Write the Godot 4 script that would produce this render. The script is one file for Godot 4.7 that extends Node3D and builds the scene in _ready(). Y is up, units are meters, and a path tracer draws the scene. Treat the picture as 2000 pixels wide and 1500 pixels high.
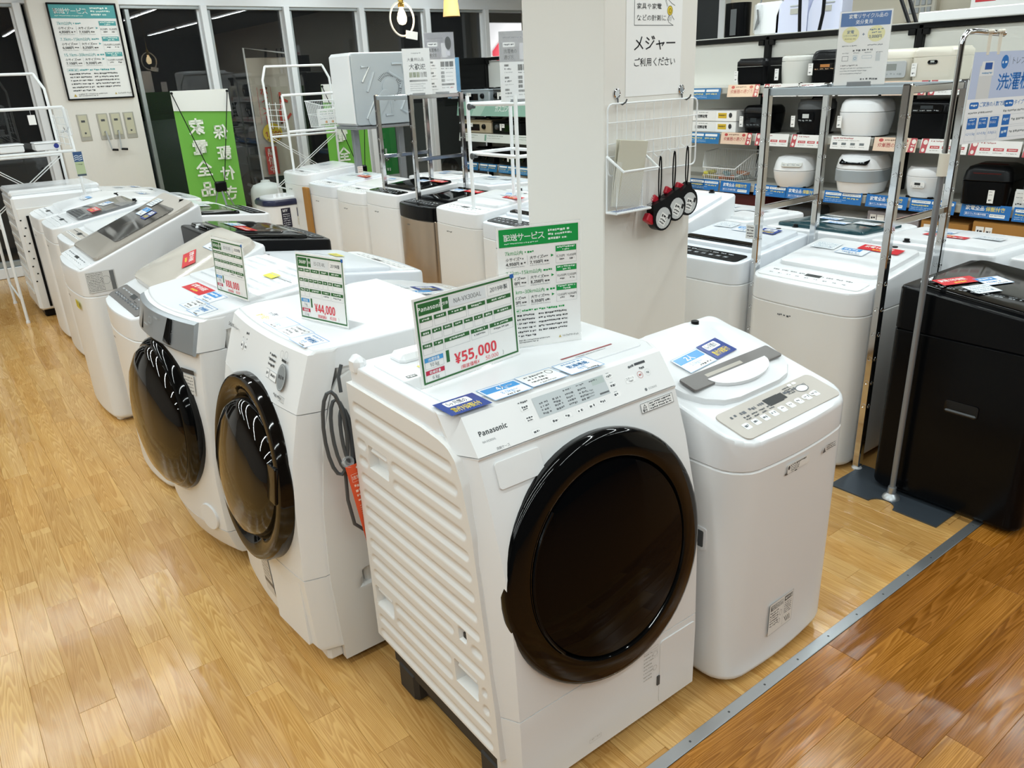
extends Node3D

# ---------------------------------------------------------------- mesh collector
class M extends RefCounted:
	var v := PackedVector3Array()
	var c := PackedColorArray()
	var col := Color.WHITE
	var xf := Transform3D.IDENTITY

	func tri(a: Vector3, b: Vector3, d: Vector3) -> void:
		v.append(xf * a); v.append(xf * b); v.append(xf * d)
		c.append(col); c.append(col); c.append(col)

	func quad(a: Vector3, b: Vector3, d: Vector3, e: Vector3) -> void:
		tri(a, b, d)
		tri(a, d, e)

	func face(p: Array, out: Vector3) -> void:
		var n: Vector3 = (p[1] - p[0]).cross(p[2] - p[0])
		if n.dot(out) < 0.0:
			p.reverse()
		for i in range(1, p.size() - 1):
			tri(p[0], p[i], p[i + 1])

	func closed(start: int) -> void:
		var vol := 0.0
		var o := v[start]
		var i := start
		while i < v.size():
			vol += (v[i] - o).dot((v[i + 1] - o).cross(v[i + 2] - o))
			i += 3
		if vol < 0.0:
			i = start
			while i < v.size():
				var q := v[i + 1]
				v[i + 1] = v[i + 2]
				v[i + 2] = q
				i += 3

	func box(o: Vector3, s: Vector3, b := 0.0) -> void:
		var h := s * 0.5
		if b <= 0.0:
			for ax in 3:
				for sg in [-1.0, 1.0]:
					var pts := []
					for q in [[-1, -1], [1, -1], [1, 1], [-1, 1]]:
						var p := Vector3.ZERO
						p[ax] = h[ax] * sg
						p[(ax + 1) % 3] = h[(ax + 1) % 3] * q[0]
						p[(ax + 2) % 3] = h[(ax + 2) % 3] * q[1]
						pts.append(o + p)
					var out := Vector3.ZERO
					out[ax] = sg
					face(pts, out)
			return
		b = minf(b, minf(h.x, minf(h.y, h.z)) * 0.98)
		var k := h - Vector3(b, b, b)
		for ax in 3:
			var a1 := (ax + 1) % 3
			var a2 := (ax + 2) % 3
			for sg in [-1.0, 1.0]:
				var pts := []
				for q in [[-1, -1], [1, -1], [1, 1], [-1, 1]]:
					var p := Vector3.ZERO
					p[ax] = h[ax] * sg
					p[a1] = k[a1] * q[0]
					p[a2] = k[a2] * q[1]
					pts.append(o + p)
				var out := Vector3.ZERO
				out[ax] = sg
				face(pts, out)
				for s2 in [-1.0, 1.0]:
					var e := []
					for w in [[0, -1], [0, 1], [1, 1], [1, -1]]:
						var p := Vector3.ZERO
						p[ax] = (h[ax] if w[0] == 0 else k[ax]) * sg
						p[a1] = (k[a1] if w[0] == 0 else h[a1]) * s2
						p[a2] = k[a2] * w[1]
						e.append(o + p)
					var eo := Vector3.ZERO
					eo[ax] = sg
					eo[a1] = s2
					face(e, eo)
		for sx in [-1.0, 1.0]:
			for sy in [-1.0, 1.0]:
				for sz in [-1.0, 1.0]:
					var g := Vector3(sx, sy, sz)
					face([o + g * Vector3(h.x, k.y, k.z), o + g * Vector3(k.x, h.y, k.z), o + g * Vector3(k.x, k.y, h.z)], g)

	func loft(rings: Array, cap0 := true, cap1 := true, shut := false) -> void:
		var start := v.size()
		var n: int = rings[0].size()
		var last := rings.size() if shut else rings.size() - 1
		for r in last:
			var p = rings[r]
			var q = rings[(r + 1) % rings.size()]
			for i in n:
				var j := (i + 1) % n
				quad(p[i], p[j], q[j], q[i])
		for e in 2:
			if (cap0 if e == 0 else cap1) and not shut:
				var p = rings[0] if e == 0 else rings[-1]
				var m := Vector3.ZERO
				for x in p:
					m += x
				m /= n
				for i in n:
					var j := (i + 1) % n
					if e == 0:
						tri(m, p[j], p[i])
					else:
						tri(m, p[i], p[j])
		closed(start)

	func tube(p: Array, r: float, n := 8, shut := false) -> void:
		var rings := []
		var up := Vector3(0.3, 0.9, 0.21).normalized()
		for i in p.size():
			var a: Vector3 = p[i - 1] if i > 0 or shut else p[i]
			var b: Vector3 = p[(i + 1) % p.size()] if i < p.size() - 1 or shut else p[i]
			var t := (b - a).normalized()
			var s := t.cross(up)
			if s.length() < 0.05:
				s = t.cross(Vector3(1, 0, 0.3))
			s = s.normalized()
			up = s.cross(t).normalized()
			var ring := PackedVector3Array()
			for k in n:
				var w := TAU * k / n
				ring.append(p[i] + (s * cos(w) + up * sin(w)) * r)
			rings.append(ring)
		loft(rings, true, true, shut)

	func lathe(prof: Array, n := 32) -> void:          # [radius, height] pairs round the y axis
		var rings := []
		for q in prof:
			var ring := PackedVector3Array()
			for k in n:
				var w := TAU * k / n
				ring.append(Vector3(cos(w) * q[0], q[1], -sin(w) * q[0]))
			rings.append(ring)
		loft(rings)

	func prism(poly: PackedVector2Array, z0: float, z1: float) -> void:
		var start := v.size()
		var n := poly.size()
		for i in n:
			var a := poly[i]
			var b := poly[(i + 1) % n]
			quad(Vector3(a.x, a.y, z0), Vector3(b.x, b.y, z0), Vector3(b.x, b.y, z1), Vector3(a.x, a.y, z1))
		var cw := Geometry2D.is_polygon_clockwise(poly)
		var ix := Geometry2D.triangulate_polygon(poly)
		for i in range(0, ix.size(), 3):
			var a := poly[ix[i]]
			var b := poly[ix[i + 1]]
			var d := poly[ix[i + 2]]
			var flip := ((b - a).cross(d - a) < 0.0) != cw
			if flip:
				var q := b
				b = d
				d = q
			tri(Vector3(a.x, a.y, z1), Vector3(b.x, b.y, z1), Vector3(d.x, d.y, z1))
			tri(Vector3(a.x, a.y, z0), Vector3(d.x, d.y, z0), Vector3(b.x, b.y, z0))
		closed(start)

	func slab(w: float, h: float, r: float, d: float, b := 0.002, z0 := 0.0) -> void:    # rounded rectangle in xy, from z0 to z0 + d, front edge rounded by b
		var rings := [M.rr(w, h, r, z0)]
		if b > 0.0:
			rings.append(M.rr(w, h, r, z0 + d - b))
			rings.append(M.rr(w - b * 0.6, h - b * 0.6, maxf(r - b * 0.3, 0.0004), z0 + d - b * 0.3))
			rings.append(M.rr(w - b * 2, h - b * 2, maxf(r - b, 0.0003), z0 + d))
		else:
			rings.append(M.rr(w, h, r, z0 + d))
		loft(rings)

	static func rr(w: float, h: float, r: float, z := 0.0, n := 5) -> PackedVector3Array:
		var out := PackedVector3Array()
		r = minf(r, minf(w, h) * 0.499)
		for q in 4:
			var cx := (w * 0.5 - r) * (1 if q == 0 or q == 3 else -1)
			var cy := (h * 0.5 - r) * (1 if q < 2 else -1)
			for k in n:
				var a := PI * 0.5 * (q + float(k) / (n - 1))
				out.append(Vector3(cx + cos(a) * r, cy + sin(a) * r, z))
		return out

	func mesh(smooth := 38.0) -> ArrayMesh:
		var n := v.size() / 3
		var fn := PackedVector3Array()
		fn.resize(n)
		for i in n:
			fn[i] = (v[i * 3 + 1] - v[i * 3]).cross(v[i * 3 + 2] - v[i * 3])
		var nv := PackedVector3Array()
		nv.resize(v.size())
		if smooth <= 0.0:
			for i in n:
				var u := fn[i].normalized()
				nv[i * 3] = u; nv[i * 3 + 1] = u; nv[i * 3 + 2] = u
		else:
			var at := {}
			var key: Array[Vector3i] = []
			key.resize(v.size())
			for i in v.size():
				var k := Vector3i((v[i] * 20000.0).round())
				key[i] = k
				if at.has(k):
					at[k].append(i / 3)
				else:
					at[k] = [i / 3]
			var lim := cos(deg_to_rad(smooth))
			var un := PackedVector3Array()
			un.resize(n)
			for i in n:
				un[i] = fn[i].normalized()
			for i in v.size():
				var me := un[i / 3]
				var s := Vector3.ZERO
				for f in at[key[i]]:
					if un[f].dot(me) > lim:
						s += fn[f]
				nv[i] = s.normalized() if s.length_squared() > 1e-24 else me
		var pv := PackedVector3Array()
		var pn := PackedVector3Array()
		pv.resize(v.size())
		pn.resize(v.size())
		for i in n:
			pv[i * 3] = v[i * 3]; pv[i * 3 + 1] = v[i * 3 + 2]; pv[i * 3 + 2] = v[i * 3 + 1]
			pn[i * 3] = nv[i * 3]; pn[i * 3 + 1] = nv[i * 3 + 2]; pn[i * 3 + 2] = nv[i * 3 + 1]
		var arr := []
		arr.resize(Mesh.ARRAY_MAX)
		arr[Mesh.ARRAY_VERTEX] = pv
		arr[Mesh.ARRAY_NORMAL] = pn
		arr[Mesh.ARRAY_COLOR] = c
		var am := ArrayMesh.new()
		if v.size():
			am.add_surface_from_arrays(Mesh.PRIMITIVE_TRIANGLES, arr)
		return am


# ---------------------------------------------------------------- flat print: shapes in millimetres, x right and y down from the top left corner of a sheet
class P extends RefCounted:
	var m: M
	var o: Transform3D
	var main
	const STEP := 0.00012

	func _init(host, mesh: M, frame: Transform3D) -> void:
		main = host
		m = mesh
		o = frame

	func ink(h: String) -> void:
		m.col = Color(h).srgb_to_linear()

	func at(x: float, y: float, l: float) -> Vector3:
		return o * Vector3(x * 0.001, -y * 0.001, l * STEP)

	func rect(x: float, y: float, w: float, h: float, colour: String, l := 1.0) -> void:
		ink(colour)
		m.quad(at(x, y + h, l), at(x + w, y + h, l), at(x + w, y, l), at(x, y, l))

	func frame(x: float, y: float, w: float, h: float, t: float, colour: String, l := 2.0) -> void:
		rect(x, y, w, t, colour, l)
		rect(x, y + h - t, w, t, colour, l)
		rect(x, y + t, t, h - 2 * t, colour, l)
		rect(x + w - t, y + t, t, h - 2 * t, colour, l)

	func poly(pts: Array, colour: String, l := 1.0) -> void:       # convex, given in order
		ink(colour)
		var q := []
		for p in pts:
			q.append(at(p.x, p.y, l))
		m.face(q, o.basis.z)

	func disc(x: float, y: float, rx: float, ry: float, colour: String, l := 1.0, n := 20) -> void:
		var pts := []
		for k in n:
			pts.append(Vector2(x + cos(TAU * k / n) * rx, y + sin(TAU * k / n) * ry))
		poly(pts, colour, l)

	func ring(x: float, y: float, rx: float, ry: float, t: float, colour: String, l := 2.0, n := 24) -> void:
		for k in n:
			var a := Vector2(cos(TAU * k / n), sin(TAU * k / n))
			var b := Vector2(cos(TAU * (k + 1) / n), sin(TAU * (k + 1) / n))
			poly([Vector2(x + a.x * rx, y + a.y * ry), Vector2(x + b.x * rx, y + b.y * ry), Vector2(x + b.x * (rx - t), y + b.y * (ry - t)), Vector2(x + a.x * (rx - t), y + a.y * (ry - t))], colour, l)

	func pill(x: float, y: float, w: float, h: float, r: float, colour: String, l := 1.0) -> void:
		var pts := []
		for p in M.rr(w, h, r, 0, 4):
			pts.append(Vector2(x + w / 2 + p.x, y + h / 2 - p.y))
		poly(pts, colour, l)

	func line(pts: Array, w: float, colour: String, l := 2.0) -> void:
		for i in range(1, pts.size()):
			var a: Vector2 = pts[i - 1]
			var b: Vector2 = pts[i]
			var d := (b - a).normalized() * w * 0.5
			var s := Vector2(-d.y, d.x)
			poly([a - d + s, b + d + s, b + d - s, a - d - s], colour, l)

	func dashes(x: float, y: float, w: float, h: float, colour: String, l := 2.0, u := 1.0) -> void:      # a row of print too small to read
		var s := int(x * 31 + y * 17 + w)
		var e := x
		while e < x + w:
			s = (s * 1103 + 12345) % 65536
			var k: float = h * (0.5 + (s % 7) * 0.12) * u
			rect(e, y + h * 0.1 * ((s / 7) % 3), minf(k, x + w - e), h * (0.6 + 0.1 * ((s / 21) % 4)), colour, l)
			e += k + h * (0.25 if (s / 64) % 5 else 0.8)

	func width(s: String, size: float) -> float:
		var w := 0.0
		for ch in s:
			w += size * 1.08 if main.glyphs.has(ch) else main.latin(ch, false)[1] * size * 1.14
		return w

	func txt(s: String, x: float, y: float, size: float, colour: String, weight := 0.09, align := 0, squeeze := 1.0, l := 2.0) -> void:
		ink(colour)
		var e := x
		if align:
			e -= width(s, size) * squeeze * (0.5 if align == 1 else 1.0)
		for ch in s:
			if main.glyphs.has(ch):
				for st in main.glyphs[ch]:
					var n: int = st.size()
					for i in range(1, n):
						var a: Vector2 = st[i - 1]
						var b: Vector2 = st[i]
						var d := (b - a).normalized() * weight * 0.5
						var s2 := Vector2(-d.y, d.x)
						var q := []
						for p in [a - d + s2, a - d - s2, b + d - s2, b + d + s2]:
							q.append(at(e + p.x * size * squeeze, y + p.y * size, l))
						m.face(q, o.basis.z)
				e += size * 1.08 * squeeze
			else:
				var g = main.latin(ch, weight > 0.115)
				var k: float = size * 1.14
				var vv: PackedVector3Array = g[0]
				for i in range(0, vv.size(), 3):
					m.face([at(e + vv[i].x * k * squeeze, y + size * 0.92 - vv[i].y * k, l), at(e + vv[i + 1].x * k * squeeze, y + size * 0.92 - vv[i + 1].y * k, l), at(e + vv[i + 2].x * k * squeeze, y + size * 0.92 - vv[i + 2].y * k, l)], o.basis.z)
				e += g[1] * k * squeeze


var glyphs := {}
var latin_made := {}
var fonts := []

func latin(ch: String, bold: bool) -> Array:
	var key := ch + ("b" if bold else "r")
	if not latin_made.has(key):
		var t := TextMesh.new()
		t.font = fonts[1 if bold else 0]
		t.text = ch
		t.font_size = 100
		t.pixel_size = 0.01
		t.depth = 0.0
		t.curve_step = 6.0
		t.horizontal_alignment = HORIZONTAL_ALIGNMENT_LEFT
		t.vertical_alignment = VERTICAL_ALIGNMENT_BOTTOM
		var out := PackedVector3Array()
		var a := t.get_mesh_arrays() if ch != " " else []
		if a.size():
			var vv: PackedVector3Array = a[Mesh.ARRAY_VERTEX]
			var ix = a[Mesh.ARRAY_INDEX]
			for i in (ix if ix != null else range(vv.size())):
				out.append(vv[i] - Vector3(0, 0.24, 0))
		latin_made[key] = [out, fonts[1 if bold else 0].get_string_size(ch, HORIZONTAL_ALIGNMENT_LEFT, -1, 100).x / 100.0]
	return latin_made[key]

const STROKES := {
	"サ": "0530 9530/3005 3055/7005 7050 6075 4598", "ー": "0850 9250", "ビ": "1508 1580 2592 8592/8035 1550/7502 8215/8802 9515",
	"ス": "1515 8015 7040 5068 0895/5560 9595", "イ": "8508 6030 3550 0862/5535 5598", "ズ": "1018 7518 6842 4568 0595/5060 9095/8000 8612/9200 9812",
	"メ": "7505 6045 4075 0898/2530 5555 8590", "ジ": "2010 4025/1038 3553/1595 5080 8835/7003 8018/8500 9515", "ャ": "1060 8550 7070/3535 5098",
	"ト": "3505 3598/3535 8060", "レ": "2008 2092 6075 9540", "フ": "1018 8818 8050 6075 2598", "ァ": "2045 8545 7562 6070/5258 5078 3098",
	"ク": "4005 3030 0855/3820 8820 7855 5080 2098", "マ": "0820 9220 7550 5570/3550 6590", "ケ": "3005 2535 0855/2530 9530/6530 5570 3098", "ヶ": "3540 3055 1570/3552 8552/6552 5880 4098",
	"ッ": "2550 3068/5045 5565/8545 7575 4098", "ポ": "0830 8530/5008 5095 3888/2550 0880/7250 9280/8505 9510 9018 8215 8505",
	"ン": "1018 4035/1090 5575 9230", "タ": "4005 3030 0855/3820 8520 7050 5078 2098/3045 7065", "プ": "1020 8020 7550 5575 2098/8505 9510 9018 8215 8505",
	"ガ": "0828 8528 8070 7095 6088/4505 4045 1598/7803 8515/9000 9712", "コ": "1018 8518 8590 1090", "ロ": "1515 8515 8590 1590 1515", "リ": "2508 2562/7505 7555 6580 4098",
	"ル": "3012 2860 0595/6008 6090 8078 9555", "ド": "3505 3598/3535 8060/6505 7222/8000 8716", "チ": "8005 1520/0545 9545/5015 5060 2098", "ロ-": "",
	"や": "0845 6025 8535 8055 6062/5505 6222/2810 5598", "な": "0825 5022/3005 2040 0562/7022 9240/6045 6588 4598 3085 5075 8595",
	"ど": "2808 3545/8030 3555 2078 4092 8892/7505 8220/8800 9514", "の": "5222 4570 2085 1055 3525 6518 9040 9070 5895", "に": "1508 1060 1895/4525 9022/4565 4082 5590 9588",
	"ご": "1822 7518/1060 1585 4595 8590/8205 8818/9300 9912", "く": "7005 2550 7598", "だ": "0828 5524/3008 0895/5545 9042/5075 6090 9590/7805 8518/9000 9712",
	"さ": "0832 9225/4505 7062/2260 2085 4595 7592", "い": "1220 1568 2588 4070/7525 9065", "び": "0825 4018 1860 3092 6090 7560 7025 9560/7803 8515/9000 9712",
	"き": "1020 8515/1245 9040/4503 7568/2270 2888 5096 7892", "が": "0530 6028 6570 4595/3505 0895/7828 9555/7505 8218/8800 9514", "え": "4005 6012/1235 8035 1092/4565 5890 9592",
	"る": "1512 8012 1065 6045 9070 7095 4592 5078 7590", "で": "0520 9515 5050 6085 8595/7035 7848/8328 9242", "ぶ": "4008 6018 4545 6068 4890 3078/1060 0590/7055 8580/8510 9022/9505 9917",
	"配": "0510 5010/1525 1595/4825 4895/1525 4825/1595 4895/2510 2545 1560/3810 3850 4855/1572 4872/5815 9215 9248 6048 6088 9588 9570",
	"送": "1008 2022/0540 2240 2075 0592/2078 4592 9895/4505 5018/8502 7520/3828 9528/3548 9848/6828 6860 4085/6855 9585",
	"以": "1510 2075 0588 4072/4020 5038/8505 8050 6080 4598/7568 9595", "内": "1030 1098/1030 9030 9092 8098/5005 5040 2575/5045 7875",
	"小": "5005 5095 3888/2535 0875/7535 9575", "大": "0835 9535/5005 4555 0898/5240 9598", "円": "1012 1098/1012 9012 9098/5012 5050/1055 9055",
	"家": "5002 5012/0830 0814 9214 9230/2030 8030/5030 2555 0860/4048 5570 5090 4098/4858 1578/5270 1095/8545 5862/5860 9895",
	"具": "2505 2562/7505 7562/2505 7505/2524 7524/2543 7543/2562 7562/0575 9575/3578 1098/6578 9098",
	"電": "1505 8505/0535 0520 9520 9535/5005 5042/2028 3830/2038 3840/6228 8030/6238 8040/2050 2080/2050 8050 8080 2080/2065 8065/5050 5090 9590 9582",
	"計": "0810 4210/0325 4825/0840 4240/0855 4255/1070 1096 4096 4070 1070/5538 9838/7605 7698",
	"測": "0510 1822/0338 1550/0595 1865/2812 2868/2812 5012 5068/2830 5030/2848 5048/2868 5068/3472 2595/4472 5595/6515 6575/8505 8595 7590",
	"利": "4505 0818/0535 5035/2812 2898/2838 0575/2840 5070/6518 6572/8805 8895 7690", "用": "2010 2070 0898/2010 8510 8595 7592/2035 8535/2060 8560/5210 5295",
	"全": "5002 0545/5002 9545/2548 7548/2070 8070/0595 9595/5048 5095", "品": "3008 7008 7040 3040 3008/0855 4255 4295 0895 0855/5855 9255 9295 5895 5855",
	"保": "2805 0550/2035 2098/4510 8810 8838 4538 4510/3855 9855/6640 6698/6458 4085/6858 9588",
	"証": "0810 4210/0325 4825/0840 4240/0855 4255/1070 1096 4096 4070 1070/5012 9612/7512 7592/7550 9550/5840 5892/4892 9892",
	"付": "2805 0550/2035 2098/3835 9835/7808 7892 6495/4852 6070", "年": "2505 0835/2520 9020/2545 8545/2545 2568/0368 9868/5220 5298",
	"製": "1208 2018 4818/2005 2045/0828 5228/3002 3050/1232 1248/4832 4846/6508 6535/8505 8545 7848/5052 5062/0562 9562/4565 0892/3078 3096 5090/8068 6078/5068 9596",
	"税": "4505 0815/0535 4535/2812 2898/2838 0575/2840 4565/5505 6020/8803 8020/5525 9025 9050 5550 5525/6550 6075 4598/7850 7890 9890 9878",
	"抜": "0828 4028/2405 2492 1295/0568 4255/4522 9822/6805 6250 4098/5045 8545 7075 5098/6055 9898",
	"価": "2505 0550/1835 1898/3812 9812/4238 9438 9495 4295 4238/5812 5895/7812 7895/4290 9490",
	"格": "0530 4530/2505 2598/2535 0570/2538 4258/6205 4540/6018 9018 6555 4565/6040 9865/5568 9068 9098 5598 5568", "人": "5005 4550 0598/5030 6065 9598",
	"機": "0530 3530/2005 2098/2035 0370/2238 3858/4808 4225 5528 4042 5640/7808 7225 8828 7242 8640/4052 9852/6505 6860 8595 9885/9060 6898/5052 5080 3898/4568 5575/8545 9250",
	"能": "2805 1030 4232/3820 4838/1045 1098/1045 4545 4598/1062 4562/1078 4578/8508 5825/5805 5842 9042 9030/8555 5872/5850 5892 9292 9280",
	"乾": "0515 5015/2805 2830/1030 1065/1030 4530 4565/1048 4548/1065 4565/0578 5078/2865 2898/6505 5530/6220 9520/5840 8840 5880 6295 9695 9780",
	"燥": "0535 1055/3828 3045/2408 2250 0598/2655 4085/5505 8505 8528 5528 5505/4235 6435 6452 4252 4235/7435 9635 9652 7452 7435/4062 9862/6952 6998/6765 4590/7065 9590",
	"洗": "0510 2022/0338 1850/0595 2265/4508 3535/4022 9522/6805 6845/3048 9848/5250 4878 3098/7850 7888 9890 9875",
	"濯": "0510 1822/0338 1550/0595 2065/3006 5806 5832/3219 5619/3032 5832/6806 9606 9632/7019 9419/6832 9632/5038 3865/4650 4698/4650 9550/4665 9065/4680 9080/4698 9698/7038 6850/7050 7098",
	"選": "0808 1820/0540 2040 1875/0392 2078 4092 9895/3506 6006 6020 3820 3832 6232/6806 9306 9320 7020 7032 9632/4838 4862/7838 7862/3848 9448/3062 9862/5065 3582/7565 9582",
	"方": "5002 5018/0520 9520/4522 4060 0898/4048 8048 7590 6095", "炊": "0532 1055/4528 3545/2508 2350 0598/2655 4585/6205 5035/5825 9525 8845/7228 7060 4598/7060 9898",
	"飯": "2805 0540/2805 5030/2025 3832/1242 4842 4868 1242/1242 1295 5085/1255 4855/1268 4868/3872 5595/6012 9510/6012 5860 5098/6035 9235 7575 5898/6545 9898",
	"器": "0805 4205 4230 0830 0805/5805 9205 9230 5830 5805/0342 9742/5032 4548 0365/5545 9765/7632 8538/0870 4270 4296 0896 0870/5870 9270 9296 5896 5870",
	"処": "3005 0850/2522 5022 4560 0598/1845 4080 9895/6215 6250 5078/6215 8515 8562 9862", "分": "3805 0850/6205 9550/2552 7552 7092 5895/4552 3580 1098",
	"費": "1512 8012 8024 2024 1536 8536 8248/3802 3835 1548/6002 6050/2852 7452 7486 2886 2852/2863 7463/2874 7474/3888 1298/6588 9098",
	"料": "2405 2498/0540 4640/0815 1632/4412 3632/2445 0570/2448 4465/5518 6828/5240 6550/4870 9862/8205 8298",
	"金": "5002 0535/5002 9535/2838 7238/1555 8555/0595 9595/5038 5095/2865 3585/7265 6585",
	"動": "4805 1012/0322 5522/2810 2892/1032 4832 4860 1060 1032/1046 4846/0574 5274/0395 5588/5530 9630 9092 8095/7408 7060 5098",
	"作": "2805 0550/2035 2098/5205 3840/4825 9825/6525 6598/6548 9048/6570 9070", "月": "2508 2260 0898/2508 8208 8295 7092/2535 8235/2560 8260",
	"間": "1008 1098/1008 4208 4236 1036/1022 4222/5808 9008 9095 8092/5808 5836 9036/5822 9022/3248 6848 6888 3288 3248/3268 6868",
	"最": "2505 7505 7535 2535 2505/2520 7520/0345 9745/1545 1592/4245 4298/1558 4258/1572 4272/0590 4886/5255 8855 7580 5098/5862 9898",
	"教": "0820 5020/2805 2838/0338 5538/5012 0865/1555 4555 3068/3065 3092 1898/0580 5575/6805 5540/6225 9825/8825 8065 5098/6245 7575 9898",
	"族": "2002 2016/0520 4820/2222 2060 0398/2042 4242 4090 3095/6205 5025/5820 9620/5838 5048/5538 9438/4858 9858/7440 7265 4898/7460 9898",
	"数": "2505 2545/0525 4825/0808 1520/4508 3520/2528 0545/2728 4545/2050 1080 4098/0565 4865/4065 0598/6505 5240/6025 9825/8825 8065 5098/6045 7575 9898",
	"歓": "0508 5008 4028 2048/1515 4548/2545 0870/2045 2098/2055 5055/2068 4868/2082 4882/2098 5298/3542 3598/6805 5535/6225 9625 9042/7630 7262 5098/7260 9898",
	"迎": "0808 1820/0540 2040 1875/0392 2078 4092 9895/5012 3820 3865 5255/6015 9015 9055 8058/6015 6078",
	"量": "2505 7505 7532 2532 2505/2518 7518/0540 9540/2250 7850 7872 2272 2250/2261 7861/1584 8584/0596 9596/5050 5096",
	"持": "0828 3828/2305 2392 1095/0565 3855/4818 9218/7005 7035/4035 9835/4055 9855/8040 8092 6895/5565 6578", "込": "0808 1820/0540 2040 1875/0392 2078 4092 9895/5015 7015 6545 3878/6535 9578",
	"開": "1008 1098/1008 4208 4236 1036/1022 4222/5808 9008 9095 8092/5808 5836 9036/5822 9022/2850 7250/2268 7868/4050 3890/6050 6092",
	"催": "2505 0550/1835 1898/4205 4228 9428 9405/6802 6828/5232 3860/4645 4698/4645 9645/4662 9062/4678 9078/4698 9698/7032 6845/7045 7098", "中": "1528 8528 8565 1565 1528/5005 5098",
	"剤": "2805 2815/0518 5218/4020 0852/1522 5552/1548 1298/4548 4598/1562 4562/1578 4578/6518 6572/8805 8895 7690", "注": "0510 2022/0338 1850/0595 2265/5802 6512/3822 9822/4252 9252/3092 9892/6622 6692",
	"意": "5002 5010/1012 9012/3815 4228/6215 5828/0530 9530/2540 7540 7562 2562 2540/2551 7551/1075 0892/3070 3092 6592 7080/4868 5578/8070 9588",
	"事": "0515 9515/5002 5095 3892/2225 7825 7840 2240 2225/1552 8552 8578/0365 9765/1578 8578", "項": "0518 4018/2218 2278/0585 4275/4508 9808/7008 6520/5022 9222 9278 5078 5022/5040 9240/5058 9258/6080 4598/8080 9698",
	"磁": "0512 4012/2212 0548/1245 1285 3585 3545 1245/5502 6015/8802 8015/4520 9820/5525 4548 6042 4592 6888/6068 6892/8025 7048 8842 7292 9688/9068 9692",
	"調": "0510 3510/0222 3822/0535 3535/0548 3548/0562 0590 3390 3362 0562/4508 4565 3898/4508 9508 9594 8594/5222 8822/7012 7038/5538 8538/5550 8550 8578 5578 5550",
	"理": "0512 3812/0545 3845/2212 2285/0388 4080/4808 9508 9552 4852 4808/4830 9530/7208 7295/4872 9572/4095 9895", "型": "0510 5210/0330 5530/2010 2030 0852/4010 4052/6810 6842/8805 8848 8050/2068 8068/5055 5095/0595 9595",
	"番": "8002 2010/2518 3228/7215 6528/0532 9532/5008 5055/5035 0858/5035 9558/2058 8058 8098 2098 2058/2078 8078/5058 5098",
	"容": "5002 5010/0828 0812 9212 9228/3525 1545/6525 8845/5035 0572/5035 9572/2872 7272 7298 2898 2872", "上": "5005 5092/5045 8845/0592 9592", "〜": "0555 2545 5055 7560 9550",
	"警": "0512 4812/1502 1520/3502 3520/1222 4222 4248/0830 3030 3045 0845 0830/6505 5530/6215 9815/8518 5848/6225 9548/0555 9555/2064 8064/2072 8072/2580 7580 7598 2598 2580", "告": "2505 1530/2020 8520/5002 5045/0545 9545/2060 8060 8098 2098 2060",
	"予": "1508 8508 5530/3025 6540/0548 9548 8062/5048 5095 3892", "約": "2505 1028 3028/3818 0858 4255/2258 2298/0868 0590/3868 4285/6205 5035/5822 9522 9092 7894/6245 7260",
}

func learn_glyphs() -> void:
	for k in STROKES:
		var strokes := []
		for part in STROKES[k].split("/"):
			var pts := []
			for s in part.split(" ", false):
				pts.append(Vector2(s.substr(0, 2).to_int(), s.substr(2, 2).to_int()) * 0.01)
			if pts.size() > 1:
				strokes.append(pts)
		glyphs[k] = strokes
	for w in [400, 700]:
		var f := SystemFont.new()
		f.font_names = PackedStringArray(["Droid Sans"])
		f.font_weight = w
		fonts.append(f)

# ---------------------------------------------------------------- camera, sky, lamps, then everything from large to small
func _ready() -> void:
	var cam := Camera3D.new()
	cam.name = "camera"
	cam.position = Vector3(0, 1.65, 0)
	cam.rotation_degrees = Vector3(-21.6, -36.4, -2.61)
	cam.fov = rad_to_deg(2.0 * atan(750.0 / 1514.0))
	cam.near = 0.05
	cam.far = 100.0
	cam.current = true
	add_child(cam)
	var env := Environment.new()
	env.background_mode = Environment.BG_COLOR
	env.background_color = Color(0.012, 0.016, 0.02)
	env.tonemap_mode = Environment.TONE_MAPPER_LINEAR
	env.tonemap_exposure = 0.92
	env.sdfgi_enabled = true
	env.ssao_enabled = true
	env.ssil_enabled = true
	var we := WorldEnvironment.new()
	we.name = "world"
	we.environment = env
	add_child(we)
	var tube := mat("tube_glow", "ffffff", 0.4)
	tube.emission_enabled = true
	tube.emission = Color("f4f8ff")
	tube.emission_energy_multiplier = 3.0
	# ceiling tubes: rows along x over the left aisle, rows along z over the shelves
	var rows := ["nearest the window", "second from the window", "third from the window", "fourth from the window", "fifth from the window", "sixth from the window", "farthest from the window"]
	for i in 7:
		for x in [-2.25, 0.0]:
			ceiling_tube(Vector3(x, 2.93, -7.4 + i * 1.6), 0.0, 2.2, tube, "linear ceiling light over the left aisle, row %s, %s" % [rows[i], "wall side" if x < -1 else "machine side"])
	var lines := ["over the middle machines", "over the right machines", "over the appliance shelves"]
	for k in 3:
		for i in 5:
			ceiling_tube(Vector3([2.45, 3.95, 5.45][k], 2.93, -7.6 + i * 2.4), PI / 2, 2.2, tube, "linear ceiling light %s, place %s along its line" % [lines[k], rows[i]])
	learn_glyphs()
	make_materials()
	build_floor()
	build_room()
	build_outside()
	build_near_drum()
	build_side_drum()
	build_silver_drum()
	build_rows()
	build_cards()
	build_pillar_things()
	build_shelving()
	build_things()

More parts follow.
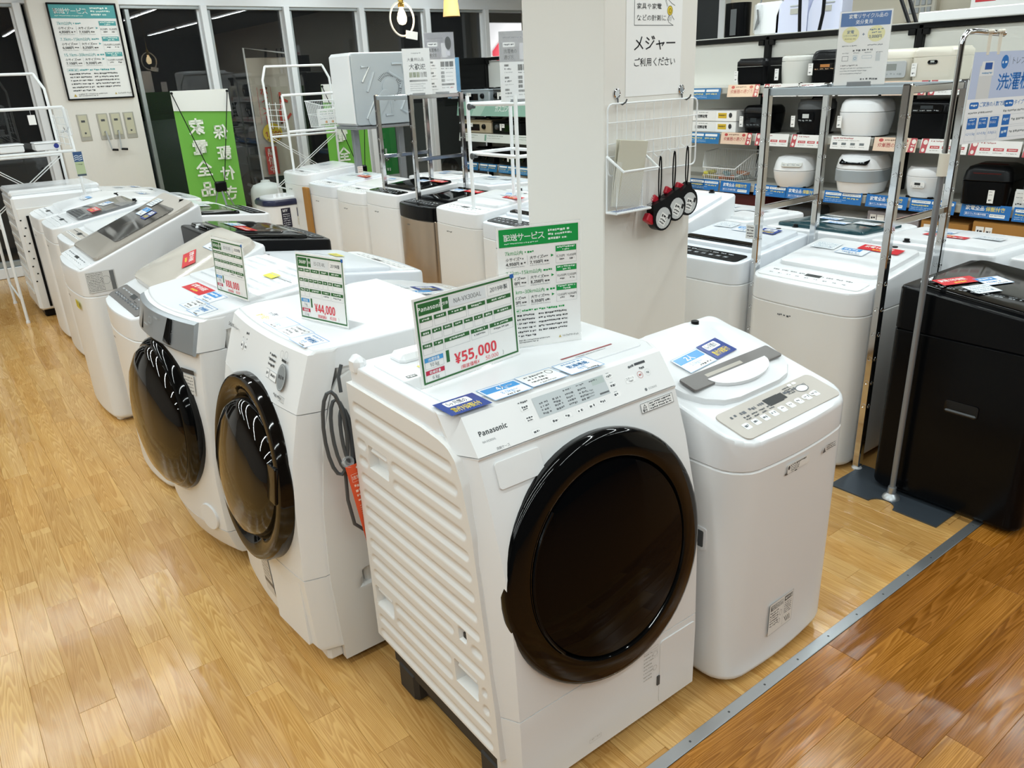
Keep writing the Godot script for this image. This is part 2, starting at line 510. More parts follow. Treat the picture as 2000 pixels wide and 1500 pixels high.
func ceiling_tube(at: Vector3, turn: float, length: float, glow: Material, label: String) -> void:
	var o := thing("ceiling_light", label, "ceiling light", at, turn, "linear ceiling lights")
	var m := M.new()
	m.box(Vector3(0, 0.045, 0), Vector3(length, 0.05, 0.07), 0.008)
	part(o, "housing", m, mat("lamp_housing", "e9e9e9", 0.5))
	m = M.new()
	m.box(Vector3(0, 0.012, 0), Vector3(length - 0.02, 0.018, 0.05), 0.006)
	part(o, "diffuser", m, glow)
	var l := AreaLight3D.new()
	l.name = "tube_light"
	l.area_size = Vector2(length - 0.04, 0.05)
	l.position = at + Vector3(0, -0.002, 0)
	l.rotation = Vector3(-PI / 2, turn, 0)
	l.light_energy = 2.4
	l.light_color = Color("edf7f6")
	l.area_range = 20.0
	l.area_attenuation = 2.0
	l.shadow_enabled = true
	add_child(l)

# ---------------------------------------------------------------- materials and naming
var mats := {}
var used := {}

func mat(key: String, hex := "", rough := 0.5, metal := 0.0, spec := 0.5) -> StandardMaterial3D:
	if not mats.has(key):
		var m := StandardMaterial3D.new()
		m.resource_name = key
		m.albedo_color = Color(hex)
		m.roughness = rough
		m.metallic = metal
		m.metallic_specular = spec
		mats[key] = m
	return mats[key]

func numbered(called: String) -> String:
	var n: int = used.get(called, 0)
	used[called] = n + 1
	return called if n == 0 else "%s_%03d" % [called, n]

func thing(called: String, label: String, category: String, at := Vector3.ZERO, turn := 0.0, group := "") -> Node3D:
	var o := Node3D.new()
	o.name = numbered(called)
	o.position = at
	o.rotation.y = turn
	o.set_meta("label", label)
	o.set_meta("category", category)
	if group:
		o.set_meta("group", group)
	add_child(o)
	return o

func part(parent: Node, called: String, m: M, material: Material, smooth := 38.0, label := "") -> MeshInstance3D:
	var o := MeshInstance3D.new()
	o.name = called
	o.mesh = m.mesh(smooth)
	o.material_override = material
	if label:
		o.set_meta("label", label)
	parent.add_child(o, true)
	return o

func struct(called: String, m: M, material: Material, label: String, category := "", smooth := 38.0) -> MeshInstance3D:
	var o := part(self, numbered(called), m, material, smooth)
	o.set_meta("kind", "structure")
	o.set_meta("label", label)
	if category:
		o.set_meta("category", category)
	return o

func struct_root(called: String, label: String) -> Node3D:
	var o := Node3D.new()
	o.name = numbered(called)
	o.set_meta("kind", "structure")
	o.set_meta("label", label)
	add_child(o)
	return o

func copy(o: Node3D, label: String, at: Vector3, turn: float) -> Node3D:
	var n: Node3D = o.duplicate()
	n.name = numbered(String(o.name).rstrip("_0123456789"))
	n.position = at
	n.rotation.y = turn
	n.set_meta("label", label)
	add_child(n)
	return n

func sheet(o: Vector3, xdir: Vector3, ydown: Vector3) -> Transform3D:
	var x := xdir.normalized()
	var y := -ydown.normalized()
	return Transform3D(Basis(x, y, x.cross(y)), o)

func lie(x: float, y: float, z: float, turn := 0.0, slope := 0.0) -> Transform3D:      # a sheet lying face up, its top left corner at x, y, z, its lower edge towards +z before turning
	var b := Basis(Vector3.UP, turn) * Basis(Vector3.RIGHT, slope)
	return sheet(Vector3(x, y, z), b * Vector3.RIGHT, b * Vector3.BACK)

func vmat(key: String, rough := 0.45) -> StandardMaterial3D:
	if not mats.has(key):
		var m := mat(key, "ffffff", rough)
		m.vertex_color_use_as_albedo = true
	return mats[key]

func noise(seed_: int, freq: float, oct := 3) -> FastNoiseLite:
	var n := FastNoiseLite.new()
	n.seed = seed_
	n.noise_type = FastNoiseLite.TYPE_SIMPLEX_SMOOTH
	n.frequency = freq
	n.fractal_octaves = oct
	return n

func wood(seed_: int, light: Color, dark: Color, rings: float, streak: float) -> ImageTexture:
	var w := 512
	var h := 1024
	var im := Image.create(w, h, false, Image.FORMAT_RGB8)
	var big := noise(seed_, 0.006, 2)
	var fine := noise(seed_ + 1, 0.09, 2)
	var tone := noise(seed_ + 2, 0.004, 2)
	for y in h:
		for x in w:
			var g := big.get_noise_2d(x * 1.5, y * 0.12) * rings
			var r := g - floorf(g)
			r = smoothstep(0.0, 0.75, r) * (1.0 - smoothstep(0.86, 1.0, r))
			var f := fine.get_noise_2d(x * 3.2, y * 0.09) * 0.5 + 0.5
			var k := clampf((1.0 - r) * 0.0 + r * 0.62 * (0.55 + 0.6 * f) + f * streak + tone.get_noise_2d(x, y * 0.3) * 0.35, 0.0, 1.0)
			im.set_pixel(x, y, light.lerp(dark, k))
	return ImageTexture.create_from_image(im)

func bump(freq: float, size: int, seed_: int, stretch := 1.0) -> ImageTexture:
	var im := Image.create(size, size, false, Image.FORMAT_RGB8)
	var n := noise(seed_, freq, 3)
	for y in size:
		for x in size:
			var a := TAU * x / size
			var b := TAU * y / size
			var k := size / TAU
			var g := n.get_noise_3d(cos(a) * k, sin(a) * k, cos(b) * k * stretch + 31.0) * 0.5 + n.get_noise_3d(sin(b) * k * stretch, cos(a) * k, sin(a) * k) * 0.5
			var v := clampf(0.5 + g, 0.0, 1.0)
			im.set_pixel(x, y, Color(v, v, v))
	return ImageTexture.create_from_image(im)

func make_materials() -> void:
	mat("white_shell", "eceef0", 0.22)
	mat("white_front", "edeeee", 0.3)
	mat("white_side", "e7e6e3", 0.36)
	mat("cool_shell", "e4e9ef", 0.22)
	mat("black_gloss", "08090a", 0.06, 0.0, 0.42)
	mat("black_plastic", "0b0c0e", 0.32, 0.0, 0.3)
	mat("black_satin", "08090b", 0.2, 0.0, 0.26)
	mat("dark_base", "2e2c2a", 0.6)
	mat("brown_gloss", "0f0c0a", 0.07, 0.0, 0.42)
	mat("smoke_glass", "050608", 0.03, 0.0, 0.27)
	mat("brown_dome", "0c0907", 0.04, 0.0, 0.62)
	mat("greige_lid", "cdc6bb", 0.1)
	mat("silver", "a9afb4", 0.28, 0.55)
	mat("grey_panel", "b9bdbf", 0.35)
	mat("taupe_panel", "c2bbb2", 0.3)
	mat("taupe_lid", "a39c92", 0.16)
	mat("dark_strip", "6b6764", 0.35)
	mat("chrome", "d6d8da", 0.09, 1.0)
	mat("aluminium", "c3c8cc", 0.34, 0.85)
	mat("steel_sheet", "57616b", 0.4, 0.6)
	mat("grey_pole", "8b8f93", 0.35, 0.5)
	mat("stainless", "b3a595", 0.25, 0.85)
	mat("white_wire", "eef1f2", 0.35)
	mat("galvanised", "aab4bb", 0.42, 0.35)
	mat("black_steel", "0b0c0c", 0.45, 0.0, 0.3)
	mat("shelf_white", "dcdcd6", 0.45)
	mat("shelf_grey", "b4b3ab", 0.5)
	mat("paper", "f4f4f2", 0.6)
	mat("cream_plastic", "ded9cb", 0.4)
	mat("beige_metal", "b7a98f", 0.45)
	mat("orange_tag", "e2552b", 0.5)
	mat("cable_grey", "4a4d4f", 0.55)
	mat("wood_cover", "b79a6c", 0.5)
	mat("cork", "a8743c", 0.6)
	mat("envelope", "cbc7b6", 0.75)
	mat("carton", "a9793a", 0.8)
	mat("lilac_panel", "d3d8ee", 0.3)
	mat("dark_red", "4f1216", 0.4)
	mat("green_film", "1f8f3c", 0.5)
	mat("teal_film", "4ba4a4", 0.5)
	mat("red_plastic", "b5122a", 0.35)
	mat("navy_plastic", "1b2140", 0.3)
	mat("brass", "c9a552", 0.25, 0.9)
	mat("lid_gloss_teal", "23464d", 0.08)
	mat("frame_white", "e8ebee", 0.4)
	mat("frame_alu", "a7aeb0", 0.4, 0.5)
	mat("wall_paper_white", "e9e6df", 0.85)
	mat("grey_plate", "b5b3a9", 0.4, 0.3)
	mat("cloth_beige", "b8b1a2", 0.9)
	vmat("print", 0.45)
	vmat("print_gloss", 0.22)
	var st: StandardMaterial3D = mats["stainless"]
	st.anisotropy_enabled = false
	var rib := bump(0.04, 256, 5, 0.25)
	var wp: StandardMaterial3D = mats["wall_paper_white"]
	wp.heightmap_enabled = true
	wp.heightmap_texture = rib
	wp.heightmap_scale = 0.05
	wp.uv1_triplanar = true
	wp.uv1_world_triplanar = true
	wp.uv1_scale = Vector3(1.6, 6.0, 1.6)
	for g in [["pane", 0.008, 0.0], ["acrylic", 0.06, 0.03], ["clear_bag", 0.18, 0.15]]:
		var m := mat(g[0], "f4f8fa", g[2])
		m.transparency = BaseMaterial3D.TRANSPARENCY_ALPHA
		m.albedo_color = Color(0.95, 0.97, 0.98, g[1])
	var lg := mat("smoked_lid", "30343a", 0.06)
	lg.transparency = BaseMaterial3D.TRANSPARENCY_ALPHA
	lg.albedo_color = Color(0.16, 0.17, 0.18, 0.55)
	var wave := bump(0.018, 256, 9)
	var oak := wood(11, Color("dfb676"), Color("b98a4c"), 8.0, 0.4)
	var teak := wood(23, Color("cb9248"), Color("8b5a1c"), 7.0, 0.5)
	for q in [["oak", oak, ["ffffff", "f7f3ec", "fffaf0", "f0e8dc"]], ["teak", teak, ["ffffff", "e8dccd", "fff4e4", "d6c6b4"]]]:
		for i in 4:
			var m := mat("%s_%d" % [q[0], i], q[2][i], 0.24)
			m.albedo_texture = q[1]
			m.heightmap_enabled = true
			m.heightmap_texture = wave
			m.heightmap_scale = 0.16
			m.roughness = 0.17


# ---------------------------------------------------------------- the setting
func plank_mesh(w: float, l: float, u0: float, v0: float, du: float, dv: float) -> ArrayMesh:      # long along z, top at y = 0, edges eased
	var v := PackedVector3Array()
	var n := PackedVector3Array()
	var t := PackedVector2Array()
	var e := 0.0008
	var hw := w * 0.5 - 0.0002
	var hl := l * 0.5 - 0.0002
	var top := [Vector3(-hw + e, 0, -hl + e), Vector3(hw - e, 0, -hl + e), Vector3(hw - e, 0, hl - e), Vector3(-hw + e, 0, hl - e)]
	var low := [Vector3(-hw, -e, -hl), Vector3(hw, -e, -hl), Vector3(hw, -e, hl), Vector3(-hw, -e, hl)]
	var bot := [Vector3(-hw, -0.004, -hl), Vector3(hw, -0.004, -hl), Vector3(hw, -0.004, hl), Vector3(-hw, -0.004, hl)]
	var quads := [[top[0], top[1], top[2], top[3]]]
	for i in 4:
		var j := (i + 1) % 4
		quads.append([top[i], low[i], low[j], top[j]])
		quads.append([low[i], bot[i], bot[j], low[j]])
	for q in quads:
		var nn: Vector3 = (q[1] - q[0]).cross(q[2] - q[0]).normalized()
		var idx := [0, 1, 2, 0, 2, 3]
		if nn.dot((q[0] + q[2]) * 0.5 - Vector3(0, -0.02, 0)) < 0:
			nn = -nn
			idx = [0, 2, 1, 0, 3, 2]
		# clockwise front
		for k in [idx[0], idx[2], idx[1], idx[3], idx[5], idx[4]]:
			var p: Vector3 = q[k]
			v.append(p)
			n.append(nn)
			t.append(Vector2(u0 + (p.x / w + 0.5) * du, v0 + (p.z / l + 0.5) * dv))
	var arr := []
	arr.resize(Mesh.ARRAY_MAX)
	arr[Mesh.ARRAY_VERTEX] = v
	arr[Mesh.ARRAY_NORMAL] = n
	arr[Mesh.ARRAY_TEX_UV] = t
	var am := ArrayMesh.new()
	am.add_surface_from_arrays(Mesh.PRIMITIVE_TRIANGLES, arr)
	return am

func build_floor() -> void:
	var rng := RandomNumberGenerator.new()
	rng.seed = 7
	var slab := M.new()
	slab.box(Vector3(1.5, -0.054, -5.1), Vector3(12.4, 0.1, 8.2))
	var oak := struct("floor", slab, mats["oak_3"], "light oak plank floor under the rows of washing machines")
	var variants := []
	for i in 9:
		variants.append(plank_mesh(0.1, 0.62, rng.randf(), rng.randf(), 0.25, 0.5))
	var w := 0.1
	var l := 0.62
	for ix in range(-12, 30):
		var x := ix * w + 0.05
		var off := fposmod(ix * 0.217, l)
		for iz in range(-16, 2):
			var z := iz * l + off
			var z0 := maxf(z - l / 2, -9.05)
			var z1 := minf(z + l / 2, -1.0085)
			if z1 - z0 < 0.05:
				continue
			var left := -0.2 - (-z - 2.1) * 0.0
			if z < -2.5:
				left = -0.3 + (-z - 2.5) * 0.07
			var seen := (x > left - 0.12 and x < 0.86) or (x > 0.8 and x < 1.55 and z > -1.75) or (x > 1.5 and x < 3.0 and z > -1.95)
			if not seen:
				continue
			var o := MeshInstance3D.new()
			o.name = "plank"
			o.mesh = variants[rng.randi() % 9] if z1 - z0 > l - 0.001 else plank_mesh(w, z1 - z0, rng.randf(), rng.randf(), 0.25, 0.5 * (z1 - z0) / l)
			o.material_override = mats["oak_%d" % [0, 0, 1, 2, 2, 3][rng.randi() % 6]]
			o.position = Vector3(x, 0, (z0 + z1) / 2)
			oak.add_child(o, true)
	var slab2 := M.new()
	slab2.box(Vector3(1.5, -0.0545, 1.9), Vector3(12.4, 0.1, 5.74))
	var teak := struct("floor", slab2, mats["teak_1"], "darker reddish brown plank floor in front of the metal strip")
	variants = []
	for i in 9:
		variants.append(plank_mesh(0.0975, 0.9, rng.randf(), rng.randf(), 0.22, 0.7))
	for row in 9:
		var z := -0.974 + 0.04875 + row * 0.0975
		var start: float = [0.07, 0.3, -0.15, 0.77, -0.01, 0.42, 0.2, 0.6, 0.1][row]
		for k in 6:
			var x: float = start + k * 0.9 - 0.45
			if x < 0.2 or x > 4.3:
				continue
			var o := MeshInstance3D.new()
			o.name = "plank"
			o.mesh = variants[rng.randi() % 9]
			o.material_override = mats["teak_%d" % (rng.randi() % 4)]
			o.rotation.y = PI / 2
			o.position = Vector3(x, 0, z)
			teak.add_child(o, true)
	var strip := M.new()
	strip.box(Vector3(1.7, 0.0015, -0.991), Vector3(9.0, 0.003, 0.034), 0.0012)
	var tr := struct("trim_1", strip, mats["aluminium"], "aluminium threshold strip between the light and the dark floor")
	for i in 16:
		var s := M.new()
		s.xf = Transform3D(Basis(), Vector3(0.62 + i * 0.16, 0.003, -0.991))
		s.lathe([[0.0, 0.0], [0.0035, 0.0], [0.003, 0.0006], [0.0, 0.0008]], 10)
		part(tr, "screw", s, mats["cable_grey"])

func build_room() -> void:
	var white := mat("wall_white", "e9e8e4", 0.8)
	var ceil_m := mat("ceiling_grey", "56585a", 0.85)
	var m := M.new()
	m.box(Vector3(1.5, 3.05, -2.1), Vector3(12.4, 0.1, 14.4))
	struct("ceiling", m, ceil_m, "grey ceiling above the shop")
	m = M.new()
	m.box(Vector3(-4.65, 1.45, -2.1), Vector3(0.1, 3.1, 14.4))
	struct("wall_left", m, mat("wall_grey", "8d8a86", 0.8), "grey wall on the left of the shop")
	m = M.new()
	m.box(Vector3(1.5, 1.45, 4.75), Vector3(12.4, 3.1, 0.1))
	struct("wall_front", m, mat("wall_dark", "3a3633", 0.7), "dark wall behind the photographer")
	var cream := mat("wall_cream", "e6dfcd", 0.75)
	m = M.new()
	m.box(Vector3(7.35, 1.45, -2.1), Vector3(0.1, 3.1, 14.4))
	struct("wall_right", m, cream, "cream wall behind the appliance shelves")
	# window wall: header, kick, pillar with the poster, then the glazing
	m = M.new()
	m.box(Vector3(1.5, 2.74, -9.15), Vector3(12.4, 0.53, 0.14), 0.004)
	m.box(Vector3(1.5, 0.05, -9.15), Vector3(12.4, 0.1, 0.16), 0.004)
	m.box(Vector3(-3.6, 1.3, -9.15), Vector3(2.2, 2.4, 0.14))
	struct("wall_back", m, mats["frame_white"], "white header and kick plate of the shop window wall")
	m = M.new()
	m.box(Vector3(1.672, 1.5, -9.1), Vector3(0.79, 3.0, 0.26), 0.006)
	struct("wall_pier", m, mats["wall_paper_white"], "white wall pier carrying the framed delivery poster")
	var edges := [-2.5, -1.6, -0.7, 0.2, 1.2]
	var right := [2.1, 2.905, 3.81, 4.735, 5.64, 6.54, 7.3]
	var n := 0
	for list in [edges, right]:
		for i in list.size() - 1:
			var x0: float = list[i]
			var x1: float = list[i + 1]
			var w := struct_root("window_%d" % (n + 1), "tall fixed shop window pane, number %d from the left, dark night outside" % (n + 1))
			n += 1
			m = M.new()
			m.box(Vector3(x1, 1.29, -9.1), Vector3(0.066, 2.38, 0.1), 0.004)
			m.box(Vector3(x1 + 0.0, 1.29, -9.15), Vector3(0.1, 2.38, 0.02), 0.002)
			part(w, "window_frame", m, mats["frame_white"])
			m = M.new()
			m.box(Vector3((x0 + x1) / 2, 0.13, -9.13), Vector3(x1 - x0, 0.05, 0.06), 0.003)
			m.box(Vector3((x0 + x1) / 2, 2.46, -9.13), Vector3(x1 - x0, 0.03, 0.06), 0.003)
			m.box(Vector3(x0 + 0.06, 1.29, -9.14), Vector3(0.04, 2.3, 0.05), 0.003)
			part(w, "sash", m, mats["frame_alu"])
			m = M.new()
			m.box(Vector3((x0 + x1) / 2, 1.29, -9.15), Vector3(x1 - x0 - 0.05, 2.34, 0.006))
			part(w, "pane", m, mats["pane"])
	# the near pillar, papered
	m = M.new()
	m.box(Vector3(2.338, 1.5, -2.425), Vector3(0.496, 3.0, 0.47), 0.004)
	struct("wall_pillar", m, mats["wall_paper_white"], "square white papered pillar in the middle of the shop")
	# opening in the far right wall
	m = M.new()
	m.box(Vector3(7.28, 1.5, -6.75), Vector3(0.05, 2.3, 1.9))
	var d := struct("door_1", m, mat("door_dark", "1d2224", 0.5), "dark doorway in the cream wall above the shelves")
	m = M.new()
	for z in [-5.78, -7.72]:
		m.box(Vector3(7.25, 1.5, z), Vector3(0.1, 2.4, 0.08), 0.004)
	m.box(Vector3(7.25, 2.68, -6.75), Vector3(0.1, 0.08, 2.02), 0.004)
	part(d, "door_frame", m, mats["frame_white"])

func build_outside() -> void:
	var m := M.new()
	m.box(Vector3(2, -0.3, -24), Vector3(60, 0.1, 29.5))
	struct("ground", m, mat("asphalt", "1b1d1f", 0.85), "dark asphalt car park outside the shop window")
	m = M.new()
	for i in 9:
		m.box(Vector3(-6.0 + i * 2.5, -0.245, -13.5), Vector3(0.12, 0.008, 4.6))
	var o := struct("road_marking", m, mat("lane_blue", "2b5f8f", 0.7), "pale blue parking bay lines on the car park")
	o.set_meta("kind", "structure")
	build_car("car", "pale grey car parked outside the window, front wheel in view", Vector3(8.2, -0.25, -13.2), 0.55, "a9b3ad")
	build_car("car", "dark van with pale windows parked outside behind the green banner", Vector3(3.9, -0.25, -14.6), -0.25, "39444a")
	# beige flag
	var f := thing("promotion_flag", "beige promotion flag with red lettering standing outside the window", "flag", Vector3(3.8, -0.25, -9.85), 0.0)
	m = M.new()
	m.tube([Vector3(-0.26, 0, 0), Vector3(-0.26, 2.35, 0), Vector3(0.3, 2.28, 0)], 0.011, 8)
	part(f, "flag_pole", m, mats["white_wire"])
	m = M.new()
	var rings := []
	for k in 13:
		var y := 2.24 - k * 0.115
		var ring := PackedVector3Array()
		for s in 9:
			ring.append(Vector3(-0.25 + s * 0.066, y, sin(s * 0.9 + k * 0.3) * 0.02))
		for s in 9:
			ring.append(Vector3(-0.25 + (8 - s) * 0.066, y, sin((8 - s) * 0.9 + k * 0.3) * 0.02 - 0.002))
		rings.append(ring)
	m.loft(rings)
	part(f, "flag_cloth", m, mats["cloth_beige"])
	m = M.new()
	var p := P.new(self, m, sheet(Vector3(-0.25, 2.24, 0.026), Vector3.RIGHT, Vector3.DOWN))
	p.txt("ポ", 110, 330, 90, "c0392f", 0.14)
	p.txt("イ", 110, 440, 90, "c0392f", 0.14)
	p.txt("ン", 110, 550, 90, "c0392f", 0.14)
	p.txt("ト", 110, 660, 90, "c0392f", 0.14)
	p.rect(70, 330, 4, 420, "c0392f")
	p.rect(240, 330, 4, 420, "c0392f")
	p.txt("ト", 290, 400, 170, "c0392f", 0.17)
	p.txt("レ", 290, 590, 170, "c0392f", 0.17)
	p.disc(190, 860, 125, 115, "d9bd28")
	p.txt("MAX", 140, 790, 34, "8a5a1c", 0.12)
	p.txt("1,500", 90, 835, 74, "a3372a", 0.12)
	p.dashes(110, 920, 170, 34, "8a5a1c")
	p.rect(60, 1020, 150, 330, "c0392f")
	p.txt("開", 85, 1040, 90, "e8e2d6", 0.1)
	p.txt("催", 85, 1140, 90, "e8e2d6", 0.1)
	p.txt("中", 85, 1240, 90, "e8e2d6", 0.1)
	part(f, "lettering", m, mats["print"], 0)
	# green flag
	f = thing("shop_flag", "bright green shop flag outside the window with a white foot", "flag", Vector3(5.25, -0.25, -9.9), 0.0)
	m = M.new()
	m.slab(0.5, 1.5, 0.01, 0.004, 0.0)
	m.xf = Transform3D(Basis(), Vector3(0, 0, 0))
	for i in m.v.size():
		m.v[i] += Vector3(0, 1.25, sin(m.v[i].x * 14.0) * 0.02)
	part(f, "flag_cloth", m, mats["green_film"])
	m = M.new()
	m.tube([Vector3(-0.26, 0, 0), Vector3(-0.26, 2.1, 0), Vector3(0.26, 2.05, 0)], 0.011, 8)
	part(f, "flag_pole", m, mats["grey_pole"])
	m = M.new()
	p = P.new(self, m, sheet(Vector3(-0.25, 2.0, 0.03), Vector3.RIGHT, Vector3.DOWN))
	p.rect(0, 1290, 500, 210, "c9cfc8")
	p.txt("トレファクマーケット", 70, 1370, 36, "1d2a22", 0.12)
	p.poly([Vector2(30, 1410), Vector2(45, 1355), Vector2(62, 1410)], "b56a3a", 2)
	p.txt("ル", 210, 940, 170, "d8e6da", 0.15)
	p.dashes(60, 1190, 300, 50, "cfe2d2")
	part(f, "lettering", m, mats["print"], 0)
	# sign of a car dealer across the road: red emblem on a white lit board
	var s := thing("dealer_sign", "white lit dealer sign with a red angular emblem far outside", "sign", Vector3(16.2, 2.2, -21.0), 0.0)
	m = M.new()
	m.box(Vector3.ZERO, Vector3(2.3, 2.0, 0.25), 0.02)
	m.box(Vector3(0, -1.9, 0), Vector3(0.3, 2.2, 0.2), 0.02)
	var lit := mat("lit_sign_white", "f4f4f4", 0.5)
	lit.emission_enabled = true
	lit.emission = Color("f4f6f8")
	lit.emission_energy_multiplier = 0.7
	part(s, "board", m, lit)
	var red := mat("lit_sign_red", "d3163a", 0.5)
	red.emission_enabled = true
	red.emission = Color("d3163a")
	red.emission_energy_multiplier = 0.8
	m = M.new()
	for k in 2:
		var ox := -0.56 + k * 1.13
		var z := 0.13
		var up := PackedVector2Array([Vector2(ox - 0.42, 0.2), Vector2(ox, 0.6), Vector2(ox + 0.42, 0.35), Vector2(ox + 0.3, 0.2), Vector2(ox + 0.05, 0.32), Vector2(ox - 0.1, 0.18), Vector2(ox + 0.36, -0.22), Vector2(ox + 0.12, -0.4), Vector2(ox - 0.42, 0.08)])
		m.prism(up, z, z + 0.02)
		var dn := PackedVector2Array([Vector2(ox + 0.42, -0.3), Vector2(ox, -0.7), Vector2(ox - 0.42, -0.45), Vector2(ox - 0.3, -0.3), Vector2(ox - 0.05, -0.42), Vector2(ox + 0.1, -0.3), Vector2(ox + 0.3, -0.2)])
		m.prism(dn, z, z + 0.02)
	part(s, "emblem", m, red, 0)
	var l := OmniLight3D.new()
	l.name = "dealer_sign_light"
	l.position = Vector3(16.2, 2.2, -20.6)
	l.light_energy = 3.0
	l.shadow_enabled = true
	l.omni_range = 60
	l.light_size = 0.6
	add_child(l)

func build_car(called: String, label: String, at: Vector3, turn: float, hex: String) -> void:
	var o := thing(called, label, "car", at, turn, "cars parked outside")
	var side := [[-1.7, 0.35], [-1.72, 0.8], [-1.62, 1.05], [-1.3, 1.55], [0.5, 1.6], [1.0, 1.1], [1.6, 0.95], [1.72, 0.7], [1.7, 0.35]]
	var rings := []
	for q in [[-0.72, 0.93], [-0.8, 0.99], [-0.74, 1.0], [0.74, 1.0], [0.8, 0.99], [0.72, 0.93]]:
		var ring := PackedVector3Array()
		for s in side:
			var inset: float = 0.12 * maxf(0.0, s[1] - 1.0) / 0.6
			ring.append(Vector3(s[0] * q[1], 0.3 + (s[1] - 0.3) * q[1], q[0] * (1.0 - inset)))
		rings.append(ring)
	var m := M.new()
	m.loft(rings)
	part(o, "body", m, mat("paint_" + hex, hex, 0.25, 0.3), 30)
	for sg in [-1.0, 1.0]:
		m = M.new()
		m.xf = Transform3D(Basis(Vector3.RIGHT, 0.12 * -sg), Vector3(0, 0, sg * 0.765))
		for w in [[-1.15, -0.45], [-0.38, 0.35]]:
			m.box(Vector3((w[0] + w[1]) / 2, 1.27, 0), Vector3(w[1] - w[0], 0.36, 0.03), 0.01)
		part(o, "side_window", m, mat("car_glass", "6f7a70", 0.05))
		for x in [-1.05, 1.1]:
			m = M.new()
			m.xf = Transform3D(Basis(Vector3.RIGHT, PI / 2), Vector3(x, 0.3, sg * 0.72))
			m.lathe([[0.0, -0.09], [0.3, -0.09], [0.31, -0.05], [0.31, 0.05], [0.3, 0.09], [0.0, 0.09]], 24)
			var wheel := part(o, "wheel", m, mat("tyre", "0c0c0d", 0.8))
			m = M.new()
			m.xf = Transform3D(Basis(Vector3.RIGHT, PI / 2), Vector3(x, 0.3, sg * 0.82))
			m.lathe([[0.0, -0.02], [0.05, -0.02], [0.05, 0.02], [0.0, 0.02]], 12)
			for k in 7:
				m.xf = Transform3D(Basis(Vector3.BACK, TAU * k / 7), Vector3(x, 0.3, sg * 0.82))
				m.box(Vector3(0.12, 0, 0), Vector3(0.16, 0.05, 0.03), 0.008)
			part(wheel, "rim", m, mats["silver"])

# ---------------------------------------------------------------- stickers that the shop has laid on the machines
func sticker(parent: Node, kind: String, f: Transform3D, w := 0.0, h := 0.0) -> void:
	var m := M.new()
	if kind in ["navy", "people4", "note", "dry"]:
		f.basis.x *= 0.7
		f.basis.y *= 1.25 if kind == "navy" else 0.94
	var p := P.new(self, m, f)
	match kind:
		"navy":
			p.rect(0, 0, 148, 62, "1d3f8f")
			p.pill(26, 6, 92, 22, 5, "f2f3f5", 1.6)
			p.txt("6ヶ月間の", 32, 9, 15, "26365c", 0.1)
			p.txt("動作保証付", 24, 34, 19, "efd84a", 0.11)
		"people4":
			p.rect(0, 0, 150, 80, "f3f6f8")
			p.frame(0, 0, 150, 80, 3, "86b4e0")
			p.rect(8, 8, 134, 30, "2f97dd", 1.6)
			p.txt("4人〜", 58, 11, 23, "f4f8fb", 0.13)
			p.txt("8.0kg〜", 50, 44, 17, "4b95d6", 0.1)
			p.dashes(58, 66, 50, 7, "3c3c3c")
		"people2":
			p.rect(0, 0, 128, 74, "f3f6f8")
			p.frame(0, 0, 128, 74, 2, "86b4e0")
			p.rect(5, 5, 118, 30, "2f97dd", 1.6)
			p.txt("2人", 44, 9, 22, "f4f8fb", 0.13)
			p.txt("5.0kg〜", 34, 40, 14, "4b95d6", 0.1)
			p.dashes(60, 60, 52, 7, "3c3c3c")
		"dry":
			p.rect(0, 0, 150, 80, "f3f6f8")
			p.frame(0, 0, 150, 80, 3, "86b4e0")
			p.dashes(30, 9, 96, 9, "7fa6cf")
			p.txt("乾燥機能", 34, 24, 21, "3f8fd0", 0.12)
			p.txt("付き", 56, 49, 17, "3f8fd0", 0.11)
			p.dashes(78, 69, 50, 7, "3c3c3c")
		"note":
			p.rect(0, 0, 150, 78, "f3f4f4")
			p.frame(0, 0, 150, 78, 2.4, "86b4e0")
			for k in 3:
				p.dashes(22, 14 + k * 17, 84 - k * 8, 9, "4a4a4a")
			p.ring(124, 22, 13, 13, 3, "7b7b7b")
			p.dashes(40, 64, 70, 6, "8a8a8a")
		"red":
			p.rect(0, 0, 190, 62, "d6202c")
			p.txt("家電1年保証", 16, 9, 22, "fbf3f0", 0.12)
			p.dashes(66, 40, 66, 13, "f0c93c")
		"blue":
			p.rect(0, 0, 130, 76, "f2f5f8")
			p.frame(0, 0, 130, 76, 2, "86b4e0")
			p.rect(5, 5, 90, 28, "3a8fd6", 1.6)
			p.dashes(14, 12, 70, 14, "e8f1f8", 2.2)
			p.dashes(20, 44, 80, 11, "5b93c9")
			p.dashes(50, 62, 60, 6, "555555")
		"plain":
			p.rect(0, 0, 118, 78, "eef3f6")
			p.frame(0, 0, 118, 78, 1.4, "9db0bd")
			for k in 4:
				p.dashes(10, 12 + k * 15, 96, 7, "8aa0b2")
			p.txt("P", 84, 50, 16, "3c5a86", 0.12)
		"yellow":
			p.rect(0, 0, 92, 42, "efe13a")
			for k in 3:
				p.dashes(6, 6 + k * 11, 78, 5, "7a7433")
		"notice":
			p.rect(0, 0, w, h, "f3f3f2")
			var y := 5.0
			while y < h - 6:
				p.dashes(5, y, w - 10, 3.4, "8f9498")
				y += 7.0
		"spec":
			p.rect(0, 0, w, h, "d6d6d3")
			p.frame(0, 0, w, h, 1.0, "8d8d8a")
			var y := 5.0
			while y < h - 7:
				p.dashes(4, y, w * 0.55, 4, "6d6d6b")
				y += 8.0
			p.rect(w * 0.82, 3, w * 0.15, h - 6, "6c6f70", 1.6)
			p.ring(w * 0.66, h * 0.45, h * 0.2, h * 0.2, 1.4, "777777")
	part(parent, "sticker", m, mats["print_gloss"], 0)


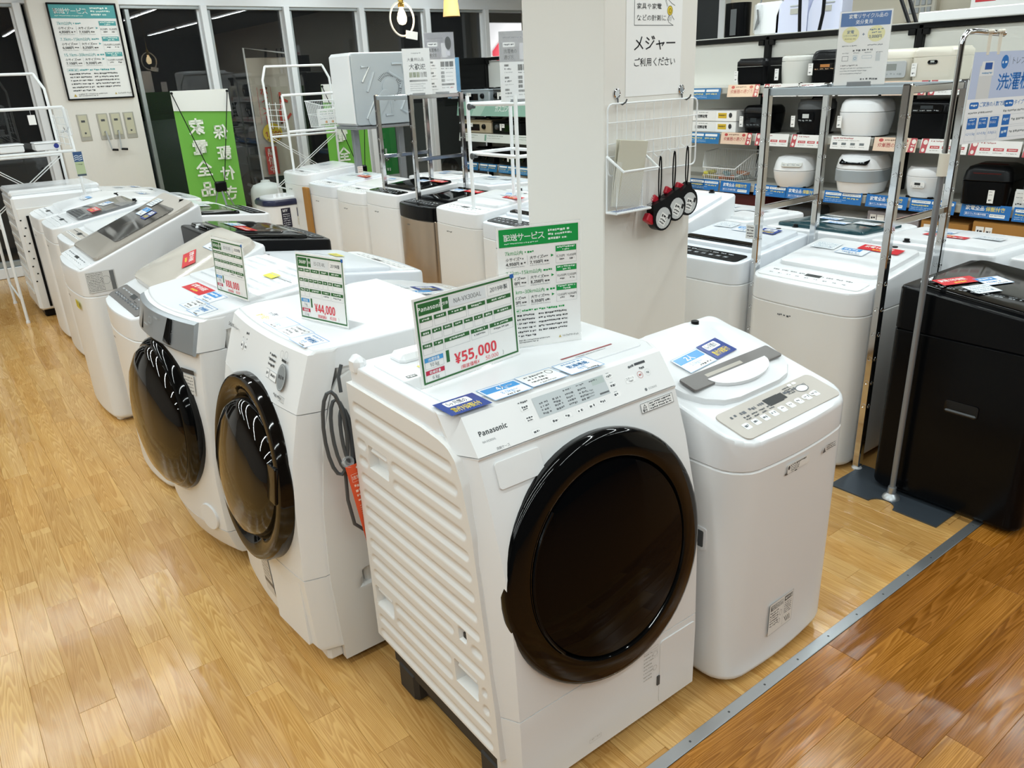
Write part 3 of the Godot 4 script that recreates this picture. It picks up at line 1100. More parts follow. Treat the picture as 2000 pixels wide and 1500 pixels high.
# ---------------------------------------------------------------- top-loading washing machine, front towards +z, base centre at the origin
func outline(w: float, d: float, r: float, bow: float, inset := 0.0) -> PackedVector3Array:
	var out := PackedVector3Array()
	var hw := w / 2 - inset
	var hd := d / 2 - inset
	r = maxf(r - inset, 0.004)
	var rb := minf(r, 0.03)
	for k in 6:                                     # front right corner, then the back, then along the front
		var a := PI * 0.5 * (1.0 - k / 5.0)
		out.append(Vector3(hw - r + cos(a) * r, 0, hd - r + sin(a) * r))
	for q in 2:
		for k in 5:
			var a := -PI * 0.5 * (q + k / 4.0)
			out.append(Vector3((hw - rb) * (1 if q == 0 else -1) + cos(a) * rb, 0, -(hd - rb) + sin(a) * rb))
	for k in 6:
		var a := PI - PI * 0.5 * k / 5.0
		out.append(Vector3(-(hw - r) + cos(a) * r, 0, hd - r + sin(a) * r))
	for k in range(1, 8):
		out.append(Vector3(lerpf(-(hw - r), hw - r, k / 8.0), 0, hd))
	for i in out.size():
		if out[i].z > 0:
			out[i].z += bow * (1.0 - pow(out[i].x / (w / 2), 2)) * clampf(out[i].z / hd * 1.4 - 0.4, 0, 1)
	return out

func top_loader(called: String, label: String, at: Vector3, turn: float, q: Dictionary, group := "washing machines in rows") -> Node3D:
	var o := thing(called, label, "washing machine", at, turn, group)
	var w: float = q.get("w", 0.55)
	var d: float = q.get("d", 0.56)
	var hf: float = q.get("hf", 0.8)
	var hb: float = q.get("hb", 0.87)
	var r: float = q.get("r", 0.06)
	var bow: float = q.get("bow", 0.02)
	var seam: float = hf - q.get("band", 0.1)
	var front: Material = mats[q.get("front", "white_front")]
	var top: Material = mats[q.get("top", "white_shell")]
	var m := M.new()
	var rings := []
	for y in [[0.018, 0.012], [0.026, 0.004], [0.04, 0.0], [seam - 0.004, 0.0], [seam, 0.004]]:
		var ring := outline(w, d, r, bow, y[1])
		for i in ring.size():
			ring[i].y = y[0]
		rings.append(ring)
	m.loft(rings)
	part(o, "body", m, front)
	m = M.new()
	rings = []
	var e: float = q.get("edge", 0.012)
	for y in [[0.0, 0.004, 0], [0.004, 0.0, 0], [-e, 0.0, 1], [-e * 0.3, e * 0.3, 1], [0.0, e, 1], [0.0, 0.05, 1], [0.0, 0.16, 1]]:
		var ring := outline(w, d, r, bow, y[1])
		for i in ring.size():
			ring[i].y = seam + 0.001 + y[0] if y[2] == 0 else lerpf(hb, hf, clampf(ring[i].z / d + 0.5, 0.0, 1.0)) + y[0]
		rings.append(ring)
	m.loft(rings)
	part(o, "top_frame", m, top)
	m = M.new()
	m.box(Vector3(0, 0.028, 0), Vector3(w - 0.05, 0.02, d - 0.05), 0.004)
	for sx in [-1, 1]:
		for sz in [-1, 1]:
			m.xf = Transform3D(Basis(), Vector3(sx * (w / 2 - 0.07), 0, sz * (d / 2 - 0.07)))
			m.lathe([[0.0, 0.0], [0.026, 0.0], [0.028, 0.006], [0.028, 0.024], [0.0, 0.024]], 12)
	part(o, "base", m, mats["dark_base"])
	# the sloping top: local axes x right, y up the slope to the back, z out
	var slope := atan2(hb - hf, d)
	var tb := Basis(Vector3.RIGHT, -PI / 2 + slope)
	var tt := Transform3D(tb, Vector3(0, (hb + hf) / 2, 0))
	var pf: float = q.get("panel_front", -d / 2 + 0.02)     # y range of the control panel on the top
	var ph: float = q.get("panel_h", 0.1)
	var pw: float = q.get("panel_w", w - 0.06)
	m = M.new()
	m.xf = tt * Transform3D(Basis(), Vector3(0, pf + ph / 2, 0))
	m.slab(pw, ph, 0.02, 0.004, 0.0015)
	part(o, "control_panel", m, mats[q.get("panel", "grey_panel")])
	m = M.new()
	var p := P.new(self, m, tt * Transform3D(Basis(), Vector3(-pw / 2, pf + ph, 0.0044)))
	var dark: bool = q.get("panel", "grey_panel") in ["black_gloss", "black_satin", "dark_strip"]
	var ink := "c9ced2" if dark else "5b6066"
	var mm := 1000.0
	for k in 9:
		p.dashes(pw * mm * (0.08 + k * 0.09), ph * mm * 0.22, pw * mm * 0.06, ph * mm * 0.1, ink)
		p.pill(pw * mm * (0.08 + k * 0.09), ph * mm * 0.55, pw * mm * 0.055, ph * mm * 0.2, 4, "eceeef" if not dark else "3b4148")
		p.dashes(pw * mm * (0.09 + k * 0.09), ph * mm * 0.6, pw * mm * 0.035, ph * mm * 0.08, ink, 2.4)
	p.pill(pw * mm * 0.42, ph * mm * 0.18, pw * mm * 0.15, ph * mm * 0.26, 2, "15191c", 2.6)
	part(o, "control_print", m, mats["print"], 0)
	# lid
	var ly: float = q.get("lid_y", 0.06)
	var ld: float = q.get("lid_d", d * 0.6)
	var lw: float = q.get("lid_w", w - 0.07)
	var lift: float = q.get("lid_t", 0.016)
	m = M.new()
	m.xf = tt * Transform3D(Basis(), Vector3(0, ly, 0))
	var dome: float = q.get("dome", 0.006)
	var lr := []
	for s in [[1.0, -0.002], [1.0, lift * 0.6], [0.985, lift], [0.8, lift + dome * 0.6], [0.5, lift + dome], [0.12, lift + dome * 1.1]]:
		lr.append(M.rr(lw * s[0], ld * s[0], q.get("lid_r", 0.03) * s[0] + 0.004, s[1]))
	m.loft(lr)
	part(o, "lid", m, mats[q.get("lid", "white_shell")])
	if q.has("window"):
		m = M.new()
		m.xf = tt * Transform3D(Basis(), Vector3(0, ly + ld * 0.06, lift + dome * 0.5))
		m.slab(lw * 0.82, ld * 0.62, 0.03, 0.006, 0.002)
		part(o, "lid_window", m, mats[q["window"]])
	if q.has("strip"):                                # a dark grip across the front of the lid
		m = M.new()
		m.xf = tt * Transform3D(Basis(), Vector3(0, ly - ld * 0.36, lift + dome * 0.2))
		m.slab(lw * 0.9, ld * 0.14, 0.015, 0.008, 0.002)
		part(o, "lid_grip", m, mats[q["strip"]])
	# water inlet at the back
	m = M.new()
	m.xf = Transform3D(Basis(), Vector3(q.get("inlet", w * 0.22), hb - 0.004, -d / 2 + 0.05))
	m.lathe([[0.0, 0.0], [0.017, 0.0], [0.017, 0.006], [0.012, 0.009], [0.012, 0.018], [0.0, 0.019]], 14)
	part(o, "water_inlet", m, mats["black_plastic" if q.get("inlet_dark", true) else "white_shell"])
	for s in q.get("stickers", []):                   # [kind, x, y up the slope, turn]
		var f: Transform3D = tt * Transform3D(Basis(Vector3.BACK, s[3] if s.size() > 3 else 0.0), Vector3(s[1], s[2], lift + dome + 0.0035))
		sticker(o, s[0], f)
	m = M.new()
	m.box(Vector3(-w * 0.1, seam - 0.045, d / 2 + bow * 0.9 + 0.0012), Vector3(0.07, 0.012, 0.0016))
	p = P.new(self, m, sheet(Vector3(-w * 0.1 - 0.034, seam - 0.04, d / 2 + bow * 0.9 + 0.002), Vector3.RIGHT, Vector3.DOWN))
	m.v.clear()
	m.c.clear()
	p.dashes(0, 0, 66, 9, "565a5e")
	part(o, "badge", m, mats["print"], 0)
	return o


# ---------------------------------------------------------------- front-loading drum washer, front towards +z
# prof: front profile from top to bottom as [y, z]; half: half width of the front, body: half width of the body
func drum_washer(called: String, label: String, at: Vector3, turn: float, q: Dictionary) -> Node3D:
	var o := thing(called, label, "washing machine", at, turn, "drum washing machines facing the aisle" if q.get("row", true) else "")
	var prof: Array = q["prof"]
	var half: float = q["half"]
	var body: float = q["body"]
	var zr: float = q["rear"]
	var ch: float = q["chamfer"]
	var bow: float = q.get("bow", 0.0)
	var split: int = q["split"]                        # index in prof where the control panel ends
	var split2: int = q["split2"]                      # and where the kick panel starts
	var names := ["control_panel", "front_panel", "kick_panel"]
	var fm := [mats[q.get("control", "white_front")], mats["white_front"], mats["white_front"]]
	for s in 3:
		var i0: int = [0, split, split2][s]
		var i1: int = [split, split2, prof.size() - 1][s]
		var m := M.new()
		var rings := []
		var g := 0.0016
		for i in range(i0, i1 + 1):
			var y: float = prof[i][0]
			var z: float = prof[i][1]
			if i == i0 and s > 0:
				y -= g
			if i == i1 and s < 2:
				y += g
			var ring := PackedVector3Array()
			ring.append(Vector3(-body + 0.004, y, z - ch - 0.02))
			ring.append(Vector3(-body, y, z - ch))
			ring.append(Vector3(-half - 0.006, y, z - 0.012))
			for k in 13:
				var x := lerpf(-half, half, k / 12.0)
				ring.append(Vector3(x, y, z + bow * (1.0 - pow(x / half, 2))))
			ring.append(Vector3(half + 0.006, y, z - 0.012))
			ring.append(Vector3(body, y, z - ch))
			ring.append(Vector3(body - 0.004, y, z - ch - 0.02))
			rings.append(ring)
		m.loft(rings)
		part(o, names[s], m, fm[s], 30)
	# cabinet behind: two side plates, top and back
	var top_y: float = q["top"]
	var ztop: float = prof[0][1] - 0.001
	var m := M.new()
	m.box(Vector3(0, (top_y + q["low"]) / 2 - 0.006, (zr + ztop - 0.06) / 2), Vector3(body * 2 - 0.03, top_y - q["low"] - 0.02, ztop - 0.06 - zr), 0.01)
	part(o, "cabinet", m, mats["white_side"])
	m = M.new()
	var plan := [Vector2(body, zr), Vector2(body, ztop - ch), Vector2(half + 0.006, ztop - 0.012)]
	for k in 13:
		var x := lerpf(half, -half, k / 12.0)
		plan.append(Vector2(x, ztop + bow * (1.0 - pow(x / half, 2))))
	plan.append(Vector2(-half - 0.006, ztop - 0.012))
	plan.append(Vector2(-body, ztop - ch))
	plan.append(Vector2(-body, zr))
	var rings := []
	for k in [[-0.055, 1.0], [-0.004, 1.0], [0.001, 0.994], [0.003, 0.985], [0.004, 0.97], [0.004, 0.6], [0.004, 0.2]]:
		var ring := PackedVector3Array()
		for c in plan:
			var zm := (zr + ztop) * 0.5
			var q2 := Vector2(c.x * k[1], zm + (c.y - zm) * k[1])
			ring.append(Vector3(q2.x, top_y + 0.001 + k[0] + (ztop - q2.y) * q.get("top_rise", 0.0) - (ztop - c.y) * 0.0, q2.y))
		rings.append(ring)
	m.loft(rings)
	part(o, "top_panel", m, mats["white_shell"])
	return o

func side_plate(o: Node3D, sg: float, x: float, zr: float, y0: float, y1: float, zf: Array, dents: Array, ymarks: Array, nz := 44) -> void:
	# a pressed plate: a grid whose surface sinks into each dent; zf: front edge as [y, z] pairs from bottom to top
	var ys := []
	var y := y0
	while y < y1 - 0.002:
		ys.append(y)
		y += 0.0048
	ys.append(y1)
	var m := M.new()
	var grid := []
	for yy in ys:
		var front := zf[-1][1] as float
		for i in zf.size() - 1:
			if yy >= zf[i][0] and yy <= zf[i + 1][0]:
				front = lerpf(zf[i][1], zf[i + 1][1], (yy - zf[i][0]) / (zf[i + 1][0] - zf[i][0]))
		var row := PackedVector3Array()
		for k in nz + 1:
			var z := lerpf(zr, front, float(k) / nz)
			var dep := 0.0
			for g in dents:                            # [z0, z1, y, half height, depth, softness]
				var dz := maxf(maxf(g[0] + g[3] - z, z - (g[1] - g[3])), 0.0)
				var dist := Vector2(dz, yy - g[2]).length()
				if g.size() > 6:                       # a square-cornered hollow
					dist = maxf(maxf(g[0] - z, z - g[1]) + g[3], absf(yy - g[2]))
				dep = maxf(dep, g[4] * (1.0 - smoothstep(g[3] - g[5], g[3], dist)))
			row.append(Vector3(sg * (x - dep), yy, z))
		grid.append(row)
	for i in grid.size() - 1:
		for k in nz:
			if sg > 0:
				m.quad(grid[i][k + 1], grid[i][k], grid[i + 1][k], grid[i + 1][k + 1])
			else:
				m.quad(grid[i][k], grid[i][k + 1], grid[i + 1][k + 1], grid[i + 1][k])
	# returned edges
	var rim := []
	for row in grid:
		rim.append(row[nz])
	for k in range(nz - 1, -1, -1):
		rim.append(grid[-1][k])
	for i in rim.size() - 1:
		var a: Vector3 = rim[i]
		var b: Vector3 = rim[i + 1]
		var back := Vector3(-sg * 0.02, 0, 0)
		if sg < 0:
			m.quad(a, a + back, b + back, b)
		else:
			m.quad(b, b + back, a + back, a)
	var bl: Vector3 = grid[0][0]
	m.face([grid[0][0], grid[0][nz], grid[0][nz] - Vector3(sg * 0.03, 0, 0), bl - Vector3(sg * 0.03, 0, 0)], Vector3.DOWN)
	part(o, "side_plate", m, mats["white_side"], 50)

func door_axis(c: Vector3, tilt: float) -> Transform3D:      # y of the lathe becomes the outward axis of the door
	return Transform3D(Basis(Vector3.RIGHT, PI / 2 - tilt), c)

func build_near_drum() -> void:
	var z0 := -1.42
	var prof := [[1.0, 0.158], [0.996, 0.168], [0.92, 0.224], [0.912, 0.222], [0.80, 0.262], [0.66, 0.297], [0.51, 0.316], [0.288, 0.323], [0.25, 0.325], [0.056, 0.325], [0.046, 0.315]]
	var o := drum_washer("drum_washing_machine", "white drum washing machine nearest the camera with a ribbed side and large black round door", Vector3(1.087, 0, z0), 0,
		{"prof": prof, "half": 0.3, "body": 0.327, "rear": -0.29, "chamfer": 0.05, "split": 2, "split2": 7, "top": 0.996, "low": 0.17, "row": false})
	var dents := []
	var edge := [[0.165, -1.132 - z0], [0.3, -1.14 - z0], [0.5, -1.16 - z0], [0.75, -1.186 - z0], [0.864, -1.211 - z0], [0.915, -1.232 - z0], [0.936, -1.26 - z0], [0.946, -1.31 - z0], [0.949, -1.36 - z0]]
	for k in 15:
		var y := 0.188 + k * 0.0503
		var front := -1.14
		for i in edge.size() - 1:
			if y >= edge[i][0] and y <= edge[i + 1][0]:
				front = lerpf(edge[i][1], edge[i + 1][1], (y - edge[i][0]) / (edge[i + 1][0] - edge[i][0])) + z0 - 0.024
		var start := -1.705
		var segs := [[start, front]]
		if k in [11, 12]:
			segs = [[-1.705, -1.655], [-1.525, front]]
		elif k in [2, 3]:
			segs = [[-1.595, -1.318], [-1.19, front]]
		elif k == 5:
			segs = [[start, -1.295], [-1.222, front]]
		for s in segs:
			dents.append([s[0] - z0, s[1] - z0, y, 0.0125, 0.006, 0.0065])
	dents.append([-1.645 - z0, -1.545 - z0, 0.768, 0.032, 0.03, 0.004, 1])
	dents.append([-1.705 - z0, -1.61 - z0, 0.314, 0.03, 0.03, 0.004, 1])
	dents.append([-1.302 - z0, -1.207 - z0, 0.322, 0.032, 0.03, 0.004, 1])
	dents.append([-1.272 - z0, -1.242 - z0, 0.452, 0.0165, 0.012, 0.003, 1])
	side_plate(o, -1.0, 0.336, -1.727 - z0, 0.165, 0.949, edge, dents, [], 116)
	var m := M.new()
	for h in [[-1.595, 0.79], [-1.657, 0.336], [-1.253, 0.344]]:
		m.xf = Transform3D(Basis(Vector3.BACK, -0.5), Vector3(-0.325, h[1], h[0] - z0))
		m.box(Vector3.ZERO, Vector3(0.012, 0.02, 0.085), 0.004)
	part(o, "grip", m, mats["white_side"])
	m = M.new()
	m.box(Vector3(-0.326, 0.446, -1.257 - z0), Vector3(0.004, 0.014, 0.016))
	part(o, "drain_plug", m, mats["dark_base"])
	# dark base under the cabinet with its feet
	m = M.new()
	m.box(Vector3(0.005, 0.12, 0.0), Vector3(0.63, 0.1, 0.56), 0.012)
	m.box(Vector3(0.0, 0.055, 0.05), Vector3(0.57, 0.09, 0.42), 0.015)
	for x in [-0.27, 0.27]:
		for z in [-0.2, 0.21]:
			m.box(Vector3(x, 0.05, z), Vector3(0.09, 0.1, 0.1), 0.012)
	for k in 5:
		m.box(Vector3(-0.29, 0.085, -0.16 + k * 0.085), Vector3(0.012, 0.06, 0.012), 0.003)
	part(o, "base", m, mats["dark_base"])
	# door: broad black ring, sunk black glass
	var ax := door_axis(Vector3(0.001, 0.588, 0.286), 0.155)
	m = M.new()
	m.xf = ax
	m.lathe([[0.232, -0.02], [0.306, -0.02], [0.31, 0.006], [0.308, 0.016], [0.303, 0.023], [0.294, 0.027], [0.27, 0.031], [0.252, 0.033], [0.245, 0.03], [0.24, 0.02], [0.236, 0.0], [0.232, -0.02]], 72)
	var door := part(o, "door", m, mats["black_gloss"], 40)
	m = M.new()
	m.xf = ax
	m.lathe([[0.0, -0.02], [0.241, -0.02], [0.241, 0.02], [0.236, 0.029], [0.2, 0.034], [0.1, 0.042], [0.0, 0.044]], 72)
	part(door, "door_glass", m, mats["smoke_glass"], 40)
	m = M.new()
	m.xf = ax
	var grip := []
	for k in 14:
		var a := 0.72 - 1.55 * k / 13.0
		grip.append(Vector3(-cos(a) * 0.243, 0.036, sin(a) * 0.243))
	m.tube(grip, 0.0035, 6)
	part(door, "door_grip", m, mats["black_satin"])
	# drawer for the detergent, filter hatch
	var sl := atan2(0.262 - 0.222, 0.912 - 0.80)
	m = M.new()
	m.xf = Transform3D(Basis(Vector3.RIGHT, -sl), Vector3(-0.205, 0.872, 0.2375))
	m.slab(0.122, 0.06, 0.008, 0.0035, 0.0015)
	part(o, "detergent_drawer", m, mats["white_front"])
	m = M.new()
	m.xf = Transform3D(Basis(), Vector3(0.228, 0.168, 0.3242))
	m.slab(0.135, 0.2, 0.01, 0.003, 0.0015)
	part(o, "filter_hatch", m, mats["white_front"])
	m = M.new()
	m.box(Vector3(0.157, 0.145, 0.3255), Vector3(0.01, 0.03, 0.004))
	part(o, "hatch_grip", m, mats["cable_grey"])
	# print on the control panel
	m = M.new()
	var up := Vector3(0, 0.996 - 0.92, 0.168 - 0.224).normalized()
	var nrm := Vector3.RIGHT.cross(up)
	var p := P.new(self, m, sheet(Vector3(-0.3, 0.996, 0.168) + nrm * 0.0008, Vector3.RIGHT, -up))
	p.txt("Panasonic", 22, 39, 13.5, "2e3236", 0.12)
	p.txt("NA-VX300AL", 24, 62, 5.5, "7a7f84", 0.09)
	p.txt("洗剤ケース", 50, 84, 6.5, "55595d", 0.09)
	p.rect(182, 10, 215, 48, "c3cbce")
	p.rect(356, 12, 38, 16, "b3c0bd", 1.6)
	for r in 4:
		for k in 4:
			p.dashes(196 + k * 38, 24 + r * 8, 24, 5, "5f6468")
	for k in 3:
		p.dashes(270 + k * 40, 14, 24, 4, "5f6468")
		p.dashes(330, 34 + k * 7, 22, 4, "868d90")
	p.rect(366, 50, 29, 4, "5b6063", 2)
	for k in 6:
		var bx: float = [148, 206, 244, 282, 318, 352][k]
		p.pill(bx, [76, 68, 67, 66, 65, 64][k], 24, 11, 3, "f6f7f7")
		p.frame(bx, [76, 68, 67, 66, 65, 64][k], 24, 11, 0.4, "cfd2d3")
		p.dashes(bx + 5, [78, 70, 69, 68, 67, 66][k] + 1, 15, 6, "4d5154")
	for k in 2:
		p.pill(145, 18 + k * 26, 24, 13, 3, "f6f7f7")
		p.dashes(149, 20 + k * 26, 17, 5, "4d5154")
		p.dashes(150, 26 + k * 26, 14, 4, "4d5154")
	p.dashes(144, 9, 26, 4, "5b6063")
	for k in 3:
		p.pill(402, 12 + k * 24, 22, 12, 3, "f6f7f7")
		p.dashes(405, 15 + k * 24, 16, 6, "4d5154")
		p.rect(407, 10 + k * 24, 9, 1.2, "8a8f92")
	p.pill(455, 34, 32, 17, 3, "f6f7f7")
	p.txt("スタート", 457, 37, 6.4, "4d5154", 0.09)
	p.dashes(464, 45, 14, 4, "777777")
	p.ring(506, 40, 9, 9, 1, "c07a7a", 2, 18)
	p.dashes(502, 37, 8, 6, "b04a4a")
	p.ring(532, 40, 9, 9, 0.5, "c7cacb", 2, 18)
	p.dashes(528, 37, 8, 6, "8a8f92")
	p.dashes(512, 22, 16, 6, "4d5154")
	p.txt("ECONAVI", 512, 76, 6, "8a8f92", 0.09)
	p.disc(503, 79, 4, 4, "6d7275", 2)
	p.dashes(480, 10, 18, 6, "4d5154")
	p.rect(502, 9, 36, 6, "303438", 2)
	part(o, "control_print", m, mats["print"], 0)
	m = M.new()
	p = P.new(self, m, sheet(Vector3(0.172, 0.906, 0.2262), Vector3.RIGHT, Vector3(0, -0.94, 0.335)))
	p.rect(0, 0, 112, 24, "f4f4f3")
	p.frame(0, 0, 112, 24, 1, "3d4043")
	p.poly([Vector2(7, 13), Vector2(20, 13), Vector2(13.5, 3)], "3d4043", 2)
	p.poly([Vector2(10, 11.6), Vector2(17, 11.6), Vector2(13.5, 6)], "f4f4f3", 3)
	p.txt("警告", 5, 14.6, 7.4, "3d4043", 0.1)
	p.rect(26, 1, 0.8, 22, "3d4043", 2)
	for k in 3:
		p.dashes(30, 3.4 + k * 6.6, 74, 4.4, "3d4043")
	part(o, "warning_sticker", m, mats["print"], 0)
	m = M.new()
	p = P.new(self, m, sheet(Vector3(0.1, 0.268, 0.3262), Vector3.RIGHT, Vector3.DOWN))
	p.frame(0, 0, 52, 9, 0.6, "a9a9a6")
	for k in 8:
		p.dashes(0, 13 + k * 11.5, 30 + (k % 3) * 3, 4, "b4b4b0")
	p.ring(42, 26, 8, 8, 1, "b4b4b0")
	p.frame(32, 15, 19, 24, 0.6, "b4b4b0")
	p.ring(42, 72, 8, 8, 1, "b4b4b0")
	p.frame(-190, 168, 40, 12, 0.5, "b4b4b0")
	p.dashes(-186, 171, 32, 5, "b4b4b0")
	part(o, "care_print", m, mats["print"], 0)
	# on the top: filter cover, hose union and stickers
	m = M.new()
	m.xf = Transform3D(Basis(Vector3.RIGHT, -PI / 2), Vector3(0, 1.0, -0.06))
	m.slab(0.585, 0.36, 0.02, 0.005, 0.002)
	part(o, "top_cover", m, mats["white_shell"])
	m = M.new()
	m.box(Vector3(-0.17, 1.01, -0.215), Vector3(0.14, 0.03, 0.07), 0.012)
	m.box(Vector3(-0.315, 1.0, -0.27), Vector3(0.035, 0.05, 0.05), 0.012)
	part(o, "inlet_cover", m, mats["white_shell"])
	m = M.new()
	p = P.new(self, m, lie(-0.28, 1.0058, -0.145))
	p.rect(60, 0, 90, 60, "efe04a")
	for k in 4:
		p.dashes(66, 6 + k * 13, 76, 6, "8a8330")
	p.rect(4, 44, 26, 14, "5c6462")
	p.dashes(6, 47, 22, 8, "e8e8e8")
	p.rect(343, 207, 170, 6, "a1474b")
	p.dashes(380, 220, 100, 5, "a6abae")
	p.dashes(320, 232, 40, 5, "8f9498")
	for k in 4:
		p.dashes(200, 20 + k * 12, 90, 4, "b9bec1")
	part(o, "top_print", m, mats["print"], 0)
	for s in [["navy", -0.322, 0.092], ["people4", -0.208, 0.09], ["note", -0.1, 0.088], ["dry", 0.012, 0.088]]:
		sticker(o, s[0], lie(s[1], 1.0066, s[2]))

func build_side_drum() -> void:       # second machine: the one with the tinted door, facing the aisle
	var zc := -2.145
	var prof := [[1.003, -0.115], [0.995, -0.1], [0.84, -0.045], [0.70, -0.012], [0.57, 0.0], [0.34, 0.01], [0.10, 0.0], [0.085, -0.01]]
	var o := drum_washer("drum_washing_machine", "white drum washing machine with a tinted domed door under the 44,000 yen card", Vector3(0.613, 0, zc), -PI / 2,
		{"prof": prof, "half": 0.285, "body": 0.305, "rear": -0.62, "chamfer": 0.06, "split": 2, "split2": 5, "top": 1.003, "low": 0.05, "bow": 0.02})
	var dents := []
	for k in 6:
		var y := 0.67 - k * 0.105
		dents.append([-0.55, -0.19 - (0.02 if k % 2 else 0.0), y, 0.028, 0.012, 0.011])
	dents[4] = [-0.36, -0.16, 0.285, 0.03, 0.03, 0.006, 1]
	dents.append([-0.4, -0.2, 0.09, 0.024, 0.008, 0.012])
	side_plate(o, 1.0, 0.305, -0.62, 0.03, 0.93, [[0.03, -0.075], [0.33, -0.062], [0.55, -0.072], [0.75, -0.1], [0.88, -0.145], [0.915, -0.17], [0.93, -0.2]], dents, [], 40)
	var m := M.new()
	m.box(Vector3(0, 0.03, -0.34), Vector3(0.56, 0.03, 0.52), 0.006)
	for x in [-0.25, 0.25]:
		for z in [-0.55, -0.12]:
			m.xf = Transform3D(Basis(), Vector3(x, 0, z))
			m.lathe([[0.0, 0.0], [0.024, 0.0], [0.026, 0.02], [0.0, 0.02]], 12)
	part(o, "base", m, mats["dark_base"])
	m = M.new()
	m.box(Vector3(0.0, 0.05, -0.06), Vector3(0.56, 0.05, 0.06), 0.01)
	part(o, "toe_panel", m, mats["white_front"])
	var ax := door_axis(Vector3(0.0, 0.6, 0.005), 0.14)
	m = M.new()
	m.xf = ax
	m.lathe([[0.2, -0.03], [0.285, -0.03], [0.285, 0.014], [0.278, 0.028], [0.262, 0.034], [0.236, 0.026], [0.212, 0.006], [0.2, -0.02], [0.2, -0.03]], 64)
	var door := part(o, "door", m, mats["brown_gloss"], 40)
	m = M.new()
	m.xf = ax
	m.lathe([[0.0, -0.04], [0.215, -0.04], [0.214, 0.006], [0.208, 0.03], [0.19, 0.05], [0.15, 0.067], [0.08, 0.08], [0.0, 0.084]], 64)
	part(door, "door_dome", m, mats["brown_dome"], 40)
	m = M.new()
	m.xf = Transform3D(Basis(Vector3.RIGHT, -0.14), Vector3(0.232, 0.64, 0.022))
	m.slab(0.06, 0.11, 0.008, 0.016, 0.004)
	part(door, "door_grip", m, mats["black_gloss"])
	m = M.new()
	m.xf = Transform3D(Basis(Vector3.UP, 0.076), Vector3(0.155, 0.205, 0.0095))
	m.slab(0.2, 0.22, 0.008, 0.012, 0.002)
	part(o, "filter_hatch", m, mats["white_front"])
	m = M.new()
	var up := Vector3(0, 0.155, -0.055).normalized()
	var p := P.new(self, m, sheet(Vector3(-0.285, 0.995, -0.082), Vector3.RIGHT, -up))
	p.txt("SHARP", 18, 20, 13, "2c3033", 0.13)
	p.dashes(62, 26, 48, 5, "9a9fa2")
	for k in 6:
		p.pill(146 + k * 30, 50, 22, 26, 5, "f7f8f8", 3)
		p.ring(157 + k * 30, 63, 11, 13, 0.8, "9a9fa2", 4)
		if k < 4:
			p.dashes(150 + k * 30, 59, 14, 8, "4d5154", 4)
			p.disc(157 + k * 30, 40, 2, 2, "4d5154", 3, 8)
	for k in 3:
		p.dashes(176 + k * 30, 18, 22, 8, "4d5154", 3)
		p.dashes(346, 34 + k * 14, 70, 8, "4d5154", 3)
	p.pill(346, 80, 42, 26, 5, "f7f8f8", 3)
	p.frame(346, 80, 42, 26, 1, "777b7e", 4)
	p.dashes(352, 88, 30, 9, "4d5154", 4)
	p.pill(394, 80, 46, 26, 5, "f7f8f8", 3)
	p.frame(394, 80, 46, 26, 1, "777b7e", 4)
	p.dashes(400, 88, 34, 9, "4d5154", 4)
	p.ring(450, 22, 11, 11, 1, "9a9fa2", 3)
	p.ring(478, 18, 11, 11, 1, "9a9fa2", 3)
	p.disc(470, 82, 28, 38, "8b9093", 4, 28)
	p.ring(470, 82, 25, 35, 2, "b9bec0", 5)
	p.dashes(452, 76, 36, 12, "4d5154", 5)
	p.rect(455, 32, 30, 7, "3c4043", 3)
	p.dashes(440, 132, 54, 8, "777b7e", 3)
	p.frame(478, 128, 38, 16, 1, "777b7e", 3)
	part(o, "control_print", m, mats["print"], 0)
	m = M.new()
	p = P.new(self, m, sheet(Vector3(-0.035, 0.31, 0.0305), Vector3.RIGHT, Vector3(0, -1, -0.04)))
	p.rect(0, 0, 72, 160, "d3d0cb", 1)
	p.rect(0, 0, 72, 16, "6b6764", 2)
	p.rect(0, 112, 72, 16, "6b6764", 2)
	for k in 6:
		p.dashes(6, 24 + k * 14, 58, 6, "9b9894")
	part(o, "rating_sticker", m, mats["print"], 0)
	m = M.new()
	p = P.new(self, m, lie(-0.285, 1.0075, -0.58))
	p.rect(20, 415, 80, 42, "c5c9c9")
	p.rect(20, 210, 90, 50, "c5c9c9")
	p.rect(468, 240, 100, 66, "efe04a")
	p.disc(525, 262, 20, 14, "f2f2f0", 2)
	for k in 6:
		p.dashes(150, 280 + k * 15, 200, 4, "5b5f62" if k % 2 else "8a5a5c")
	for k in 8:
		p.dashes(380, 280 + k * 9, 140, 4, "a3a7aa")
	part(o, "top_print", m, mats["print"], 0)
	for s in [["navy", -0.172, -0.19], ["people4", -0.066, -0.187], ["note", 0.041, -0.184], ["dry", 0.148, -0.18]]:
		sticker(o, s[0], lie(s[1], 1.0078, s[2]))

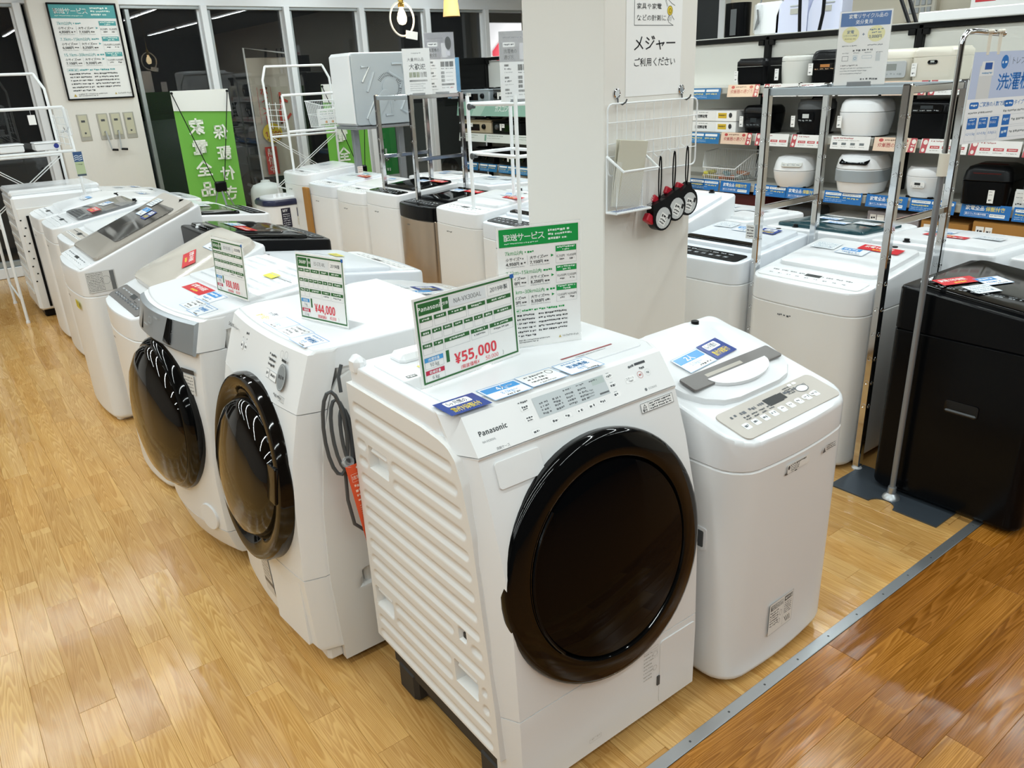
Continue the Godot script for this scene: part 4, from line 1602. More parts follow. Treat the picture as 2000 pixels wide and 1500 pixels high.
func build_silver_drum() -> void:     # third machine: silver control panel, one large smoked door
	var prof := [[0.948, -0.055], [0.942, -0.04], [0.84, -0.012], [0.836, -0.02], [0.62, 0.0], [0.36, 0.012], [0.16, 0.008], [0.075, -0.015], [0.06, -0.03]]
	var o := drum_washer("drum_washing_machine", "white drum washing machine with a silver control panel and a large smoked round door", Vector3(0.588, 0, -2.885), -PI / 2 + 0.05,
		{"prof": prof, "half": 0.3, "body": 0.315, "rear": -0.55, "chamfer": 0.07, "split": 2, "split2": 6, "top": 0.952, "low": 0.06, "bow": 0.045, "top_rise": 0.09})
	var m := M.new()
	m.box(Vector3(0.302, 0.46, -0.38), Vector3(0.02, 0.82, 0.5), 0.006)
	m.box(Vector3(-0.302, 0.46, -0.38), Vector3(0.02, 0.82, 0.5), 0.006)
	part(o, "side_plate", m, mats["white_side"])
	m = M.new()
	m.box(Vector3(0, 0.035, -0.34), Vector3(0.56, 0.05, 0.55), 0.006)
	for x in [-0.25, 0.25]:
		for z in [-0.55, -0.12]:
			m.xf = Transform3D(Basis(), Vector3(x, 0, z))
			m.lathe([[0.0, 0.0], [0.024, 0.0], [0.026, 0.03], [0.0, 0.03]], 12)
	part(o, "base", m, mats["dark_base"])
	m = M.new()
	var face0 := []
	for lv in [[0.944, -0.042, 0.0], [0.944, -0.042, 0.007], [0.938, -0.034, 0.011], [0.848, -0.01, 0.011], [0.842, -0.01, 0.007], [0.842, -0.01, 0.0]]:
		var ring := PackedVector3Array()
		for k in 13:
			var x := lerpf(-0.296, 0.296, k / 12.0)
			ring.append(Vector3(x, lv[0] - 0.012 * pow(x / 0.3, 2) * (1.0 if lv[0] < 0.9 else 0.2), lv[1] + 0.045 * (1.0 - pow(x / 0.3, 2)) + lv[2]))
		face0.append(ring)
	for i in face0.size() - 1:
		for k in 12:
			m.quad(face0[i + 1][k], face0[i + 1][k + 1], face0[i][k + 1], face0[i][k])
	for e in [0, 12]:
		m.face([face0[1][e], face0[2][e], face0[3][e], face0[4][e], face0[5][e], face0[0][e]], Vector3(-1 if e == 0 else 1, 0, 0))
	part(o, "silver_panel", m, mats["silver"])
	var ax := door_axis(Vector3(-0.01, 0.545, 0.03), 0.05)
	m = M.new()
	m.xf = ax
	m.lathe([[0.0, -0.03], [0.283, -0.03], [0.29, 0.0], [0.286, 0.022], [0.272, 0.036], [0.262, 0.04], [0.0, 0.04]], 64)
	var door := part(o, "door", m, mats["black_gloss"], 40)
	m = M.new()
	m.xf = ax
	m.lathe([[0.0, 0.03], [0.264, 0.03], [0.262, 0.045], [0.245, 0.065], [0.2, 0.088], [0.12, 0.106], [0.0, 0.112]], 64)
	part(door, "door_dome", m, mats["brown_dome"], 40)
	m = M.new()
	var up := Vector3(0, 0.1, -0.03).normalized()
	m.xf = Transform3D(Basis(Vector3.RIGHT, up, Vector3.RIGHT.cross(up)), Vector3(0.02, 0.892, 0.014))
	m.slab(0.3, 0.088, 0.006, 0.012, 0.002)
	part(o, "display", m, mats["black_gloss"])
	m = M.new()
	m.xf = Transform3D(Basis(Vector3.RIGHT, up, Vector3.RIGHT.cross(up)), Vector3(-0.245, 0.885, -0.014))
	m.slab(0.075, 0.06, 0.012, 0.01, 0.003)
	part(o, "detergent_drawer", m, mats["silver"])
	m = M.new()
	var p := P.new(self, m, sheet(Vector3(-0.29, 0.948, 0.022), Vector3.RIGHT, -up))
	p.dashes(22, 20, 26, 7, "4b5054")
	p.dashes(88, 12, 30, 8, "4b5054")
	p.dashes(226, 60, 46, 8, "aab0b4", 14)
	p.frame(272, 32, 30, 22, 1.4, "aab0b4", 14)
	p.dashes(326, 22, 40, 7, "aab0b4", 14)
	p.frame(512, 44, 22, 34, 1.2, "6d7276", 8)
	p.rect(516, 34, 16, 3, "6d7276", 8)
	part(o, "control_print", m, mats["print"], 0)
	m = M.new()
	p = P.new(self, m, sheet(Vector3(0.195, 0.775, 0.0195), Vector3(1, 0, -0.23), Vector3(0, -1, 0.05)))
	p.rect(0, 0, 78, 16, "3b3c3d")
	p.rect(10, 20, 60, 70, "e6e4df")
	for k in 5:
		p.dashes(14, 26 + k * 12, 50, 6, "9c9a96")
	part(o, "caution_sticker", m, mats["print"], 0)
	m = M.new()
	m.xf = Transform3D(Basis(Vector3.UP, 0.22) * Basis(Vector3.RIGHT, PI / 2), Vector3(0.215, 0.2, 0.03))
	m.lathe([[0.0, 0.0], [0.052, 0.0], [0.052, 0.006], [0.05, 0.008], [0.0, 0.008]], 32)
	part(o, "filter_cap", m, mats["white_front"])
	m = M.new()
	m.xf = Transform3D(Basis(Vector3.RIGHT, -PI / 2 + 0.09), Vector3(0, 0.984, -0.36))
	m.slab(0.57, 0.3, 0.02, 0.012, 0.004)
	part(o, "top_cover", m, mats["white_shell"])
	m = M.new()
	var p3 := Basis(Vector3.RIGHT, 0.09)
	p = P.new(self, m, sheet(Vector3(-0.27, 1.0125, -0.5), Vector3.RIGHT, p3 * Vector3.BACK))
	for k in 14:
		p.dashes(20 + (k % 2) * 290, 20 + (k / 2) * 38, 200, 7, "b3bac0")
	p.rect(330, 90, 80, 40, "e6e038")
	p.dashes(420, 108, 120, 6, "6a6e72")
	part(o, "top_print", m, mats["print"], 0)
	m = M.new()
	p = P.new(self, m, sheet(Vector3(-0.27, 0.9695, -0.21), Vector3.RIGHT, p3 * Vector3.BACK))
	for k in 5:
		p.dashes(10, 16 + k * 20, 120, 5, "b3bac0")
		p.dashes(160, 90 + k * 10, 100, 5, "8d9398")
	p.frame(180, 84, 110, 40, 1, "5d6266")
	part(o, "front_top_print", m, mats["print"], 0)
	for s in [["red", -0.16, -0.2], ["blue", 0.03, -0.195], ["note", 0.07, -0.125], ["dry", 0.16, -0.12]]:
		var ft := sheet(Vector3(s[1], 0.9705 + (-s[2] - 0.2) * 0.09 + 0.0, s[2]), Vector3.RIGHT, p3 * Vector3.BACK)
		sticker(o, s[0], ft)

# ---------------------------------------------------------------- rows of machines
func build_rows() -> void:
	var L := -PI / 2
	var R := PI / 2
	# left aisle row, fronts towards the aisle
	top_loader("washing_machine", "white top loading washing machine with a greige lid, beside the silver-panelled drum machine", Vector3(0.875, 0, -3.62), L,
		{"w": 0.58, "d": 0.58, "hf": 0.8, "hb": 1.02, "r": 0.07, "bow": 0.035, "panel": "dark_strip", "panel_h": 0.09, "panel_front": -0.3, "lid": "greige_lid", "lid_y": 0.06, "lid_d": 0.46, "lid_w": 0.55, "lid_r": 0.08, "lid_t": 0.03, "dome": 0.014, "inlet": -0.15,
		"stickers": [["red", -0.02, 0.1, -0.35], ["people2", 0.0, 0.2, 0.0]]})
	var big := top_loader("washing_machine", "large white top loader with a glossy taupe lid and a rating label on its side", Vector3(0.89, 0, -4.68), L,
		{"w": 0.63, "d": 0.64, "hf": 0.835, "hb": 1.09, "band": 0.14, "r": 0.06, "bow": 0.03, "panel": "white_shell", "panel_h": 0.06, "panel_front": -0.34, "lid": "taupe_lid", "lid_y": 0.02, "lid_d": 0.56, "lid_w": 0.59, "dome": 0.01, "window": "smoked_lid",
		"stickers": [["navy", 0.02, 0.16, 0.0], ["people2", -0.13, 0.17, 0.0], ["plain", -0.2, 0.26, 0.0]]})
	var m := M.new()
	m.xf = Transform3D(Basis(Vector3.RIGHT, -PI / 2 + 0.42), Vector3(0, 1.05, -0.235))
	m.slab(0.56, 0.14, 0.012, 0.03, 0.004)
	part(big, "rear_panel", m, mats["taupe_panel"])
	sticker(big, "spec", sheet(Vector3(0.3165, 0.822, 0.305), Vector3.FORWARD, Vector3.DOWN), 135, 105)
	sticker(big, "yellow", sheet(Vector3(0.1, 0.66, 0.349), Vector3.RIGHT, Vector3.DOWN))
	m = M.new()
	m.box(Vector3(0.24, 0.03, 0.27), Vector3(0.09, 0.06, 0.09), 0.012)
	part(big, "foot", m, mats["white_side"])
	var tops := [["white top loading washing machine with a taupe control panel behind the large taupe-lidded one", "taupe_panel", "white_shell", -5.33, 0.86, 0.95],
		["white top loader with a clear smoked lid and red sticker, next to the taupe-panelled one", "white_shell", "smoked_lid", -5.93, 0.88, 0.98],
		["white top loading washing machine standing last but one before the corner rack", "white_shell", "white_shell", -6.5, 0.88, 0.97]]
	for t in tops:
		top_loader("washing_machine", t[0], Vector3(0.94, 0, t[3]), L, {"w": 0.56, "d": 0.58, "hf": t[4], "hb": t[5], "r": 0.08, "bow": 0.02, "panel": t[1], "lid": t[2], "lid_y": 0.05, "lid_d": 0.38, "lid_r": 0.05,
			"stickers": [["blue", -0.06, 0.12, 0.1], ["red", 0.02, 0.02, 0.0]] if t[2] == "smoked_lid" else [["people2", -0.05, 0.1, 0.0]]})
	# machine turned round in the corner: its back plate shows
	var b := thing("drum_washing_machine", "white drum washing machine turned round in the corner so that its grey back plate shows", "washing machine", Vector3(0.9, 0, -7.42))
	m = M.new()
	m.box(Vector3(0, 0.51, 0), Vector3(0.64, 0.9, 0.6), 0.02)
	part(b, "cabinet", m, mats["white_shell"])
	m = M.new()
	for k in 9:
		m.box(Vector3(-0.322, 0.2 + k * 0.085, 0.0), Vector3(0.008, 0.03, 0.46), 0.004)
	part(b, "side_rib", m, mats["white_side"])
	m = M.new()
	m.box(Vector3(-0.05, 0.47, 0.302), Vector3(0.5, 0.8, 0.012), 0.006)
	part(b, "back_plate", m, mats["white_side"])
	m = M.new()
	for k in 9:
		m.box(Vector3(-0.29 + (k % 2) * 0.02, 0.3 + k * 0.06, 0.309), Vector3(0.012, 0.01, 0.003))
	part(b, "screw", m, mats["black_plastic"])
	m = M.new()
	m.box(Vector3(0, 0.03, 0), Vector3(0.58, 0.06, 0.54), 0.01)
	m.box(Vector3(-0.238, 0.45, 0.312), Vector3(0.018, 0.72, 0.012))
	part(b, "base", m, mats["black_plastic"])
	m = M.new()
	m.box(Vector3(0, 0.975, -0.02), Vector3(0.64, 0.05, 0.56), 0.015)
	part(b, "top_panel", m, mats["white_shell"])
	# middle row, backs to the left row, fronts towards the right
	top_loader("washing_machine", "white top loading washing machine with a rounded lid, directly behind the machine priced 44,000 yen", Vector3(1.43, 0, -2.52), R,
		{"w": 0.56, "d": 0.56, "hf": 0.84, "hb": 0.94, "r": 0.07, "panel": "taupe_panel", "panel_h": 0.08, "lid": "white_shell", "lid_y": 0.04, "lid_d": 0.42, "lid_r": 0.18, "dome": 0.02, "stickers": [["people2", -0.1, 0.14, -1.57], ["navy", -0.02, 0.05, -1.57], ["plain", 0.03, 0.18, -1.57]]})
	top_loader("washing_machine", "white boxy top loading washing machine in front of the stainless one, glass-edged lid", Vector3(1.4, 0, -3.2), R,
		{"w": 0.6, "d": 0.58, "hf": 0.88, "hb": 0.96, "r": 0.03, "top": "cool_shell", "front": "white_side", "panel": "white_front", "panel_h": 0.07, "lid": "cool_shell", "lid_y": 0.04, "lid_d": 0.4, "stickers": [["plain", -0.1, 0.1, 0.0], ["yellow", 0.0, -0.02, 0.0]]})
	top_loader("washing_machine", "washing machine with a black top and black glass lid in the middle row", Vector3(1.34, 0, -3.98), R,
		{"w": 0.62, "d": 0.56, "hf": 0.93, "hb": 1.01, "band": 0.13, "r": 0.03, "top": "black_plastic", "front": "black_plastic", "panel": "black_satin", "panel_h": 0.07, "lid": "black_gloss", "lid_y": 0.03, "lid_d": 0.42, "dome": 0.012, "window": "smoked_lid", "inlet_dark": false, "stickers": [["red", -0.22, 0.12, 0.0], ["blue", -0.02, 0.12, 0.0]]})
	top_loader("washing_machine", "white top loader whose black lid carries a red sticker, in front of the green banner", Vector3(1.5, 0, -5.25), R,
		{"w": 0.58, "d": 0.6, "hf": 0.9, "hb": 0.96, "panel": "black_satin", "panel_h": 0.1, "lid": "black_gloss", "lid_y": 0.06, "lid_d": 0.36, "stickers": [["red", -0.1, 0.14, 0.0], ["plain", 0.02, 0.06, 0.0]]})
	top_loader("washing_machine", "white top loading washing machine with a pale green glass lid beside the green banner", Vector3(1.52, 0, -5.95), R,
		{"w": 0.56, "d": 0.56, "hf": 0.86, "hb": 0.92, "panel": "white_shell", "lid": "cool_shell", "lid_y": 0.04, "lid_d": 0.38, "stickers": [["blue", -0.06, 0.1, 0.0]]})
	top_loader("washing_machine", "white top loading washing machine right below the poster pier", Vector3(1.5, 0, -7.6), R,
		{"w": 0.58, "d": 0.58, "hf": 0.84, "hb": 0.9, "panel": "white_shell", "lid": "white_shell", "lid_y": 0.04, "lid_d": 0.38, "stickers": [["plain", -0.06, 0.1, 0.0], ["blue", 0.0, -0.05, 0.0]]})
	top_loader("washing_machine", "white top loader with a wide blue sheet on it, second from the poster pier", Vector3(1.52, 0, -6.75), R,
		{"w": 0.58, "d": 0.58, "hf": 0.86, "hb": 0.92, "panel": "grey_panel", "lid": "white_shell", "lid_y": 0.04, "lid_d": 0.38, "stickers": [["blue", -0.1, 0.12, 0.0], ["plain", 0.03, 0.12, 0.0]]})
	# right row: fronts towards the middle aisle at x = 2.87
	var row := [
		[-1.815, 0.54, 0.79, 0.87, 0.075, "white_side", "white_shell", "white_front", "white_shell", "", [["plain", -0.2, 0.16, 0.0], ["blue", -0.06, 0.13, 0.0], ["red", 0.0, 0.2, -0.05]], "large white top loading washing machine with a red sticker between the chrome rack posts"],
		[-2.41, 0.54, 0.82, 0.88, 0.05, "white_front", "cool_shell", "black_satin", "cool_shell", "black_gloss", [["blue", -0.06, 0.17, 0.0], ["navy", 0.07, 0.19, 0.0], ["plain", -0.2, 0.2, 0.0]], "white top loader with a black control panel and black lid front, right of the pillar"],
		[-3.88, 0.55, 0.79, 0.86, 0.04, "white_front", "cool_shell", "black_satin", "cool_shell", "black_gloss", [["plain", -0.1, 0.2, 0.0]], "white top loading washing machine with a dark control strip, just left of the pillar"],
		[-4.45, 0.55, 0.83, 0.88, 0.06, "white_side", "white_shell", "white_front", "white_shell", "", [["blue", 0.0, 0.18, 0.0], ["red", 0.08, 0.12, 0.0]], "white top loading washing machine to the right of the stainless one"],
		[-4.97, 0.5, 0.82, 0.86, 0.03, "stainless", "black_satin", "black_satin", "black_gloss", "", [["blue", -0.1, 0.16, 0.0], ["red", 0.04, 0.18, 0.0]], "top loading washing machine with a brushed stainless body and black top"],
		[-5.49, 0.53, 0.86, 0.9, 0.04, "white_front", "white_shell", "black_gloss", "black_gloss", "", [["blue", -0.05, 0.14, 0.0], ["red", 0.08, 0.18, 0.0]], "white top loading washing machine with a glossy black lid, left of the stainless one"],
		[-6.04, 0.54, 0.83, 0.87, 0.06, "white_side", "white_shell", "white_shell", "white_shell", "", [["blue", -0.05, 0.16, 0.0]], "white bow-fronted top loading washing machine, second left of the stainless one"],
		[-6.6, 0.56, 0.84, 0.88, 0.06, "white_front", "cool_shell", "white_shell", "cool_shell", "", [["plain", -0.1, 0.1, 0.0], ["blue", 0.02, 0.16, 0.0], ["red", 0.08, 0.1, 0.0]], "white top loading washing machine in front of the white laundry rack leg"],
		[-7.18, 0.58, 0.9, 0.94, 0.09, "white_side", "white_shell", "white_shell", "white_shell", "", [["plain", -0.1, 0.1, 0.0]], "tall white top loading washing machine under the white laundry rack"],
	]
	for r in row:
		var q := {"w": r[1], "d": 0.56, "hf": r[2], "hb": r[3], "r": r[4], "front": r[5], "top": r[6], "panel": r[7], "lid": r[8], "lid_y": 0.065, "lid_d": 0.36, "stickers": r[10], "bow": 0.02 if r[5] != "stainless" else 0.035}
		if r[9]:
			q["strip"] = r[9]
		top_loader("washing_machine", r[11], Vector3(2.87 + 0.28, 0, r[0]), L, q, "washing machines of the right row")
	# second row behind it, fronts away
	for r in [[3.8, -1.62, "red", "white top loading washing machine with red and blue stickers behind the chrome rack", "white_shell"], [3.8, -2.2, "blue", "white top loading washing machine with a dark teal glass lid behind the chrome rack", "lid_gloss_teal"], [3.8, -2.86, "plain", "white top loading washing machine by the wire basket, behind the pillar", "white_shell"],
		[3.8, -1.02, "red", "white top loading washing machine at the right edge of the picture behind the black one", "white_shell"], [3.8, -3.9, "red", "white top loading washing machine with a red sticker behind the white pole rack", "white_shell"], [3.8, -4.5, "plain", "white top loading washing machine in front of the gas stove shelf", "white_shell"], [3.85, -5.3, "plain", "white top loading washing machine below the clothes dryer stand, white inlet cap", "cool_shell"], [3.85, -6.0, "blue", "white top loading washing machine behind the chrome rack near the window", "white_shell"]]:
		top_loader("washing_machine", r[3], Vector3(r[0], 0, r[1]), R, {"w": 0.55, "d": 0.56, "hf": 0.85, "hb": 0.87, "r": 0.05, "lid": r[4], "lid_y": 0.03, "lid_d": 0.4, "panel": "white_shell", "stickers": [[r[2], -0.08, 0.12, 0.0], ["blue", 0.02, 0.02, 0.0], ["plain", -0.2, 0.05, 0.0]], "inlet_dark": r[1] > -5.0}, "washing machines of the second right row")
	top_loader("washing_machine", "white slant-topped washing machine between the pillar and the dark red box", Vector3(3.32, 0, -2.98), L, {"w": 0.5, "d": 0.6, "hf": 0.84, "hb": 1.0, "r": 0.04, "lid": "cool_shell", "stickers": [["plain", -0.1, 0.1, 0.0]]})
	# the slim white one beside the ribbed drum machine
	var s := top_loader("washing_machine", "slim white top loader with a beige control panel, right beside the near drum machine", Vector3(1.715, 0, -1.302), 0.03,
		{"w": 0.525, "d": 0.5, "hf": 0.775, "hb": 0.91, "band": 0.085, "r": 0.075, "bow": 0.022, "edge": 0.016, "panel": "taupe_panel", "panel_h": 0.115, "panel_front": -0.25, "panel_w": 0.44, "lid": "white_shell", "lid_y": 0.055, "lid_d": 0.36, "lid_w": 0.47, "lid_r": 0.14, "dome": 0.01, "front": "white_front"})
	var slope := atan2(0.135, 0.5)
	var tt := Transform3D(Basis(Vector3.RIGHT, -PI / 2 + slope), Vector3(0, 0.8425, 0))
	m = M.new()
	m.xf = tt * Transform3D(Basis(), Vector3(-0.005, -0.025, 0.026))
	m.slab(0.4, 0.06, 0.008, 0.006, 0.002)
	part(s, "lid_grip", m, mats["dark_strip"])
	m = M.new()
	var grip := PackedVector2Array()
	for k in 17:
		var a := PI * k / 16.0
		grip.append(Vector2(-cos(a) * 0.13, -sin(a) * 0.06 + 0.01))
	m.xf = tt * Transform3D(Basis(), Vector3(0.0, -0.045, 0.024))
	m.prism(grip, 0.0, 0.01)
	part(s, "grip_scoop", m, mats["white_shell"])
	m = M.new()
	var p := P.new(self, m, tt * Transform3D(Basis(), Vector3(-0.12, -0.014, 0.0322)))
	p.rect(0, 0, 160, 13, "b9b3a8")
	part(s, "grip_label", m, mats["print"], 0)
	m = M.new()
	p = P.new(self, m, tt * Transform3D(Basis(), Vector3(-0.22, -0.135, 0.0046)))
	p.ring(350, 40, 26, 15, 3, "6f7173", 3)
	p.disc(350, 40, 23, 13, "f2f2f1", 2)
	p.rect(215, 22, 54, 26, "16191b", 3)
	for k in 5:
		p.pill(196 + k * 36, 66, 24, 13, 5, "f4f4f3", 3)
		p.dashes(203 + k * 36, 70, 11, 5, "55585b", 4)
	for k in 4:
		p.dashes(70 + k * 34, 44, 24, 6, "55585b", 3)
		p.dashes(70 + k * 34, 54, 20, 6, "55585b", 3)
		p.dashes(286, 14 + k * 8, 32, 5, "55585b", 3)
	for k in 2:
		p.pill(318 + k * 22, 8, 18, 9, 4, "f4f4f3", 3)
	part(s, "control_buttons", m, mats["print"], 0)
	sticker(s, "people2", tt * Transform3D(Basis(Vector3.BACK, 0.08), Vector3(-0.15, 0.085, 0.03)))
	sticker(s, "navy", tt * Transform3D(Basis(Vector3.BACK, 0.1), Vector3(-0.02, 0.1, 0.03)))
	m = M.new()
	p = P.new(self, m, tt * Transform3D(Basis(), Vector3(-0.24, 0.245, 0.005)))
	p.rect(20, 6, 110, 8, "6c6f70")
	for k in 4:
		p.dashes(30, 20 + k * 8, 190, 4, "9da1a3")
		p.dashes(250, 10 + k * 9, 50, 5, "9da1a3")
	p.rect(360, 150, 50, 10, "6c6f70")
	for k in 2:
		p.dashes(360, 164 + k * 7, 56, 4, "9da1a3")
	part(s, "top_print", m, mats["print"], 0)
	m = M.new()
	m.xf = Transform3D(Basis(Vector3.RIGHT, PI / 2), Vector3(-0.218, 0.722, 0.232))
	m.lathe([[0.0, 0.0], [0.009, 0.0], [0.007, 0.004], [0.0, 0.004]], 12)
	part(s, "screw", m, mats["chrome"])
	m = M.new()
	p = P.new(self, m, sheet(Vector3(-0.08, 0.672, 0.274), Vector3(1, 0, 0.0), Vector3.DOWN))
	p.rect(0, 0, 104, 26, "f1f0ec")
	p.dashes(14, 3, 74, 5, "3d4042")
	for k in 3:
		p.dashes(16, 10 + k * 5, 40, 3.4, "6d7072")
	p.disc(7, 10, 5, 6, "4a4c4e", 2)
	p.poly([Vector2(170, 25), Vector2(186, 25), Vector2(178, 9)], "5a5d5f", 2)
	for k in 3:
		p.dashes(190, 6 + k * 6, 46, 4, "6d7072")
	part(s, "front_sticker", m, mats["print"], 0)
	m = M.new()
	p = P.new(self, m, sheet(Vector3(-0.1, 0.235, 0.274), Vector3.RIGHT, Vector3.DOWN))
	p.rect(0, 0, 118, 108, "efeeea")
	p.frame(0, 0, 118, 108, 0.8, "85878a")
	p.rect(6, 8, 62, 18, "1d1f21")
	p.dashes(10, 11, 54, 5, "e9e9e6", 3)
	p.dashes(14, 18, 40, 5, "e9e9e6", 3)
	p.rect(74, 6, 40, 17, "1d1f21")
	p.dashes(78, 11, 32, 7, "e9e9e6", 3)
	p.rect(70, 6, 0.8, 98, "85878a")
	for k in 6:
		p.dashes(6, 32 + k * 9, 40, 5, "45484a")
		p.dashes(76, 28 + k * 7, 34, 4, "5d6062")
	p.ring(58, 52, 6, 10, 1, "5d6062")
	p.ring(52, 78, 6, 8, 1, "5d6062")
	for k in 4:
		p.line([Vector2(80 + k * 8, 80), Vector2(90 + k * 6, 98)], 2.4, "35383a")
	part(s, "rating_sticker", m, mats["print"], 0)
	m = M.new()
	m.xf = Transform3D(Basis(Vector3.UP, -PI / 2), Vector3(-0.2625, 0.47, 0.14))
	m.slab(0.05, 0.07, 0.008, 0.003, 0.001)
	part(s, "side_grip", m, mats["white_shell"])
	m = M.new()
	m.xf = Transform3D(Basis(Vector3.UP, -PI / 2), Vector3(-0.2655, 0.47, 0.14))
	m.slab(0.032, 0.05, 0.004, 0.001, 0.0)
	part(s, "grip_hollow", m, mats["cable_grey"])
	# black machine on the right, front towards the strip
	var k := top_loader("washing_machine", "black top loading washing machine with a glossy glass lid beside the chrome sign stand", Vector3(3.17, 0, -1.13), 0,
		{"w": 0.6, "d": 0.55, "hf": 0.8, "hb": 0.86, "band": 0.11, "r": 0.05, "bow": 0.01, "top": "black_satin", "front": "black_satin", "panel": "black_satin", "panel_h": 0.07, "lid": "black_gloss", "lid_y": -0.0, "lid_d": 0.46, "lid_w": 0.52, "dome": 0.004, "inlet_dark": false, "inlet": -0.2,
		"stickers": [["red", -0.22, 0.2, -0.3], ["blue", -0.07, 0.12, -0.3], ["plain", -0.2, 0.1, -0.3]]})
	m = M.new()
	m.xf = Transform3D(Basis(Vector3.UP, -PI / 2), Vector3(-0.3, 0.44, 0.02))
	m.slab(0.12, 0.05, 0.01, 0.004, 0.002)
	part(k, "side_grip", m, mats["black_gloss"])
	m = M.new()
	m.box(Vector3(-0.305, 0.425, 0.02), Vector3(0.01, 0.01, 0.11), 0.004)
	part(k, "grip_lip", m, mats["cable_grey"])
	m = M.new()
	p = P.new(self, m, lie(-0.28, 0.868, 0.17, PI / 2))
	for i in 8:
		p.dashes(20 + i * 40, 12, 28, 12, "9aa0a4")
		p.dashes(20 + i * 40, 32, 28, 8, "6d7377")
	part(k, "side_print", m, mats["print"], 0)


# ---------------------------------------------------------------- price cards and acrylic stands
func stand_sheet(called: String, label: String, category: String, bl: Vector3, br: Vector3, h: float, lean: float, foot: float, group := "") -> Node3D:
	var o := thing(called, label, category, bl, 0.0, group)
	var along := br - bl
	o.rotation.y = atan2(-along.z, along.x)
	var w := along.length()
	var m := M.new()
	m.xf = Transform3D(Basis(Vector3.RIGHT, -lean), Vector3(w / 2, 0.004, 0))
	m.box(Vector3(0, h / 2, 0), Vector3(w - 0.002, h, 0.0012))
	part(o, "card", m, mats["paper"])
	m = M.new()
	m.xf = Transform3D(Basis(Vector3.RIGHT, -lean), Vector3(w / 2, 0.002, -0.003))
	m.box(Vector3(0, h / 2 + 0.002, 0), Vector3(w + 0.004, h + 0.008, 0.002))
	m.xf = Transform3D(Basis(), Vector3(w / 2, 0.0015, -foot / 2))
	m.box(Vector3.ZERO, Vector3(w + 0.004, 0.002, foot))
	part(o, "acrylic_holder", m, mats["acrylic"])
	return o

func card_frame(o: Node3D, w: float, h: float, lean: float, unit_w: float, unit_h: float) -> Transform3D:
	var f := sheet(Vector3(0, 0, 0), Vector3.RIGHT, Vector3.DOWN)
	f.origin = Vector3(0.0, 0.004, 0) + Basis(Vector3.RIGHT, -lean) * Vector3(0, h, 0.001)
	f.basis = Basis(Vector3.RIGHT, -lean) * f.basis
	f.basis.x *= w / unit_w * 1000.0
	f.basis.y *= h / unit_h * 1000.0
	return f

func price_print(o: Node3D, f: Transform3D, brand: String, model: String, year: String, price: String, net: String, kg1: String, kg2: String) -> void:
	var m := M.new()
	var p := P.new(self, m, f)
	var g := "2c6a35"
	p.frame(6, 6, 285, 198, 4.5, g)
	p.rect(283, 2, 12, 10, "2a66b4", 3)
	p.rect(14, 14, 60, 27, g)
	p.txt(brand, 44, 21, 12.5, "eef3ee", 0.12, 1)
	p.rect(79, 14, 18, 27, g)
	p.txt("型番", 80.5, 23, 7, "eef3ee", 0.1)
	p.rect(97, 14, 108, 27, "e4e8ea")
	p.txt(model, 151, 21, 13, "5d6265", 0.09, 1)
	p.frame(211, 14, 70, 27, 0.5, "9da2a4")
	p.txt(year, 246, 21, 12, "5d6265", 0.09, 1)
	var rows := [[47, [[14, 34], [53, 34], [92, 52], [149, 52], [206, 75]]], [78, [[14, 26], [44, 26], [74, 26], [104, 26], [134, 26], [164, 26], [194, 26], [224, 57]]], [109, [[14, 26], [44, 26], [74, 72], [151, 52], [208, 73]]]]
	for r in rows:
		for b in r[1]:
			p.frame(b[0], r[0], b[1], 26, 0.5, "9da2a4")
			p.rect(b[0], r[0], b[1], 10, g, 2)
			p.dashes(b[0] + b[1] * 0.2, r[0] + 2.6, b[1] * 0.6, 5, "dfe8df", 3)
			if int(b[0]) % 3 != 2:
				p.dashes(b[0] + b[1] * 0.16, r[0] + 14, b[1] * 0.66, 4.4, "7a7f81", 3)
	for k in 2:
		var y := 142.0 + k * 31
		p.frame(14, y, 52, 27, 0.5, "9da2a4")
		p.rect(14, y, 52, 11, ["4aa0dd", "c72249"][k], 2)
		p.txt(["洗濯容量", "乾燥容量"][k], 40, y + 2, 7.4, "f2f6f8", 0.1, 1, 1.0, 3)
		p.txt([kg1, kg2][k], 40, y + 14, 9.5, "5d6265", 0.09, 1)
	p.rect(74, 139, 9, 29, g)
	p.txt(price, 96, 150, 32, "e2404f", 0.12, 0, 0.98)
	p.txt("(税抜価格¥", 112, 186, 10.5, "e2535f", 0.09)
	p.txt(net, 186, 184, 12, "e2535f", 0.09)
	p.txt(")", 240, 183, 12, "9a9a9a", 0.09)
	part(o, "card_print", m, mats["print"], 0)

